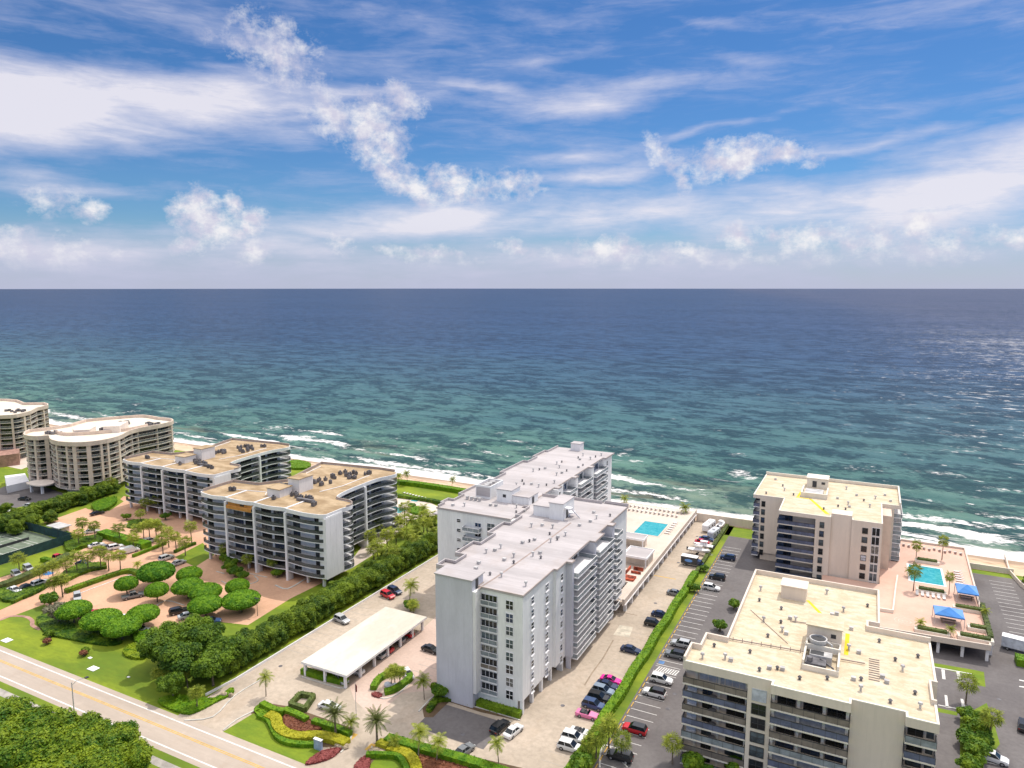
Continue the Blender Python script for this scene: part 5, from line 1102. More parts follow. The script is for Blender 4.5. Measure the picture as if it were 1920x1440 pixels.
CANOPY = [Tree('spreading_tree', 'tree', *(lambda ct: (ct[0], 'leaf_bright', ct[1]))(bushy(30 + i, 8.0, 6.0, 13000, .27, 26))) for i in range(2)]
HT_ = [Tree('hedge_tree', 'tree', *(lambda ct: (ct[0], 'leaf_hedge_tree', ct[1]))(bushy(40 + i, 6.0, 3.0, 5000, .22, 15, True))) for i in range(3)]
SG = Tree('round_shrub', 'shrub', *(lambda ct: (ct[0], 'seagrape', ct[1]))(bushy(50, 2.6, 1.9, 1500, .26, 6)))
DK_ = Tree('dark_shrub', 'shrub', *(lambda ct: (ct[0], 'leaf_dense', ct[1]))(bushy(51, 1.9, 1.4, 900, .22, 5)))
RS = Tree('red_shrub', 'shrub', *(lambda ct: (ct[0], 'leaf_rust', ct[1]))(bushy(52, 1.8, 1.5, 800, .2, 5)))
MAG = Tree('silvery_tree', 'tree', *(lambda ct: (ct[0], 'leaf_silver', ct[1]))(bushy(53, 6.0, 3.6, 1500, .28, 8)))
# clipped dome trees
rr = random.Random(60); c_ = MB(); t_ = MB(); ell(c_, 0, 0, 3.0, 3.45, 3.45, 1.45, 26, 12, None)
leaves(c_, [(0, 0, 3.0, 3.6, 3.6, 1.58)], 4200, .20, rr, .93)
t_.tube([(0, 0, -.1), (0, 0, 2.2)], [.22, .18])
for i in range(5): t_.tube([(0, 0, 1.2), (1.5 * math.cos(i * 1.26), 1.5 * math.sin(i * 1.26), 2.6)], [.12, .07])
DOME = Tree('clipped_dome_tree', 'clipped tree', c_, 'leaf_dome', t_)
def palm(seed, h, nf, L, droop, frond_m, lean=.3, wd=.34, fan=False, tr='trunk', r0=.2):
    rr = random.Random(seed); c_ = MB(); t_ = MB()
    t_.tube([(0, 0, -.1), (lean * .3, 0, h * .4), (lean, 0, h)], [r0 * 1.2, r0 * .85, r0 * .8], 7)
    for i in range(nf):
        a = 2.39996 * i + rr.uniform(-.15, .15); e = 1.15 - 1.75 * (i / nf) + rr.uniform(-.1, .1); LL = L * rr.uniform(.85, 1.1)
        p = Vector((lean, 0, h)); d = Vector((math.cos(a) * math.cos(e), math.sin(a) * math.cos(e), math.sin(e))); pts = [p.copy()]
        for s_ in range(6):
            p = p + d * LL / 6; d = (d + Vector((0, 0, -droop * (s_ + 1) / 6))).normalized(); pts.append(p.copy())
        side = Vector((-math.sin(a), math.cos(a), 0))
        if fan:  # fan leaf: petiole and a pleated disc
            ce = pts[3]; dd = (pts[4] - pts[2]).normalized(); up = side.cross(dd)
            for q in range(9):
                g = -1.9 + 3.8 * q / 8; v = dd * math.cos(g) + side * math.sin(g); w2 = (side * math.cos(g) - dd * math.sin(g)) * .14
                tip = ce + v * LL * .52 - up * .0 + Vector((0, 0, -.22 * abs(g) * .6 - .1))
                c_.face([tuple(ce), tuple(ce + v * LL * .32 - w2), tuple(tip), tuple(ce + v * LL * .32 + w2)])
            c_.tube([tuple(pts[0]), tuple(ce)], .03, 3)
        else:
            for sgn in (-1, 1):
                for s_ in range(12):
                    f = (s_ + .6) / 12. * 6; i0 = min(5, int(f)); q = pts[i0].lerp(pts[i0 + 1], f - i0); dd = (pts[i0 + 1] - pts[i0]).normalized()
                    wl = wd * L * (.35 + .65 * math.sin(3.1 * min(1, (s_ + 1.5) / 12.5)))
                    v = (side * sgn + dd * .55 + Vector((0, 0, -.45))).normalized(); w2 = dd * .075 * L / 3
                    c_.face([tuple(q - w2), tuple(q + v * wl * .6 - w2 * 1.1), tuple(q + v * wl), tuple(q + w2)])
            c_.tube([tuple(x) for x in pts], [.05, .04, .035, .03, .02, .015, .01], 3)
    return c_, t_
def PT(name, *a, **k):
    c_, t_ = palm(*a, **k); return Tree(name, 'palm tree', c_, a[5], t_, k.get('tr', 'trunk'))
FANP = [PT('fan_palm', 70, 5.6, 24, 3.0, .6, 'frond', lean=.2, fan=True), PT('fan_palm', 71, 6.4, 26, 2.9, .65, 'frond', lean=-.2, fan=True)]
COCO = [PT('coconut_palm', 72, 6.2, 22, 3.4, .55, 'frond', lean=.7, tr='pale_trunk', r0=.17), PT('coconut_palm', 73, 7.0, 20, 3.2, .6, 'frond', lean=-.6, tr='pale_trunk', r0=.16)]
DATE = PT('date_palm', 74, 5.6, 46, 3.3, .28, 'frond_date', lean=.1, wd=.16, r0=.26)
SMALLP = PT('small_palm', 75, 1.6, 18, 1.7, .5, 'frond', lean=.1, r0=.1)
CHRIS = PT('slim_palm', 76, 4.3, 16, 2.0, .55, 'frond', lean=.15, tr='pale_trunk', r0=.11)

def hedge(pts, wd, h, m_, label, px=True, name='hedge', dens=16, size=.16, closed=False, z=0., cat='hedge', group=None, smooth=True):
    q = [G(*p, z) for p in pts] if px else list(pts)
    if smooth and len(q) > 2: q = smoothline(q, closed, 3)
    b_ = MB(); rr = random.Random(len(label) * 7 + int(q[0][0] * 3)); loc = (q[0][0], q[0][1], z)
    n_ = len(q)
    for i in range(n_ if closed else n_ - 1):
        a = Vector(q[i]); c_ = Vector(q[(i + 1) % n_]); d = c_ - a; L = d.length
        if L < .01: continue
        d /= L; nn = Vector((-d.y, d.x)) * (wd / 2); a2 = a - d * .12; c2 = c_ + d * .12
        b_.prism([tuple(a2 - nn), tuple(c2 - nn), tuple(c2 + nn), tuple(a2 + nn)], z + .01, z + h + rr.uniform(-.02, .02), False)
        k = int(dens * L * (wd + 1.2 * h))
        for _ in range(k):
            t = rr.uniform(-.1, L + .1); f = rr.uniform(0, wd + 2 * h)
            if f < wd: o_ = nn * (2 * f / wd - 1); zz = h; up = Vector((0, 0, 1))
            elif f < wd + h: o_ = nn; zz = f - wd; up = Vector((nn.x, nn.y, .3))
            else: o_ = -nn; zz = f - wd - h; up = Vector((-nn.x, -nn.y, .3))
            p = Vector((a.x + d.x * t + o_.x, a.y + d.y * t + o_.y, z + max(.05, zz) + rr.uniform(-.02, .07)))
            u = (up.normalized() + Vector((rr.gauss(0, .5), rr.gauss(0, .5), rr.gauss(0, .5)))).normalized()
            e = u.cross(Vector((rr.uniform(-1, 1), rr.uniform(-1, 1), .3))).normalized(); g = u.cross(e); s_ = size * rr.uniform(.6, 1.3)
            b_.face([tuple(p - e * s_), tuple(p - g * s_ * .7), tuple(p + e * s_), tuple(p + g * s_ * .7)])
    return solo(name, b_, m_, label, cat, loc, group)
def inside(x, y, poly):
    c_ = False; n_ = len(poly)
    for i in range(n_):
        x0, y0 = poly[i]; x1, y1 = poly[i - 1]
        if (y0 > y) != (y1 > y) and x < (x1 - x0) * (y - y0) / (y1 - y0) + x0: c_ = not c_
    return c_
def bed(pts, h, m_, label, name='flower_bed', cat='flower bed', dens=16, size=.2, px=True, z=0., core=True):
    q = smoothline([G(*p, z) for p in pts] if px else pts, True, 3); b_ = MB(); rr = random.Random(len(label))
    if core: b_.prism(q, z + .02, z + h * .8, False)
    xs = [p[0] for p in q]; ys_ = [p[1] for p in q]; A = (max(xs) - min(xs)) * (max(ys_) - min(ys_))
    for _ in range(int(A * dens)):
        x = rr.uniform(min(xs) - .1, max(xs) + .1); y = rr.uniform(min(ys_) - .1, max(ys_) + .1)
        if not inside(x, y, q): continue
        zz = z + h * rr.uniform(.65, 1.1); u = Vector((rr.gauss(0, .5), rr.gauss(0, .5), 1)).normalized()
        e = u.cross(Vector((rr.uniform(-1, 1), rr.uniform(-1, 1), .2))).normalized(); g = u.cross(e); s_ = size * rr.uniform(.5, 1.3); p = Vector((x, y, zz))
        b_.face([tuple(p - e * s_), tuple(p - g * s_ * .7), tuple(p + e * s_), tuple(p + g * s_ * .7)])
    for i in range(len(q)):
        a, c_ = Vector(q[i]), Vector(q[(i + 1) % len(q)])
        for _ in range(int((a - c_).length * dens * h * 1.2)):
            t = rr.random(); p = a.lerp(c_, t); s_ = size * rr.uniform(.5, 1.2); p = Vector((p.x, p.y, z + rr.uniform(.05, h * .9)))
            e = Vector((rr.uniform(-1, 1), rr.uniform(-1, 1), rr.uniform(-.5, 1))).normalized(); g = e.cross(Vector((rr.uniform(-1, 1), rr.uniform(-1, 1), .5))).normalized()
            b_.face([tuple(p - e * s_), tuple(p - g * s_), tuple(p + e * s_), tuple(p + g * s_)])
    return solo(name, b_, m_, label, cat, (q[0][0], q[0][1], z))

# tall tree hedge along x = -118 .. (between left plot and middle yard)
for i in range(36):
    HT_[i % 3].at(-118.7 + rnd.uniform(-.3, .3), 100.5 + 2.9 * i, '%s tree from the road in the tall row beside the middle yard' % ORD[i], 'trees of the tall hedge row', rnd.uniform(.86, 1.02), scz=rnd.uniform(.9, 1.12))
for i in range(25):
    HT_[(i + 1) % 3].at(-122.8 + rnd.uniform(-.5, .5), 102 + 3.2 * i, '%s tree from the road in the rank behind the tall row' % ORD[i], 'trees of the tall hedge row', rnd.uniform(.75, .95), scz=rnd.uniform(.65, .9))
# big clump at the road corner
for i, (px, py, s_, nm) in enumerate([(300, 1235, .95, 'westernmost tree of the dense clump at the road corner'), (335, 1262, 1.0, 'tree at the front of the dense clump at the road corner'), (340, 1210, .9, 'tree at the back left of the dense corner clump'),
        (385, 1225, 1.0, 'tallest tree in the middle of the dense corner clump'), (400, 1268, .85, 'tree over the entry drive at the edge of the corner clump'), (430, 1240, .9, 'tree joining the dense corner clump to the tall hedge'), (370, 1190, .75, 'tree by the parking court at the back of the corner clump'), (325, 1290, .6, 'low tree at the road side foot of the corner clump')]):
    x, y = G(px, py + 18); BUSH[i % 2].at(x, y, nm, 'trees of the road corner clump', s_ * 1.18)
for i, (px, py, s_) in enumerate([(300, 1262, .62), (352, 1262, .6), (370, 1300, .62), (350, 1250, .5)]):
    x, y = G(px, py + 28); FANP[i % 2].at(x, y, '%s fan palm from the left in front of the corner clump' % ORD[i], 'palms of the road corner clump', s_)
bed([(296, 1318), (330, 1305), (400, 1312), (432, 1292), (437, 1302), (405, 1318), (372, 1335), (345, 1340)], .5, 'leaf_hedge', 'low green planting along the kerb below the road corner clump', cat='shrubs', name='shrub_bed')
b = MB(); x, y = G(420, 1305); ell(b, x, y, .3, .8, .6, .6, 8, 6, rnd); ell(b, x + 1.4, y + .5, .25, .6, .5, .5, 8, 6, rnd); solo('boulder', b, 'rock', 'tan rocks at the entry drive corner under the tree clump', 'rocks', (x, y, 0))
# bottom left wood (across the road)
for i, (px, py, s_) in enumerate([(10, 1420, 1.05), (60, 1395, .8), (95, 1440, 1.0), (150, 1420, .85), (205, 1440, .9), (40, 1475, 1.1), (130, 1490, 1.0), (225, 1475, .8), (-40, 1440, 1.1), (15, 1372, .62), (180, 1500, .9), (110, 1398, .62), (255, 1450, .5), (-20, 1388, .75)]):
    x, y = G(px, py); x, y = x, min(y, 69.5)
    CANOPY[i % 2].at(x, y, ['spreading tree at the road side of the roadside wood, under the street lamp' if i == 1 else '%s tree of the bright green wood across the road at lower left' % ORD[i]][0], 'trees of the wood across the road', s_)
# tree row by the tennis court
for i, (px, py, s_) in enumerate([(10, 985, .8), (28, 975, .75), (48, 968, .8), (66, 960, .75), (84, 955, .8), (102, 950, .8), (118, 944, .75), (134, 938, .8), (150, 934, .75), (165, 928, .8), (182, 922, .75), (198, 916, .8), (212, 912, .7), (30, 990, .7), (60, 978, .7), (95, 968, .6), (-15, 985, .9), (12, 948, .5), (28, 955, .4)]):
    x, y = G(px, py + 12); (HT_[i % 3]).at(x, y, '%s tree of the dark tree belt behind the tennis court' % ORD[i], 'trees of the belt behind the tennis court', s_ * 1.5, scz=s_ * 1.25)
# clipped domes
for i, (px, py, sx_, lab) in enumerate([(293, 1082, 1.12, 'largest tall clipped dome tree in the salmon court'), (237, 1098, .72, 'leftmost small clipped dome tree in the upper salmon court'), (294, 1110, .72, 'small clipped dome tree just below the largest one'),
        (355, 1080, .82, 'flat clipped dome tree nearest the boarded balcony block'), (352, 1103, .98, 'wide clipped dome tree second up from the court centre'), (385, 1113, 1.0, 'yellowish clipped dome tree in the middle of the group'),
        (385, 1137, 1.0, 'front left one of the two biggest lower clipped domes'), (452, 1128, 1.15, 'wide clipped dome tree closest to the tall hedge row'), (445, 1103, .75, 'small clipped dome tree behind the widest one'),
        (268, 1155, .92, 'round clipped dome tree alone between the lower parking rows'), (138, 1147, .98, 'dark clipped dome tree beside the silvery tree'), (190, 1165, 1.1, 'long clipped dome tree next to the red car'), (228, 1178, 1.05, 'front clipped dome tree above the lawn'), (340, 1198, .7, 'clipped tree at the parking court end by the corner clump')]):
    x, y = G(px, py, 2.8); t = DOME.at(x, y, lab, 'clipped dome trees', sx_ * 1.12, scz=1.12)
    if i == 0: t.scale = (1.3, 1.45, 1.45)
x, y = G(110, 1150, 2.5); MAG.at(x, y, 'silvery bare-branched tree at the entrance of the salmon court', None, .9)
x, y = G(92, 1120, 2.5); SG.at(x, y, 'olive shrub behind the silvery tree', None, 1.4)
# palms of the salmon plot
PAL = [(73, 1070), (98, 1066), (124, 1056), (143, 1047), (163, 1043), (187, 1037), (202, 1043), (224, 1045), (115, 1087), (100, 1095), (34, 1047), (154, 983), (146, 1000), (177, 989), (223, 990), (256, 997), (279, 983), (292, 986), (302, 989), (315, 1000), (304, 1012), (329, 1009), (346, 1015), (358, 991), (250, 1008), (268, 990)]
for i, (px, py) in enumerate(PAL):
    s_ = .78 + .1 * (i % 3) / 2; x, y = G(px, py, 5.6 * s_)
    FANP[i % 2].at(x, y, '%s fan palm from the left on the %s of the salmon plot' % (ORD[i] if i < 11 else ORD[i - 11], 'drive side' if i < 11 else 'upper forecourt'), 'fan palms of the salmon plot', s_)
x, y = G(258, 1062, 3.2); CHRIS.at(x, y, 'slim palm just behind the largest clipped dome', None, .9)
for i, (px, py, s_, lab) in enumerate([(272, 942, .8, 'yellowish palm by the left corner forecourt of the rear balcony block'), (292, 940, .8, 'right-hand palm of the pair before the rear balcony block'), (262, 962, .7, 'short palm on the round island before the rear balcony block'), (257, 925, .55, 'dark palm against the rear balcony block wall'), (205, 902, .9, 'palm standing at the end of the tree belt by the beige block'),
        (457, 1024, .75, 'tall palm against the boarded balcony block front'), (463, 1047, .7, 'second palm below it on the island before the boarded block'), (421, 1030, .8, 'dark palm left of centre before the boarded block'), (404, 1018, .75, 'dark palm nearest the left end of the boarded block'), (510, 1055, .7, 'shaded palm near the right half of the boarded block'),
        (612, 1060, .75, 'palm at the right corner of the boarded balcony block'), (626, 1036, .95, 'tallest palm before the blank end wall of the boarded block'), (634, 1052, .75, 'short palm beside the blank end wall')]):
    x, y = G(px, py, 5.6 * s_); FANP[i % 2].at(x, y, lab, 'palms before the balcony blocks', s_)
for i, (px, py, s_) in enumerate([(432, 1072, 1.3), (440, 1082, 1.2), (455, 1088, 1.0), (520, 1083, 1.0), (310, 975, 1.0), (238, 975, .9), (426, 1058, 1.5), (420, 1046, 1.3)]):
    x, y = G(px, py); SG.at(x, y, '%s shrub from the list of island shrubs before the balcony blocks' % ORD[i] if False else ['big shrub on the long island before the boarded block', 'shrub at the tip of the long island before the boarded block', 'low shrub in the turning island before the boarded block', 'dark shrub in the angled bed under the boarded block', 'shrub in the kerbed bed under the rear balcony block', 'shrub on the round island of the rear forecourt', 'tall shrub at the head of the long island', 'shrub by the garage ramp of the boarded block'][i], 'island shrubs', s_)
# garden palms between the balcony block and the tower
GP = [(708, 984), (694, 1004), (762, 969), (754, 984), (780, 973), (811, 969), (791, 953), (801, 980), (764, 996), (747, 977), (708, 1018), (725, 1003), (783, 990), (794, 967), (735, 1030), (812, 1000), (700, 1024), (758, 952), (775, 1010), (742, 1000)]
for i, (px, py) in enumerate(GP):
    s_ = .85 + .12 * (i % 3); x, y = G(px, py, 6 * s_); (COCO if i % 3 == 0 else FANP)[i % 2].at(x, y, '%s palm from the balcony block in the garden grove' % ORD[i], 'palms of the garden grove', s_ * .95)
for i, (px, py, s_) in enumerate([(780, 1000, .8), (800, 1018, .9), (765, 1040, .8), (735, 1058, .8), (720, 1040, .6), (690, 1062, .6), (812, 985, .7), (660, 1085, .5), (675, 1072, .6), (700, 1008, .5)]):
    x, y = G(px, py + 8); HT_[i % 3].at(x, y, '%s leafy tree counted from the sea end in the garden grove' % ORD[i], 'garden grove trees', s_ * .8)
# beach palms
for i, (px, py, s_, lab) in enumerate([(748, 892, .7, 'left one of the two palms at the beach hedge corner'), (764, 890, .75, 'right one of the two palms at the beach hedge corner'), (847, 899, .6, 'lone palm on the sand behind the lawn'), (1173, 937, .7, 'palm at the corner of the cream pool terrace'), (1287, 951, .8, 'leaning palm at the sea end of the cream pool terrace')]):
    x, y = G(px, py, 6.2 * s_); COCO[i % 2].at(x, y, lab, 'palms by the beach', s_)
for i, (px, py, s_, lab) in enumerate([(1720, 1018, .9, 'palm left behind the pool of the pink terrace'), (1769, 1013, 1.0, 'palm right behind the pool of the pink terrace'), (1716, 1063, 1.1, 'tall palm standing in front of the pool of the pink terrace'), (1782, 1081, .8, 'palm between the pink terrace pool and the blue canopy')]):
    x, y = G(px, py, 3.6 + 5.9 * s_); FANP[i % 2].at(x, y, lab, 'palms on the pink terrace', s_ * .62, z=3.6, scz=s_ * .9)
for px, py, lab in ((1726, 1172, 'small spiky palm in the planter near the paving circle'), (1783, 1185, 'small spiky palm in the right front planter of the pink terrace'), (1846, 1150, 'small palm on the outer edge of the pink terrace'), (1705, 1075, 'small palm at the pool corner')):
    x, y = G(px, py, 4.6); SMALLP.at(x, y, lab, 'small palms on the pink terrace', .9, z=3.9)
for j, (x0, x1, y0, y1, lab) in enumerate([(15.4, 21.1, 227.8, 229, 'hedge in the planter between the pink terrace pool and the sea'), (14.7, 21.1, 204.8, 206.2, 'hedge in the planter on the road side of the pink terrace pool'), (22.2, 28.2, 197, 198.2, 'hedge between the two blue canopies'), (24.2, 28.2, 186.2, 187.8, 'short hedge right of the lower blue canopy'), (13.2, 19.8, 179.6, 181.2, 'left hedge along the front edge of the pink terrace'), (21.7, 28.2, 180.4, 182, 'right hedge along the front edge of the pink terrace')]):
    hedge([(x0 + .5, (y0 + y1) / 2), (x1 - .5, (y0 + y1) / 2)], 1.2, .7, 'leaf_olive', lab, px=False, z=4.2, group='planter hedges of the pink terrace')
hedge([(28.0, 182.5), (28.3, 196.5), (28.6, 201.5)], 1.0, 1.0, 'leaf_olive', 'long pale hedge along the outer side of the pink terrace', px=False, z=3.9)
# hedge of the right yard border
q = [(-40.95 + .15 * math.sin(y * .35), y) for y in range(96, 200, 3)]
hedge(q, 1.7, 1.5, 'leaf_hedge', 'long clipped hedge between the concrete yard and the dark asphalt yard, nearer part', px=False, dens=18, size=.2)
hedge([(-41.0, 200), (-40.9, 222), (-40.6, 246)], 1.1, .9, 'leaf_olive', 'low thin hedge continuing to the beach wall between the two yards', px=False, dens=16)
for i, (px, py, s_) in enumerate([(1320, 1072, .8), (1302, 1110, .9), (1376, 1142, 1.0), (1349, 1183, 1.05)]):
    x, y = G(px, py); SG.at(x, y, ['round shrub in the border hedge near the parked box trailer', 'round shrub in the border hedge by the grey sedan', 'round shrub against the cream block wall, the farther one', 'round shrub against the cream block wall, the nearer one'][i], 'round shrubs near the cream blocks', s_)
# palms at the near end of the border hedge
for i, (px, py, s_, sp) in enumerate([(1118, 1385, .75, 0), (1142, 1372, .8, 0), (1165, 1392, .7, 0), (1102, 1402, .6, 0), (1262, 1398, .7, 0), (1300, 1425, .6, 1), (1380, 1430, .6, 1), (1325, 1440, .45, 1), (1090, 1425, .6, 1)]):
    x, y = G(px, py, 5 * s_ if sp == 0 else 2.2)
    lab = ['left palm of the trio at the near end of the border hedge', 'middle palm of the trio at the near end of the border hedge', 'right palm of the trio over the black car', 'low palm tangled in the near end of the border hedge', 'palm beside the steps at the left corner of the near cream block', 'leafy tree at the foot of the near cream block, left', 'leafy tree at the foot of the near cream block, middle', 'grey-green shrub by the steps at the bottom edge', 'bush at the very end of the border hedge'][i]
    (FANP[i % 2] if sp == 0 else SG).at(x, y, lab, None, s_ if sp == 0 else s_ * 2.2)
for i, (px, py, s_, sp, lab) in enumerate([(1814, 1281, .8, 0, 'palm standing alone in the small car park right of the near cream block'), (1858, 1350, .8, 0, 'palm with thick dark trunk near the right edge'), (1815, 1340, 1., 1, 'first bushy shrub from the top of the strip right of the near cream block'), (1830, 1362, 1.1, 1, 'second bushy shrub of the strip right of the near cream block'),
        (1812, 1385, 1.1, 1, 'third bushy shrub of the strip right of the near cream block'), (1832, 1408, 1.2, 1, 'fourth bushy shrub of the strip right of the near cream block'), (1820, 1435, 1.1, 1, 'last bushy shrub of the strip at the bottom edge'), (1845, 1388, 1., 1, 'yellowish shrub beside the white parked car')]):
    x, y = G(px, py, 5.6 * s_ if sp == 0 else 1.5)
    (FANP[i % 2] if sp == 0 else SG).at(x, y, lab, None, s_ if sp == 0 else s_ * 1.1)
for i in range(6):
    BUSH[i % 2].at(43.5 + (i % 2) * 1.2, 232 - 6.5 * i, '%s tree from the sea along the right edge of the picture' % ORD[i], 'trees along the right edge', .48)
hedge([(1905, 1243), (1925, 1247)], 3.2, 1.6, 'leaf_hedge', 'clipped hedge block at the right edge below the box truck')
# middle yard palms and beds
for px, py, s_, T_, lab in [(767, 1098, .82, COCO[0], 'coconut palm next to the red car in the middle yard'), (497, 1268, .62, COCO[1], 'coconut palm at the left entry of the middle yard'), (628, 1336, .82, DATE, 'date palm left of the central entry drive'), (706, 1350, .86, DATE, 'date palm right of the central entry drive'),
        (783, 1372, .75, COCO[1], 'coconut palm left above the long roadside hedge'), (818, 1392, .6, COCO[0], 'narrow coconut palm in the long roadside hedge'), (795, 1278, .62, COCO[0], 'palm in the shade left of the white tower'), (935, 1393, .6, COCO[1], 'palm at the bottom edge in front of the white tower')]:
    hh = {COCO[0]: 6.2, COCO[1]: 7.0, DATE: 5.6}[T_]; x, y = G(px, py, hh * s_); T_.at(x, y, lab, 'palms of the middle yard', s_)
x, y = G(733, 1262, 3.2); FANP[0].at(x, y, 'low fan palm cluster on the planted island of the middle yard, left', 'island fan palms', .62); FANP[1].at(x + 1.6, y + .8, 'low fan palm cluster on the planted island of the middle yard, right', 'island fan palms', .55); FANP[1].at(x - .4, y + 1.8, 'low fan palm at the back of the planted island', 'island fan palms', .5)
x, y = G(775, 1137, 3.); FANP[0].at(x, y, 'bushy palm behind the end of the carport', None, .62); x, y = G(763, 1130, 2.); SG.at(x + 1, y, 'round bush under the palm behind the carport', None, 1.1); 
x, y = G(824, 1283, 3); SG.at(x, y, 'dark bush touching the left foot of the white tower', None, 1.2); x, y = G(657, 1353, 2); SMALLP.at(x, y, 'small palm beside the central entry', None, 1.2); x, y = G(738, 1390, 1.5); SMALLP.at(x, y, 'small palm at the head of the long roadside hedge', None, 1.)
hedge([(700, 1294), (712, 1276), (742, 1262), (764, 1266), (768, 1276), (750, 1290)], 1.3, 1.0, 'leaf_hedge', 'round clipped hedge ring on the planted island of the middle yard')
hedge([(722, 1301), (735, 1298), (750, 1290)], 1.4, .9, 'leaf_hedge', 'clipped hedge at the front of the planted island'); 
bed([(697, 1302), (706, 1300), (716, 1304), (712, 1309), (700, 1306)], .35, 'leaf_red', 'small red bed at the tip of the planted island', dens=40)
b = MB(); x, y = G(729, 1288); ell(b, x, y, .4, 1.2, .7, .7, 8, 6, rnd); ell(b, x + 1.2, y + .6, .3, .8, .6, .55, 8, 6, rnd); solo('boulder', b, 'shutter', 'grey rocks in the middle of the planted island', 'rocks', (x, y, 0))
hedge([(568, 1262), (605, 1273), (650, 1284)], 1.3, 1.2, 'leaf_hedge', 'bright clipped hedge at the front end of the carport')
hedge([(545, 1325), (563, 1306), (588, 1310), (572, 1334)], .9, 1.0, 'leaf_olive', 'hollow square dark hedge frame in the middle yard', closed=True, smooth=False)
hedge([(492, 1325), (512, 1336), (532, 1340)], 1.2, 1.1, 'leaf_hedge', 'dark clipped hedge at the left end of the yellow planting'); hedge([(534, 1337), (555, 1345), (575, 1355)], 1.2, 1.1, 'leaf_hedge', 'bright clipped hedge above the rust bed')
hedge([(588, 1358), (608, 1364), (632, 1372), (656, 1382)], 1.2, 1.1, 'leaf_hedge', 'bright clipped hedge left of the central entry')
hedge([(502, 1345), (517, 1352), (521, 1367), (535, 1380), (560, 1386), (590, 1384), (620, 1388), (650, 1398)], 2.0, .9, 'leaf_yellow', 'winding yellow clipped hedge along the front lawn', dens=26)
hedge([(485, 1345), (502, 1352), (510, 1366), (518, 1382), (535, 1394), (565, 1399), (600, 1398)], 1.0, .7, 'leaf_hedge', 'winding green hedge between the yellow hedge and the lawn')
bed([(533, 1345), (548, 1340), (575, 1350), (602, 1368), (575, 1374), (545, 1370), (532, 1360)], .5, 'leaf_rust', 'rust-red planting inside the winding yellow hedge', dens=26)
bed([(573, 1434), (590, 1418), (612, 1408), (640, 1404), (625, 1420), (600, 1430)], .35, 'leaf_red', 'bright red flower strip at the roadside tip of the lawn', dens=40)
hedge([(726, 1392), (780, 1408), (840, 1424), (900, 1442), (960, 1462)], 1.9, 1.3, 'leaf_hedge', 'long bright clipped hedge along the front of the middle yard', dens=20)
hedge([(710, 1398), (728, 1404)], 1.6, 1.0, 'leaf_yellow', 'small yellow hedge block by the right date palm'); hedge([(730, 1408), (757, 1416), (775, 1432), (782, 1455)], 1.9, 1.0, 'leaf_yellow', 'curved yellow hedge right of the central entry', dens=26)
hedge([(688, 1420), (715, 1420), (748, 1424), (764, 1450)], .9, .9, 'leaf_hedge', 'curved green hedge around the right small lawn')
bed([(664, 1440), (684, 1420), (694, 1428), (684, 1460)], .4, 'leaf_red', 'dark red flowers at the right side of the central entry', dens=30); bed([(786, 1422), (805, 1412), (850, 1430), (880, 1450), (790, 1460)], .5, 'leaf_rust', 'rust-red planting under the coconut palms at the bottom edge', dens=26)
bed([(800, 1330), (826, 1302), (850, 1310), (845, 1316), (822, 1318), (808, 1336)], .7, 'leaf_dense', 'shaded green bed at the left foot of the white tower', dens=26); hedge([(858, 1312), (880, 1322)], 1.2, 1.0, 'leaf_dense', 'dark hedge at the foot of the stair tower'); hedge([(897, 1322), (935, 1334), (975, 1345)], 1.4, 1.2, 'leaf_dense', 'dark ragged hedge under the front wall of the white tower', size=.24)
bed([(478, 1330), (492, 1322), (502, 1330), (500, 1345), (482, 1342)], .5, 'leaf_hedge', 'green shrubs at the left corner of the middle yard'); b = MB(); x, y = G(640, 1399); ell(b, x, y, .2, 1.6, 1.0, .5, 9, 6, rnd); solo('boulder', b, 'rock', 'tan rocks around the left date palm', 'rocks', (x, y, 0)); b = MB(); x, y = G(706, 1412); ell(b, x, y, .1, 2.0, 1.5, .4, 10, 6, rnd); solo('boulder', b, 'rock', 'tan rocks around the right date palm', 'rocks', (x, y, 0))
# left plot hedges
hedge([(0, 1105), (40, 1090), (90, 1066), (132, 1045)], 2.6, 1.6, 'leaf_olive', 'wide dull hedge along the lower side of the tennis court', dens=10)
hedge([(192, 1004), (235, 1017), (275, 1028)], 3.4, 1.8, 'leaf_dome', 'tall dark clipped hedge behind the white van', dens=14); hedge([(80, 1052), (100, 1056)], 1.4, 1.2, 'leaf_hedge', 'short bright hedge by the red pickup')
hedge([(24, 1132), (90, 1100), (140, 1078), (200, 1066)], .9, .9, 'leaf_dense', 'thin hedge between the parking row palms and the drive'); hedge([(250, 1045), (285, 1031), (310, 1021)], .9, .9, 'leaf_hedge', 'thin bright hedge right of the white van beside the drive')
hedge([(124, 1112), (180, 1092), (225, 1077), (245, 1074), (262, 1080)], 1.6, 1.1, 'leaf_dense', 'dark curved hedge between the drive and the salmon court'); hedge([(328, 1037), (350, 1027), (366, 1021)], .9, .9, 'leaf_dense', 'short dark hedge at the edge of the shaded lawn')
bed([(0, 1105), (30, 1108), (60, 1100), (90, 1100), (60, 1118), (20, 1130), (0, 1124)], .9, 'leaf_dense', 'dark shrub mass at the lower left end of the parking row', cat='shrubs', name='shrub_bed', dens=10); bed([(118, 1078), (150, 1062), (200, 1060), (150, 1080), (115, 1096)], 1.1, 'leaf_dense', 'shrub mass under the row of drive palms', cat='shrubs', name='shrub_bed', dens=9)
bed([(120, 1000), (140, 1008), (160, 1010), (190, 1006), (188, 1020), (150, 1030), (125, 1035)], 1.2, 'leaf_dense', 'dark shrubs at the upper corner of the tennis court', cat='shrubs', name='shrub_bed', dens=9)
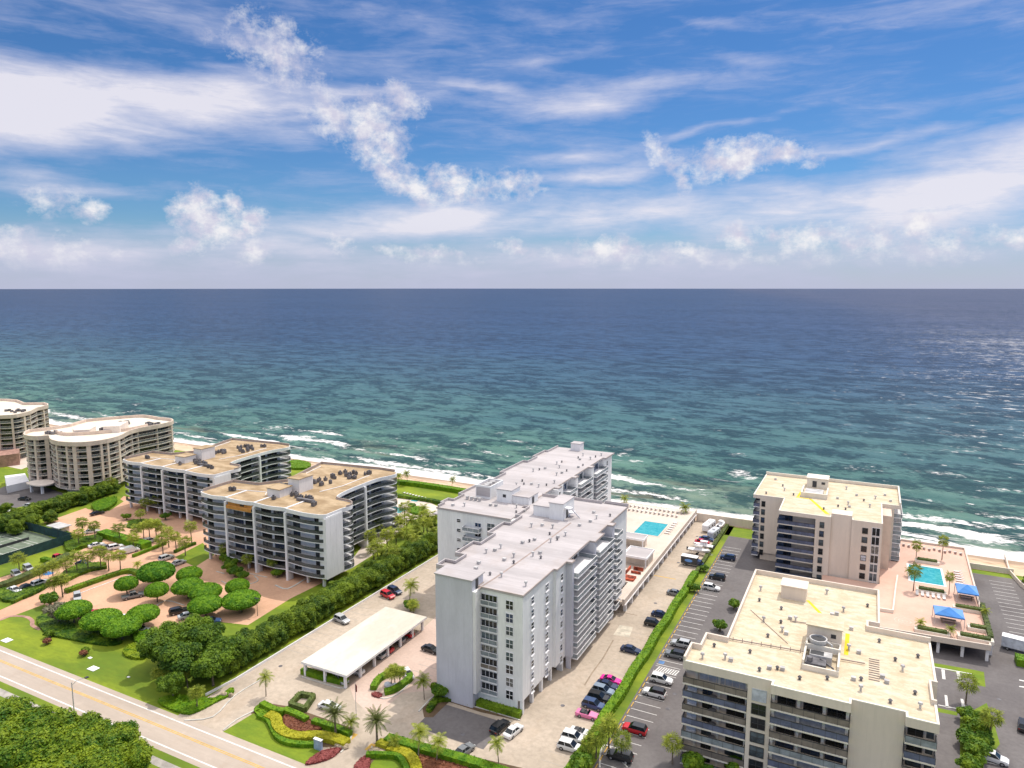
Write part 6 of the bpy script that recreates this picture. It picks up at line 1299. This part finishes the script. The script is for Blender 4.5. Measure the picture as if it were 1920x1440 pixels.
bed([(70, 1160), (110, 1150), (130, 1168), (160, 1190), (200, 1200), (230, 1205), (200, 1212), (130, 1200), (85, 1188)], .6, 'leaf_dense', 'dark planting under the silvery tree', cat='shrubs', name='shrub_bed', dens=8); bed([(140, 1185), (160, 1177), (205, 1182), (218, 1190), (190, 1196), (160, 1198)], .5, 'leaf_bright', 'bright green clipped mound between the lawn and dome trees', cat='shrubs', name='shrub_bed', dens=12)
bed([(232, 1222), (248, 1210), (272, 1212), (275, 1234), (255, 1237), (236, 1232)], .7, 'leaf_bright', 'bright green clipped oval at the edge of the corner clump', cat='shrubs', name='shrub_bed', dens=14); bed([(190, 1200), (208, 1197), (216, 1203), (200, 1206)], .5, 'leaf_bright', 'small bright clipped mound on the lawn', cat='shrubs', name='shrub_bed', dens=14)
bed([(250, 1195), (275, 1186), (295, 1192), (290, 1206), (262, 1212)], 1.1, 'leaf_hedge', 'clipped block hedge between the front dome and the corner clump', cat='shrubs', name='shrub_bed', dens=14)
bed([(178, 945), (215, 935), (218, 945), (200, 958), (185, 962), (174, 956)], 1.3, 'leaf_hedge', 'bright clipped hedge block at the top of the upper forecourt', cat='shrubs', name='shrub_bed', dens=10); bed([(238, 990), (250, 976), (290, 976), (302, 984), (270, 990)], .5, 'leaf_dense', 'green ground planting on the round island', cat='shrubs', name='shrub_bed', dens=8)
for px, py, lab in ((88, 1208, 'purplish shrub on the front lawn, the left one'), (157, 1230, 'purplish shrub on the front lawn, the right one')): x, y = G(px, py); RS.at(x, y, lab, 'purplish lawn shrubs', .8)
x, y = G(92, 1188, 1); DK_.at(x, y, 'dark shrub above the left purplish shrub', None, 1.); x, y = G(160, 1218, 1); DK_.at(x, y, 'dark shrub above the right purplish shrub', None, .8)
# garden lawn and beach hedge between the left blocks and the tower
hedge([(735, 906), (790, 912), (872, 925)], 3.0, 1.6, 'leaf_hedge', 'broad hedge between the garden lawn and the beach sand', dens=12); hedge([(742, 932), (800, 940), (838, 948)], 1.8, 1.2, 'leaf_dense', 'narrow hedge on the pool side of the garden lawn', dens=12); bed([(540, 868), (560, 866), (582, 872), (575, 880), (545, 880)], 1.2, 'leaf_hedge', 'beach shrubs between the two balcony blocks', cat='shrubs', name='shrub_bed', dens=10)
bed([(765, 948), (772, 945), (780, 948), (772, 951)], .6, 'leaf_dense', 'round green bed on the garden pool deck', dens=12); bed([(765, 958), (785, 952), (800, 962), (780, 966)], .9, 'leaf_hedge', 'clipped hedge by the garden pool deck', cat='shrubs', name='shrub_bed', dens=10)
hedge([(1820, 1061), (1890, 1073)], 1.0, .5, 'leaf_hedge', 'low green strip under the low cream wall at right')
# tennis fence
tf = thing('tennis_fence', 'dark green wind-screened fence around the tennis court', 'fence', (-228, 109, 0)); fq = [(-290, 134), (-228, 134), (-228, 109), (-290, 109)]
b = MB(); b.strip(fq, .05, .1, 3.0); part('screen', b, 'windscreen', tf)
for i in range(22):
    x, y = (-288 + i * 7.5, 134) if i < 9 else ((-228, 134 - (i - 9) * 6.2) if i < 14 else (-228 - (i - 14) * 7.5, 109)); b = MB(); b.cyl(x, y, 0, 3.15, .06, seg=6); part('post', b, 'dark_metal', tf)
tn = thing('tennis_net', 'tennis net across the green court', 'net', (-243, 116, 0)); b = MB(); b.box(-243.05, -242.98, 115.6, 128.9, .1, .95); part('mesh', b, 'dark_metal', tn)
for y in (115.5, 129): b = MB(); b.cyl(-243, y, 0, 1.05, .06, seg=6); part('post', b, 'dark_metal', tn)
x, y = G(112, 1000); t = thing('gazebo', 'grey flat-roofed hut beside the tennis court lawn', 'hut', (x, y, 0)); b = MB(); b.box(x - 3.5, x + 3.5, y - 2.2, y + 2.2, 2.6, 2.85); part('roof', b, 'pale_metal', t); b = MB(); b.box(x - 2.6, x + 2.6, y - 1, y + 1.8, 0, 2.6); part('wall', b, 'cream_wall', t)
# white rails and steps of the drive
# street lamp, flagpole, sign, manholes, utility boxes
x, y = G(140, 1345); t = thing('street_lamp', 'grey street lamp with a curved arm over the coast road', 'street lamp', (x, y, 0)); b = MB(); b.cyl(x, y, 0, 7.2, .13, .08, 8); part('pole', b, 'pale_metal', t); b = MB(); b.tube([(x, y, 6.6), (x + .8, y + .5, 7.5), (x + 1.9, y + 1.6, 7.9)], .05); part('arm', b, 'pale_metal', t); b = MB(); b.box(x + 1.75, x + 2.3, y + 1.4, y + 2.0, 7.78, 7.95); part('lamp_head', b, 'dark_metal', t)
x, y = G(668, 1345); t = thing('flagpole', 'thin flagpole with a small hanging flag near the central entry', 'flagpole', (x, y, 0)); b = MB(); b.cyl(x, y, 0, 7.2, .07, .04, 8); part('pole', b, 'pale_metal', t); b = MB(); b.face([(x + .05, y, 6.9), (x + .35, y + .1, 6.5), (x + .3, y + .1, 5.2), (x + .05, y, 5.4)]); b.box(x + .04, x + .3, y - .02, y + .02, 5.3, 6.8); part('flag', b, 'leaf_red', t)
x, y = G(307, 1160); t = thing('street_lamp', 'slim lamp post standing in the salmon court near the tall hedge', 'street lamp', (*G(483, 1155), 0)); x, y = G(483, 1155); b = MB(); b.cyl(x, y, 0, 4.6, .07, .05, 8); part('pole', b, 'dark_metal', t); b = MB(); b.box(x - .7, x + .7, y - .12, y + .12, 4.6, 4.75); part('lamp_head', b, 'dark_metal', t)
x, y = G(597, 1405); t = thing('entrance_sign', 'pale blue sign block behind the red flower strip', 'sign', (x, y, 0)); b = MB(); b.box(x - .8, x + .8, y - .25, y + .25, 0, 1.9); part('panel', b, 'sign_blue', t); b = MB(); b.box(x - .9, x + .9, y - .3, y + .3, 1.9, 2.0); part('cap', b, 'white_trim', t)
b = MB()
for px, py, r0 in ((1056, 1373, .5), (868, 1382, 1.0), (1053, 1323, .55), (525, 1250, .6), (1226, 1171, .3), (1230, 970 + 85, .35), (1265, 1300, .5), (1252, 1329, .3)):
    pass
for px, py in ((1055, 1323), (868, 1377), (526, 1249), (1265, 1301), (1252, 1329), (1873, 1311), (1307, 1006), (1272, 1055), (1229, 1131)):
    x, y = G(px, py); b.cyl(x, y, .013, .03, .45, seg=10)
struct('drain_covers', b, 'duct')
for i, (px, py, w_, lab) in enumerate([(13, 1201, 1.15, 'pale square slab on the lawn at the far left'), (175, 1254, 1.1, 'pale square slab on the lawn nearest the road'), (169, 1234, .45, 'small pale slab beside the right purplish shrub'), (241, 1270, .3, 'small white marker on the lawn by the clump shadow')]):
    x, y = G(px, py); b = MB(); b.box(x - w_, x + w_, y - w_ * .7, y + w_ * .7, .01, .12); solo('utility_cover', b, 'white_trim', lab, 'utility cover', (x, y, 0))
# wheel stops
ws = MB(); ws.box(-.09, .09, -.85, .85, .0, .13); wm = ws.mesh('wheel_stop', 'line_yellow')
for i in range(48):
    y = 99.4 + 2.6 * i
    if 140 < y < 147: continue
    o = link('wheel_stop', wm, None, (-37.9, y, .012)); tag(o, '%s yellow wheel stop from the road along the dark asphalt yard' % ORD[i], 'wheel stop', 'wheel stops of the dark asphalt yard')

# ---------------------------------------------------------------- vehicles
PAINT = {}
def paint(nm, c_):
    m = bpy.data.materials.new('paint_' + nm); m.use_nodes = True; b_ = m.node_tree.nodes['Principled BSDF']
    b_.inputs['Base Color'].default_value = (*c_, 1); b_.inputs['Roughness'].default_value = .28; b_.inputs['Coat Weight'].default_value = .5; PAINT[nm] = m
for nm, c_ in dict(white=(.78, .77, .76), silver=(.48, .49, .50), grey=(.20, .21, .22), black=(.016, .016, .018), navy=(.015, .03, .085), blue=(.05, .09, .20), red=(.55, .01, .02), hot_pink=(.85, .02, .33), pink=(.80, .22, .42), steel=(.24, .30, .38)).items(): paint(nm, c_)
def hull(mb, secs):
    """secs: (x, half width, z low, z high, tumblehome)"""
    vs = []; fs = []
    for x, w_, z0, z1, th in secs:
        zm = z0 + (z1 - z0) * .55
        vs += [(x, -w_ * .93, z0), (x, -w_, zm), (x, -w_ * (1 - th), z1), (x, w_ * (1 - th), z1), (x, w_, zm), (x, w_ * .93, z0)]
    for i in range(len(secs) - 1):
        for k in range(6): fs.append((i * 6 + k, i * 6 + (k + 1) % 6, (i + 1) * 6 + (k + 1) % 6, (i + 1) * 6 + k))
    fs += [(5, 4, 3, 2, 1, 0), tuple((len(secs) - 1) * 6 + k for k in range(6))]
    mb.raw(vs, [f[::-1] for f in fs])
def cabin(gl, rf, xs, wl, wh, z0, z1, pillars=True):
    """xs: base rear, top rear, top front, base front"""
    a, b_, c_, d = xs
    gl.raw([(a, -wl, z0), (d, -wl, z0), (d, wl, z0), (a, wl, z0), (b_, -wh, z1), (c_, -wh, z1), (c_, wh, z1), (b_, wh, z1)], [(0, 1, 5, 4), (1, 2, 6, 5), (2, 3, 7, 6), (3, 0, 4, 7), (4, 5, 6, 7)])
    if rf is not None:
        rf.box(b_ - .04, c_ + .04, -wh - .015, wh + .015, z1 + .003, z1 + .055)
        for s_ in (-1, 1):
            for p, q in (((a, z0), (b_, z1)), ((d, z0), (c_, z1)), (((a + d) / 2 - .1, z0), ((b_ + c_) / 2 - .1, z1))):
                x0, x1 = p[0], q[0]; y0, y1 = s_ * (wl + .012), s_ * (wh + .012)
                rf.raw([(x0 - .05, y0, z0), (x0 + .05, y0, z0), (x1 + .05, y1, z1 + .01), (x1 - .05, y1, z1 + .01), (x0 - .05, y0 * .96, z0), (x0 + .05, y0 * .96, z0), (x1 + .05, y1 * .96, z1 + .01), (x1 - .05, y1 * .96, z1 + .01)],
                       [(0, 1, 2, 3), (7, 6, 5, 4), (0, 4, 5, 1), (3, 2, 6, 7), (1, 5, 6, 2), (0, 3, 7, 4)])
KIND = {}
def kind(nm, L, wd, secs, cab, whr=.33, wb=.58, extra=None):
    bd = MB(); hull(bd, secs); gl = MB(); rf = MB(); cabin(gl, rf if nm != 'convertible' else None, *cab)
    d = {'body': (bd.mesh('body', 'pale_metal', smooth=False), True), 'windows': (gl.mesh('windows', 'glass'), False)}
    if nm == 'convertible':
        gl2 = MB(); gl2.raw([(.42, -.72, .95), (.42, .72, .95), (.15, .62, 1.28), (.15, -.62, 1.28)], [(0, 1, 2, 3), (3, 2, 1, 0)]); d['windows'] = (gl2.mesh('windscreen', 'glass_grey'), False)
        st_ = MB(); st_.box(-1.1, .3, -.66, .66, .90, .97); st_.box(-.5, -.3, -.6, -.1, .97, 1.2); st_.box(-.5, -.3, .1, .6, .97, 1.2); d['seats'] = (st_.mesh('seats', 'dark_metal'), False)
        tp = MB(); hull(tp, [(-1.45, .6, .9, 1.08, .1), (-1.0, .66, .9, 1.2, .15), (-.6, .64, .9, 1.16, .15)]); d['folded_top'] = (tp.mesh('folded_top', 'dark_metal'), False)
    else: d['roof'] = (rf.mesh('roof', 'pale_metal'), True)
    w_ = MB(); w_.raw(*(lambda n_: ([(whr * math.cos(6.2832 * i / n_), s_ * .11, whr * math.sin(6.2832 * i / n_)) for s_ in (-1, 1) for i in range(n_)], [(i, (i + 1) % n_, n_ + (i + 1) % n_, n_ + i) for i in range(n_)] + [tuple(range(n_ - 1, -1, -1)), tuple(range(n_, 2 * n_))]))(14))
    rm = MB(); rm.raw(*(lambda n_: ([(whr * .6 * math.cos(6.2832 * i / n_), s_ * .116, whr * .6 * math.sin(6.2832 * i / n_)) for s_ in (-1, 1) for i in range(n_)], [(i, (i + 1) % n_, n_ + (i + 1) % n_, n_ + i) for i in range(n_)] + [tuple(range(n_ - 1, -1, -1)), tuple(range(n_, 2 * n_))]))(10))
    hl_ = MB(); hl_.box(-.03, .03, -.18, .18, -.06, .06)
    KIND[nm] = dict(parts=d, L=L, w=wd, whr=whr, wb=wb, tyre=w_.mesh('tyre', 'tyre'), rim=rm.mesh('rim', 'rim'), hl=hl_.mesh('headlight', 'lamp_clear'), tl=hl_.mesh('taillight', 'lamp_red'), hz=secs[1][3] * .72)
kind('sedan', 4.7, 1.82, [(-2.35, .78, .35, .78, .1), (-2.2, .88, .25, .93, .08), (-1.2, .91, .22, .96, .05), (.9, .91, .22, .93, .05), (2.0, .87, .24, .80, .1), (2.35, .74, .33, .62, .15)], ((-1.75, -1.0, .25, 1.05), .80, .62, .93, 1.40))
kind('suv', 4.7, 1.9, [(-2.3, .86, .42, .95, .06), (-2.2, .92, .32, 1.05, .05), (-1.0, .95, .30, 1.08, .03), (.9, .95, .30, 1.06, .04), (1.95, .90, .32, .98, .08), (2.3, .80, .42, .76, .12)], ((-2.2, -1.85, .25, 1.05), .87, .72, 1.05, 1.66), .37)
kind('sports', 4.5, 1.9, [(-2.2, .82, .34, .78, .1), (-2.05, .93, .22, .88, .08), (-1.1, .95, .2, .88, .08), (.7, .92, .2, .82, .06), (1.9, .88, .22, .70, .12), (2.25, .70, .3, .5, .2)], ((-1.7, -.7, .15, .95), .78, .58, .83, 1.24))
kind('convertible', 4.6, 1.82, [(-2.3, .78, .35, .78, .1), (-2.15, .88, .25, .90, .08), (-1.2, .9, .22, .92, .05), (.6, .9, .22, .92, .05), (1.95, .87, .24, .80, .1), (2.3, .72, .33, .6, .15)], ((-1.2, -.8, .1, .5), .7, .6, .9, 1.2))
kind('pickup', 5.6, 1.95, [(-2.8, .93, .45, 1.0, .03), (-.9, .95, .38, 1.02, .03), (1.2, .95, .38, 1.08, .04), (2.4, .90, .38, 1.0, .08), (2.8, .80, .45, .8, .1)], ((-1.0, -.75, .55, 1.25), .88, .74, 1.06, 1.78), .40, .62)
kind('van', 5.6, 2.0, [(-2.8, .96, .4, 1.95, .08), (-2.7, 1.0, .35, 2.1, .1), (.9, 1.0, .35, 2.1, .1), (1.6, .98, .35, 1.3, .1), (2.6, .93, .35, 1.0, .1), (2.8, .8, .45, .8, .1)], ((.85, .9, 1.0, 1.9), .93, .80, 1.25, 2.02), .38, .6)
def car(k, col, x, y, rz, label, cat=None, group='parked cars', roofcol=None, z=0.015):
    K = KIND[k]; t = thing('parked_car' if k not in ('van', 'pickup') else k, label, cat or ('car' if k not in ('van', 'pickup') else k), (x, y, z), rz, group)
    for nm, (me, painted) in K['parts'].items():
        o = link(nm, me, t)
        if painted: o.material_slots[0].link = 'OBJECT'; o.material_slots[0].material = PAINT[roofcol if (roofcol and nm == 'roof') else col]
    for sx_ in (-1, 1):
        for sy_ in (-1, 1):
            o = link('wheel', K['tyre'], t, (sx_ * K['L'] * K['wb'] / 2, sy_ * (K['w'] / 2 - .1), K['whr'])); link('rim', K['rim'], o)
        link('headlight', K['hl'], t, (K['L'] / 2 - .12, sx_ * K['w'] * .33, K['hz'])); link('taillight', K['tl'], t, (-K['L'] / 2 + .06, sx_ * K['w'] * .36, K['hz'] + .05))
    return t
E0, W0, N0, S0 = 0., math.pi, math.pi / 2, -math.pi / 2
def carp(k, col, px, py, rz, label, **kw):
    x, y = G(px, py, .6); return car(k, col, x, y, rz, label, **kw)
for k_, c_, px, py, lab in [('sports', 'hot_pink', 1150, 1275, 'hot pink sports car parked against the border hedge'), ('sedan', 'navy', 1141, 1285, 'navy sedan directly in front of the hot pink sports car'), ('suv', 'steel', 1134, 1296, 'grey-blue crossover between the navy sedan and the black one'), ('suv', 'black', 1126, 1309, 'black crossover in the middle of the row by the border hedge'),
        ('suv', 'blue', 1117, 1323, 'dark blue crossover just behind the pale pink convertible'), ('convertible', 'pink', 1105, 1340, 'pale pink convertible with dark seats by the border hedge'), ('convertible', 'white', 1091, 1373, 'white convertible partly behind the silver off-roader'), ('suv', 'white', 1076, 1383, 'silvery white off-roader second from the bottom of the hedge row'), ('suv', 'white', 1069, 1400, 'white crossover with grey roof bars last in the hedge row'),
        ('sedan', 'navy', 1192, 1220, 'blue sedan alone halfway along the border hedge'), ('suv', 'black', 1226, 1169, 'black crossover nearer of the pair up the yard'), ('sedan', 'navy', 1239, 1152, 'dark navy sedan farther of the pair up the yard'), ('sedan', 'grey', 1267, 1112, 'grey sedan just left of the border hedge below the box vehicle')]:
    x, y = G(px, py, .6); x = -44.4 if px > 1080 and py > 1200 and k_ != 'x' and py < 1345 else x
    t = car(k_, c_, x, y, R(rnd.uniform(-2, 3)), lab, roofcol='black' if c_ == 'white' and k_ == 'suv' and False else None)
for k_, c_, px, py, rc, lab in [('suv', 'white', 1232, 1272, None, 'white off-roader beside the striped crossing'), ('suv', 'white', 1219, 1297, 'black', 'white crossover with black roof below the striped crossing'), ('suv', 'silver', 1272, 1206, None, 'silver off-roader above the striped crossing'), ('suv', 'grey', 1264, 1227, 'black', 'grey crossover right above the striped crossing'), ('suv', 'red', 1180, 1364, 'black', 'bright red crossover with black roof in the dark asphalt yard'),
        ('suv', 'black', 1150, 1414, None, 'black off-roader under the palm trio at the bottom'), ('suv', 'black', 1343, 1082, None, 'black crossover far up the dark asphalt yard'), ('suv', 'white', 1334, 1102, None, 'white crossover far up the dark asphalt yard'), ('suv', 'navy', 1362, 1045, None, 'navy crossover farthest up the dark asphalt yard')]:
    x, y = G(px, py, .6); car(k_, c_, -34.9, y, W0 if c_ != 'white' or py > 1290 else E0, lab, roofcol=rc, group='cars in the dark asphalt yard')
for k_, c_, px, py, rz, lab in [('suv', 'black', 938, 1363, R(80), 'black crossover at the right end of the shaded court'), ('sedan', 'white', 963, 1370, R(80), 'white sedan at the sunny corner beside the white tower'), ('sedan', 'grey', 870, 1407, R(78), 'dark grey car facing the long roadside hedge'), ('sedan', 'white', 618, 1324, R(5), 'white car beside the hollow hedge frame'), ('sports', 'white', 764, 1262, R(-35), 'white sports car behind the planted island'),
        ('sedan', 'black', 808, 1217, R(-5), 'black sedan half hidden by the left edge of the white tower'), ('suv', 'silver', 641, 1162, R(-12), 'silver crossover alone above the carport'), ('sedan', 'silver', 637, 1272, R(-14), 'silver car in the front bay of the carport'), ('suv', 'red', 727, 1116, R(-14), 'red crossover above the far end of the carport'), ('suv', 'navy', 740, 1108, R(-14), 'navy crossover behind the red one above the carport'),
        ('suv', 'silver', 31, 1077, R(-12), 'silver off-roader at the far left of the upper parking row'), ('suv', 'silver', 53, 1066, R(-12), 'silver crossover second from the left in the upper parking row'), ('pickup', 'red', 107, 1046, N0, 'bright red pickup along the tennis court hedge'), ('suv', 'white', 75, 1093, N0, 'white car in the lower left parking row by the palms'), ('sedan', 'black', 50, 1100, N0, 'black car left in the lower parking row'), ('sedan', 'white', 27, 1106, R(0), 'white car at the lower left edge of the parking lot'),
        ('sedan', 'white', 181, 1022, R(70), 'white sedan at the left end of the row by the van'), ('sedan', 'grey', 199, 1026, R(70), 'grey car second in the row by the van'), ('suv', 'white', 217, 1026, R(70), 'white crossover next to the white van'), ('van', 'white', 243, 1033, R(75), 'big white van at the end of the row under the clipped hedge'), ('sedan', 'navy', 157, 1056, R(20), 'dark car under the drive palms'), ('suv', 'silver', 312, 1046, R(85), 'silver off-roader beside the shaded lawn'), ('sedan', 'silver', 334, 1055, R(88), 'silver sedan beside the kerb of the shaded lawn'),
        ('sedan', 'white', 172, 996, R(60), 'white car on the upper forecourt behind the palms'), ('suv', 'silver', 281, 1014, R(85), 'silver crossover on the drive near the clipped hedge end'), ('sedan', 'black', 182, 962, R(80), 'black car by the hedge block at the top of the forecourt'), ('pickup', 'grey', 250, 1117, R(60), 'grey pickup under the small domes in the salmon court'), ('suv', 'silver', 145, 1120, R(-30), 'silver crossover under the dark dome by the silvery tree'), ('sedan', 'red', 181, 1150, R(55), 'red car between the dark and long dome trees'),
        ('sedan', 'black', 166, 1149, R(55), 'dark car just left of the red car'), ('sedan', 'white', 232, 1159, R(30), 'white car between the long and the lone dome trees'), ('suv', 'black', 335, 1146, R(60), 'black crossover in the lower middle of the salmon court'), ('sedan', 'silver', 352, 1154, R(60), 'silver car next to the black crossover in the salmon court'), ('sedan', 'blue', 396, 1164, R(40), 'blue car in the shade below the big domes'), ('sedan', 'silver', 262, 1180, R(20), 'silver car in the shade behind the front dome'),
        ('suv', 'white', 1862, 1421, R(-10), 'white car in the bottom right parking strip'), ('suv', 'black', 1920, 1360, R(80), 'dark car cut by the right edge'), ('suv', 'white', 10, 957, R(20), 'white car in the service court at the far left'), ('sedan', 'black', 46, 935, R(20), 'dark car in the service court by the beige block'), ('sedan', 'silver', 55, 948, R(20), 'silver car in the service court by the beige block'), ('sedan', 'black', 1190, 1098, R(80), 'dark car under the terrace corner by the white tower')]:
    carp(k_, c_, px, py, rz, lab)
for i, y in enumerate((112.5, 120, 123, 127.5, 131)): car(('sedan', 'suv')[i % 2], ('white', 'silver', 'red', 'grey', 'red')[i], -94.8, y, W0, '%s car from the road in the open side of the carport' % ['first', 'second', 'third', 'fourth', 'fifth'][i], group='cars in the carport')
# box vehicles, trailers and boats
def boxtruck(x, y, rz, label, L, box_m, nm='box_truck', cab_c='white', hgt=2.9, stripe=None):
    t = thing(nm, label, 'truck', (x, y, .015), rz)
    b = MB(); b.box(-L / 2, L / 2 - 1.7, -1.1, 1.1, .75, hgt); link('cargo_box', b.mesh('cargo_box', box_m), t)
    b = MB(); b.box(-L / 2 - .03, L / 2 - 1.67, -1.13, 1.13, hgt, hgt + .08); link('box_roof', b.mesh('box_roof', 'white_trim'), t)
    b = MB(); hull(b, [(L / 2 - 1.68, 1.0, .5, 2.1, .08), (L / 2 - .7, 1.0, .5, 2.0, .1), (L / 2 - .3, .98, .5, 1.3, .05), (L / 2, .9, .55, 1.1, .1)]); o = link('cab', b.mesh('cab', 'pale_metal'), t); o.material_slots[0].link = 'OBJECT'; o.material_slots[0].material = PAINT[cab_c]
    b = MB(); b.raw([(L / 2 - .66, -.85, 1.95), (L / 2 - .66, .85, 1.95), (L / 2 - .26, .85, 1.36), (L / 2 - .26, -.85, 1.36)], [(0, 1, 2, 3), (3, 2, 1, 0)]); link('windscreen', b.mesh('windscreen', 'glass'), t)
    K = KIND['van']
    for sx_ in (-L / 2 + 1.2, L / 2 - 1.1):
        for sy_ in (-1, 1): o = link('wheel', K['tyre'], t, (sx_, sy_ * .95, K['whr'])); link('rim', K['rim'], o)
    if stripe:
        b = MB(); n_ = 20; b.raw([(-.9 + 1.15 * math.cos(6.2832 * i / n_), -1.118, 1.85 + .45 * math.sin(6.2832 * i / n_)) for i in range(n_)], [tuple(range(n_))]); link('side_emblem', b.mesh('side_emblem', stripe), t)
    return t
boxtruck(-43.4, 205.0, R(-2), 'dark-sided box truck with a pale blue oval on its side', 6.4, 'dark_metal', stripe='canopy_blue_pale', cab_c='navy')
boxtruck(*G(1912, 1222), R(-12), 'white and grey box truck cut by the right edge', 7.0, 'shutter', cab_c='black', hgt=3.1)
def trailer(x, y, rz, label, L, body, nm='camper_trailer', cat='camper'):
    t = thing(nm, label, cat, (x, y, .015), rz)
    b = MB(); hull(b, [(-L / 2, 1.0, .6, 2.4, .08), (-L / 2 + .3, 1.15, .5, 2.7, .08), (L / 2 - .6, 1.15, .5, 2.75, .08), (L / 2, 1.0, .7, 2.1, .1)]); link('body', b.mesh('body', body), t)
    b = MB(); b.box(-.5, .5, -1.162, -1.15, 1.5, 2.1); b.box(1.4, 2.2, -1.162, -1.15, 1.5, 2.1); b.box(-L / 2 + .8, -L / 2 + 1.5, -1.162, -1.15, 1.5, 2.1); link('windows', b.mesh('windows', 'glass'), t)
    b = MB(); b.box(-.6, .1, -.4, .4, 2.72, 2.98); link('roof_vent', b.mesh('roof_vent', 'pale_metal'), t)
    K = KIND['van']
    for sx_ in (-.5, .4):
        for sy_ in (-1, 1): link('wheel', K['tyre'], t, (sx_, sy_ * 1.0, K['whr']))
    b = MB(); b.box(L / 2, L / 2 + 1.2, -.06, .06, .5, .6); link('tow_bar', b.mesh('tow_bar', 'dark_metal'), t)
trailer(-45.6, 239.8, R(82), 'white camper trailer nearest the beach wall', 8.0, 'white_trim'); trailer(-42.6, 233.0, R(80), 'grey-sided camper trailer beside the border hedge', 6.6, 'shutter')
def boat(x, y, rz, label, L, hull_m, cabin_):
    t = thing('trailered_boat', label, 'boat', (x, y, .015), rz)
    b = MB(); st_ = [(-L / 2, .95, .75, 1.55), (-L / 4, 1.05, .65, 1.6), (L / 4, .85, .7, 1.75), (L / 2 * .85, .35, .95, 1.9), (L / 2, .03, 1.4, 1.95)]
    vs = []; fs = []
    for xx, w_, z0, z1 in st_: vs += [(xx, -w_, z1), (xx, -w_ * .75, (z0 + z1) / 2), (xx, 0, z0), (xx, w_ * .75, (z0 + z1) / 2), (xx, w_, z1)]
    for i in range(4):
        for k in range(5): fs.append((i * 5 + k, (i + 1) * 5 + k, (i + 1) * 5 + (k + 1) % 5, i * 5 + (k + 1) % 5))
    fs.append((0, 1, 2, 3, 4)); b.raw(vs, fs); link('hull', b.mesh('hull', hull_m), t)
    b = MB(); b.box(-L * .18, L * .12, -.45, .45, 1.6, 2.15); link('console', b.mesh('console', 'white_trim'), t)
    b = MB(); b.box(-L * .22, L * .14, -.7, .7, 2.75, 2.82)
    for sx_ in (-L * .2, L * .12):
        for sy_ in (-.6, .6): b.cyl(sx_, sy_, 1.6, 2.75, .035, seg=6)
    link('canopy', b.mesh('canopy', cabin_), t)
    b = MB(); b.box(-L / 2 - .5, -L / 2 - .05, -.25, .25, .9, 1.9); link('outboard_motor', b.mesh('outboard_motor', 'dark_metal'), t)
    b = MB(); b.box(-L / 2 + .3, L / 2 + .8, -.5, -.4, .5, .6); b.box(-L / 2 + .3, L / 2 + .8, .4, .5, .5, .6); b.box(-.6, -.5, -.9, .9, .4, .5); link('trailer', b.mesh('trailer', 'pale_metal'), t)
    K = KIND['van']
    for sy_ in (-.95, .95): link('wheel', K['tyre'], t, (-.5, sy_, .38))
boat(-43.6, 215.2, R(0), 'grey-decked boat on a trailer next to the box truck', 6.8, 'white_trim', 'pale_metal'); boat(-43.4, 220.0, R(178), 'white boat on a trailer between the grey one and the small red car', 6.2, 'white_trim', 'white_trim'); boat(-42.2, 243.0, R(80), 'small white boat in the corner by the beach wall', 5.2, 'white_trim', 'lounger')
car('sedan', 'red', -44.8, 225.2, R(5), 'small red car parked between the boats and camper trailers'); car('sedan', 'blue', -44.2, 228.6, R(5), 'dull blue car just beyond the small red car')
# person and umbrella near the shaded court
def umbrella(x, y, z, m_, label):
    t = thing('parasol', label, 'parasol', (x, y, z)); b = MB(); b.cyl(x, y, z, z + 2.3, .04, seg=6); part('pole', b, 'pale_metal', t)
    b = MB(); b.cyl(x, y, z + 2.0, z + 2.6, 1.35, .05, 10); part('canopy', b, m_, t)
x, y = G(92, 1088); umbrella(x, y, 0, 'canopy_blue', 'dark blue parasol in the lower parking row')
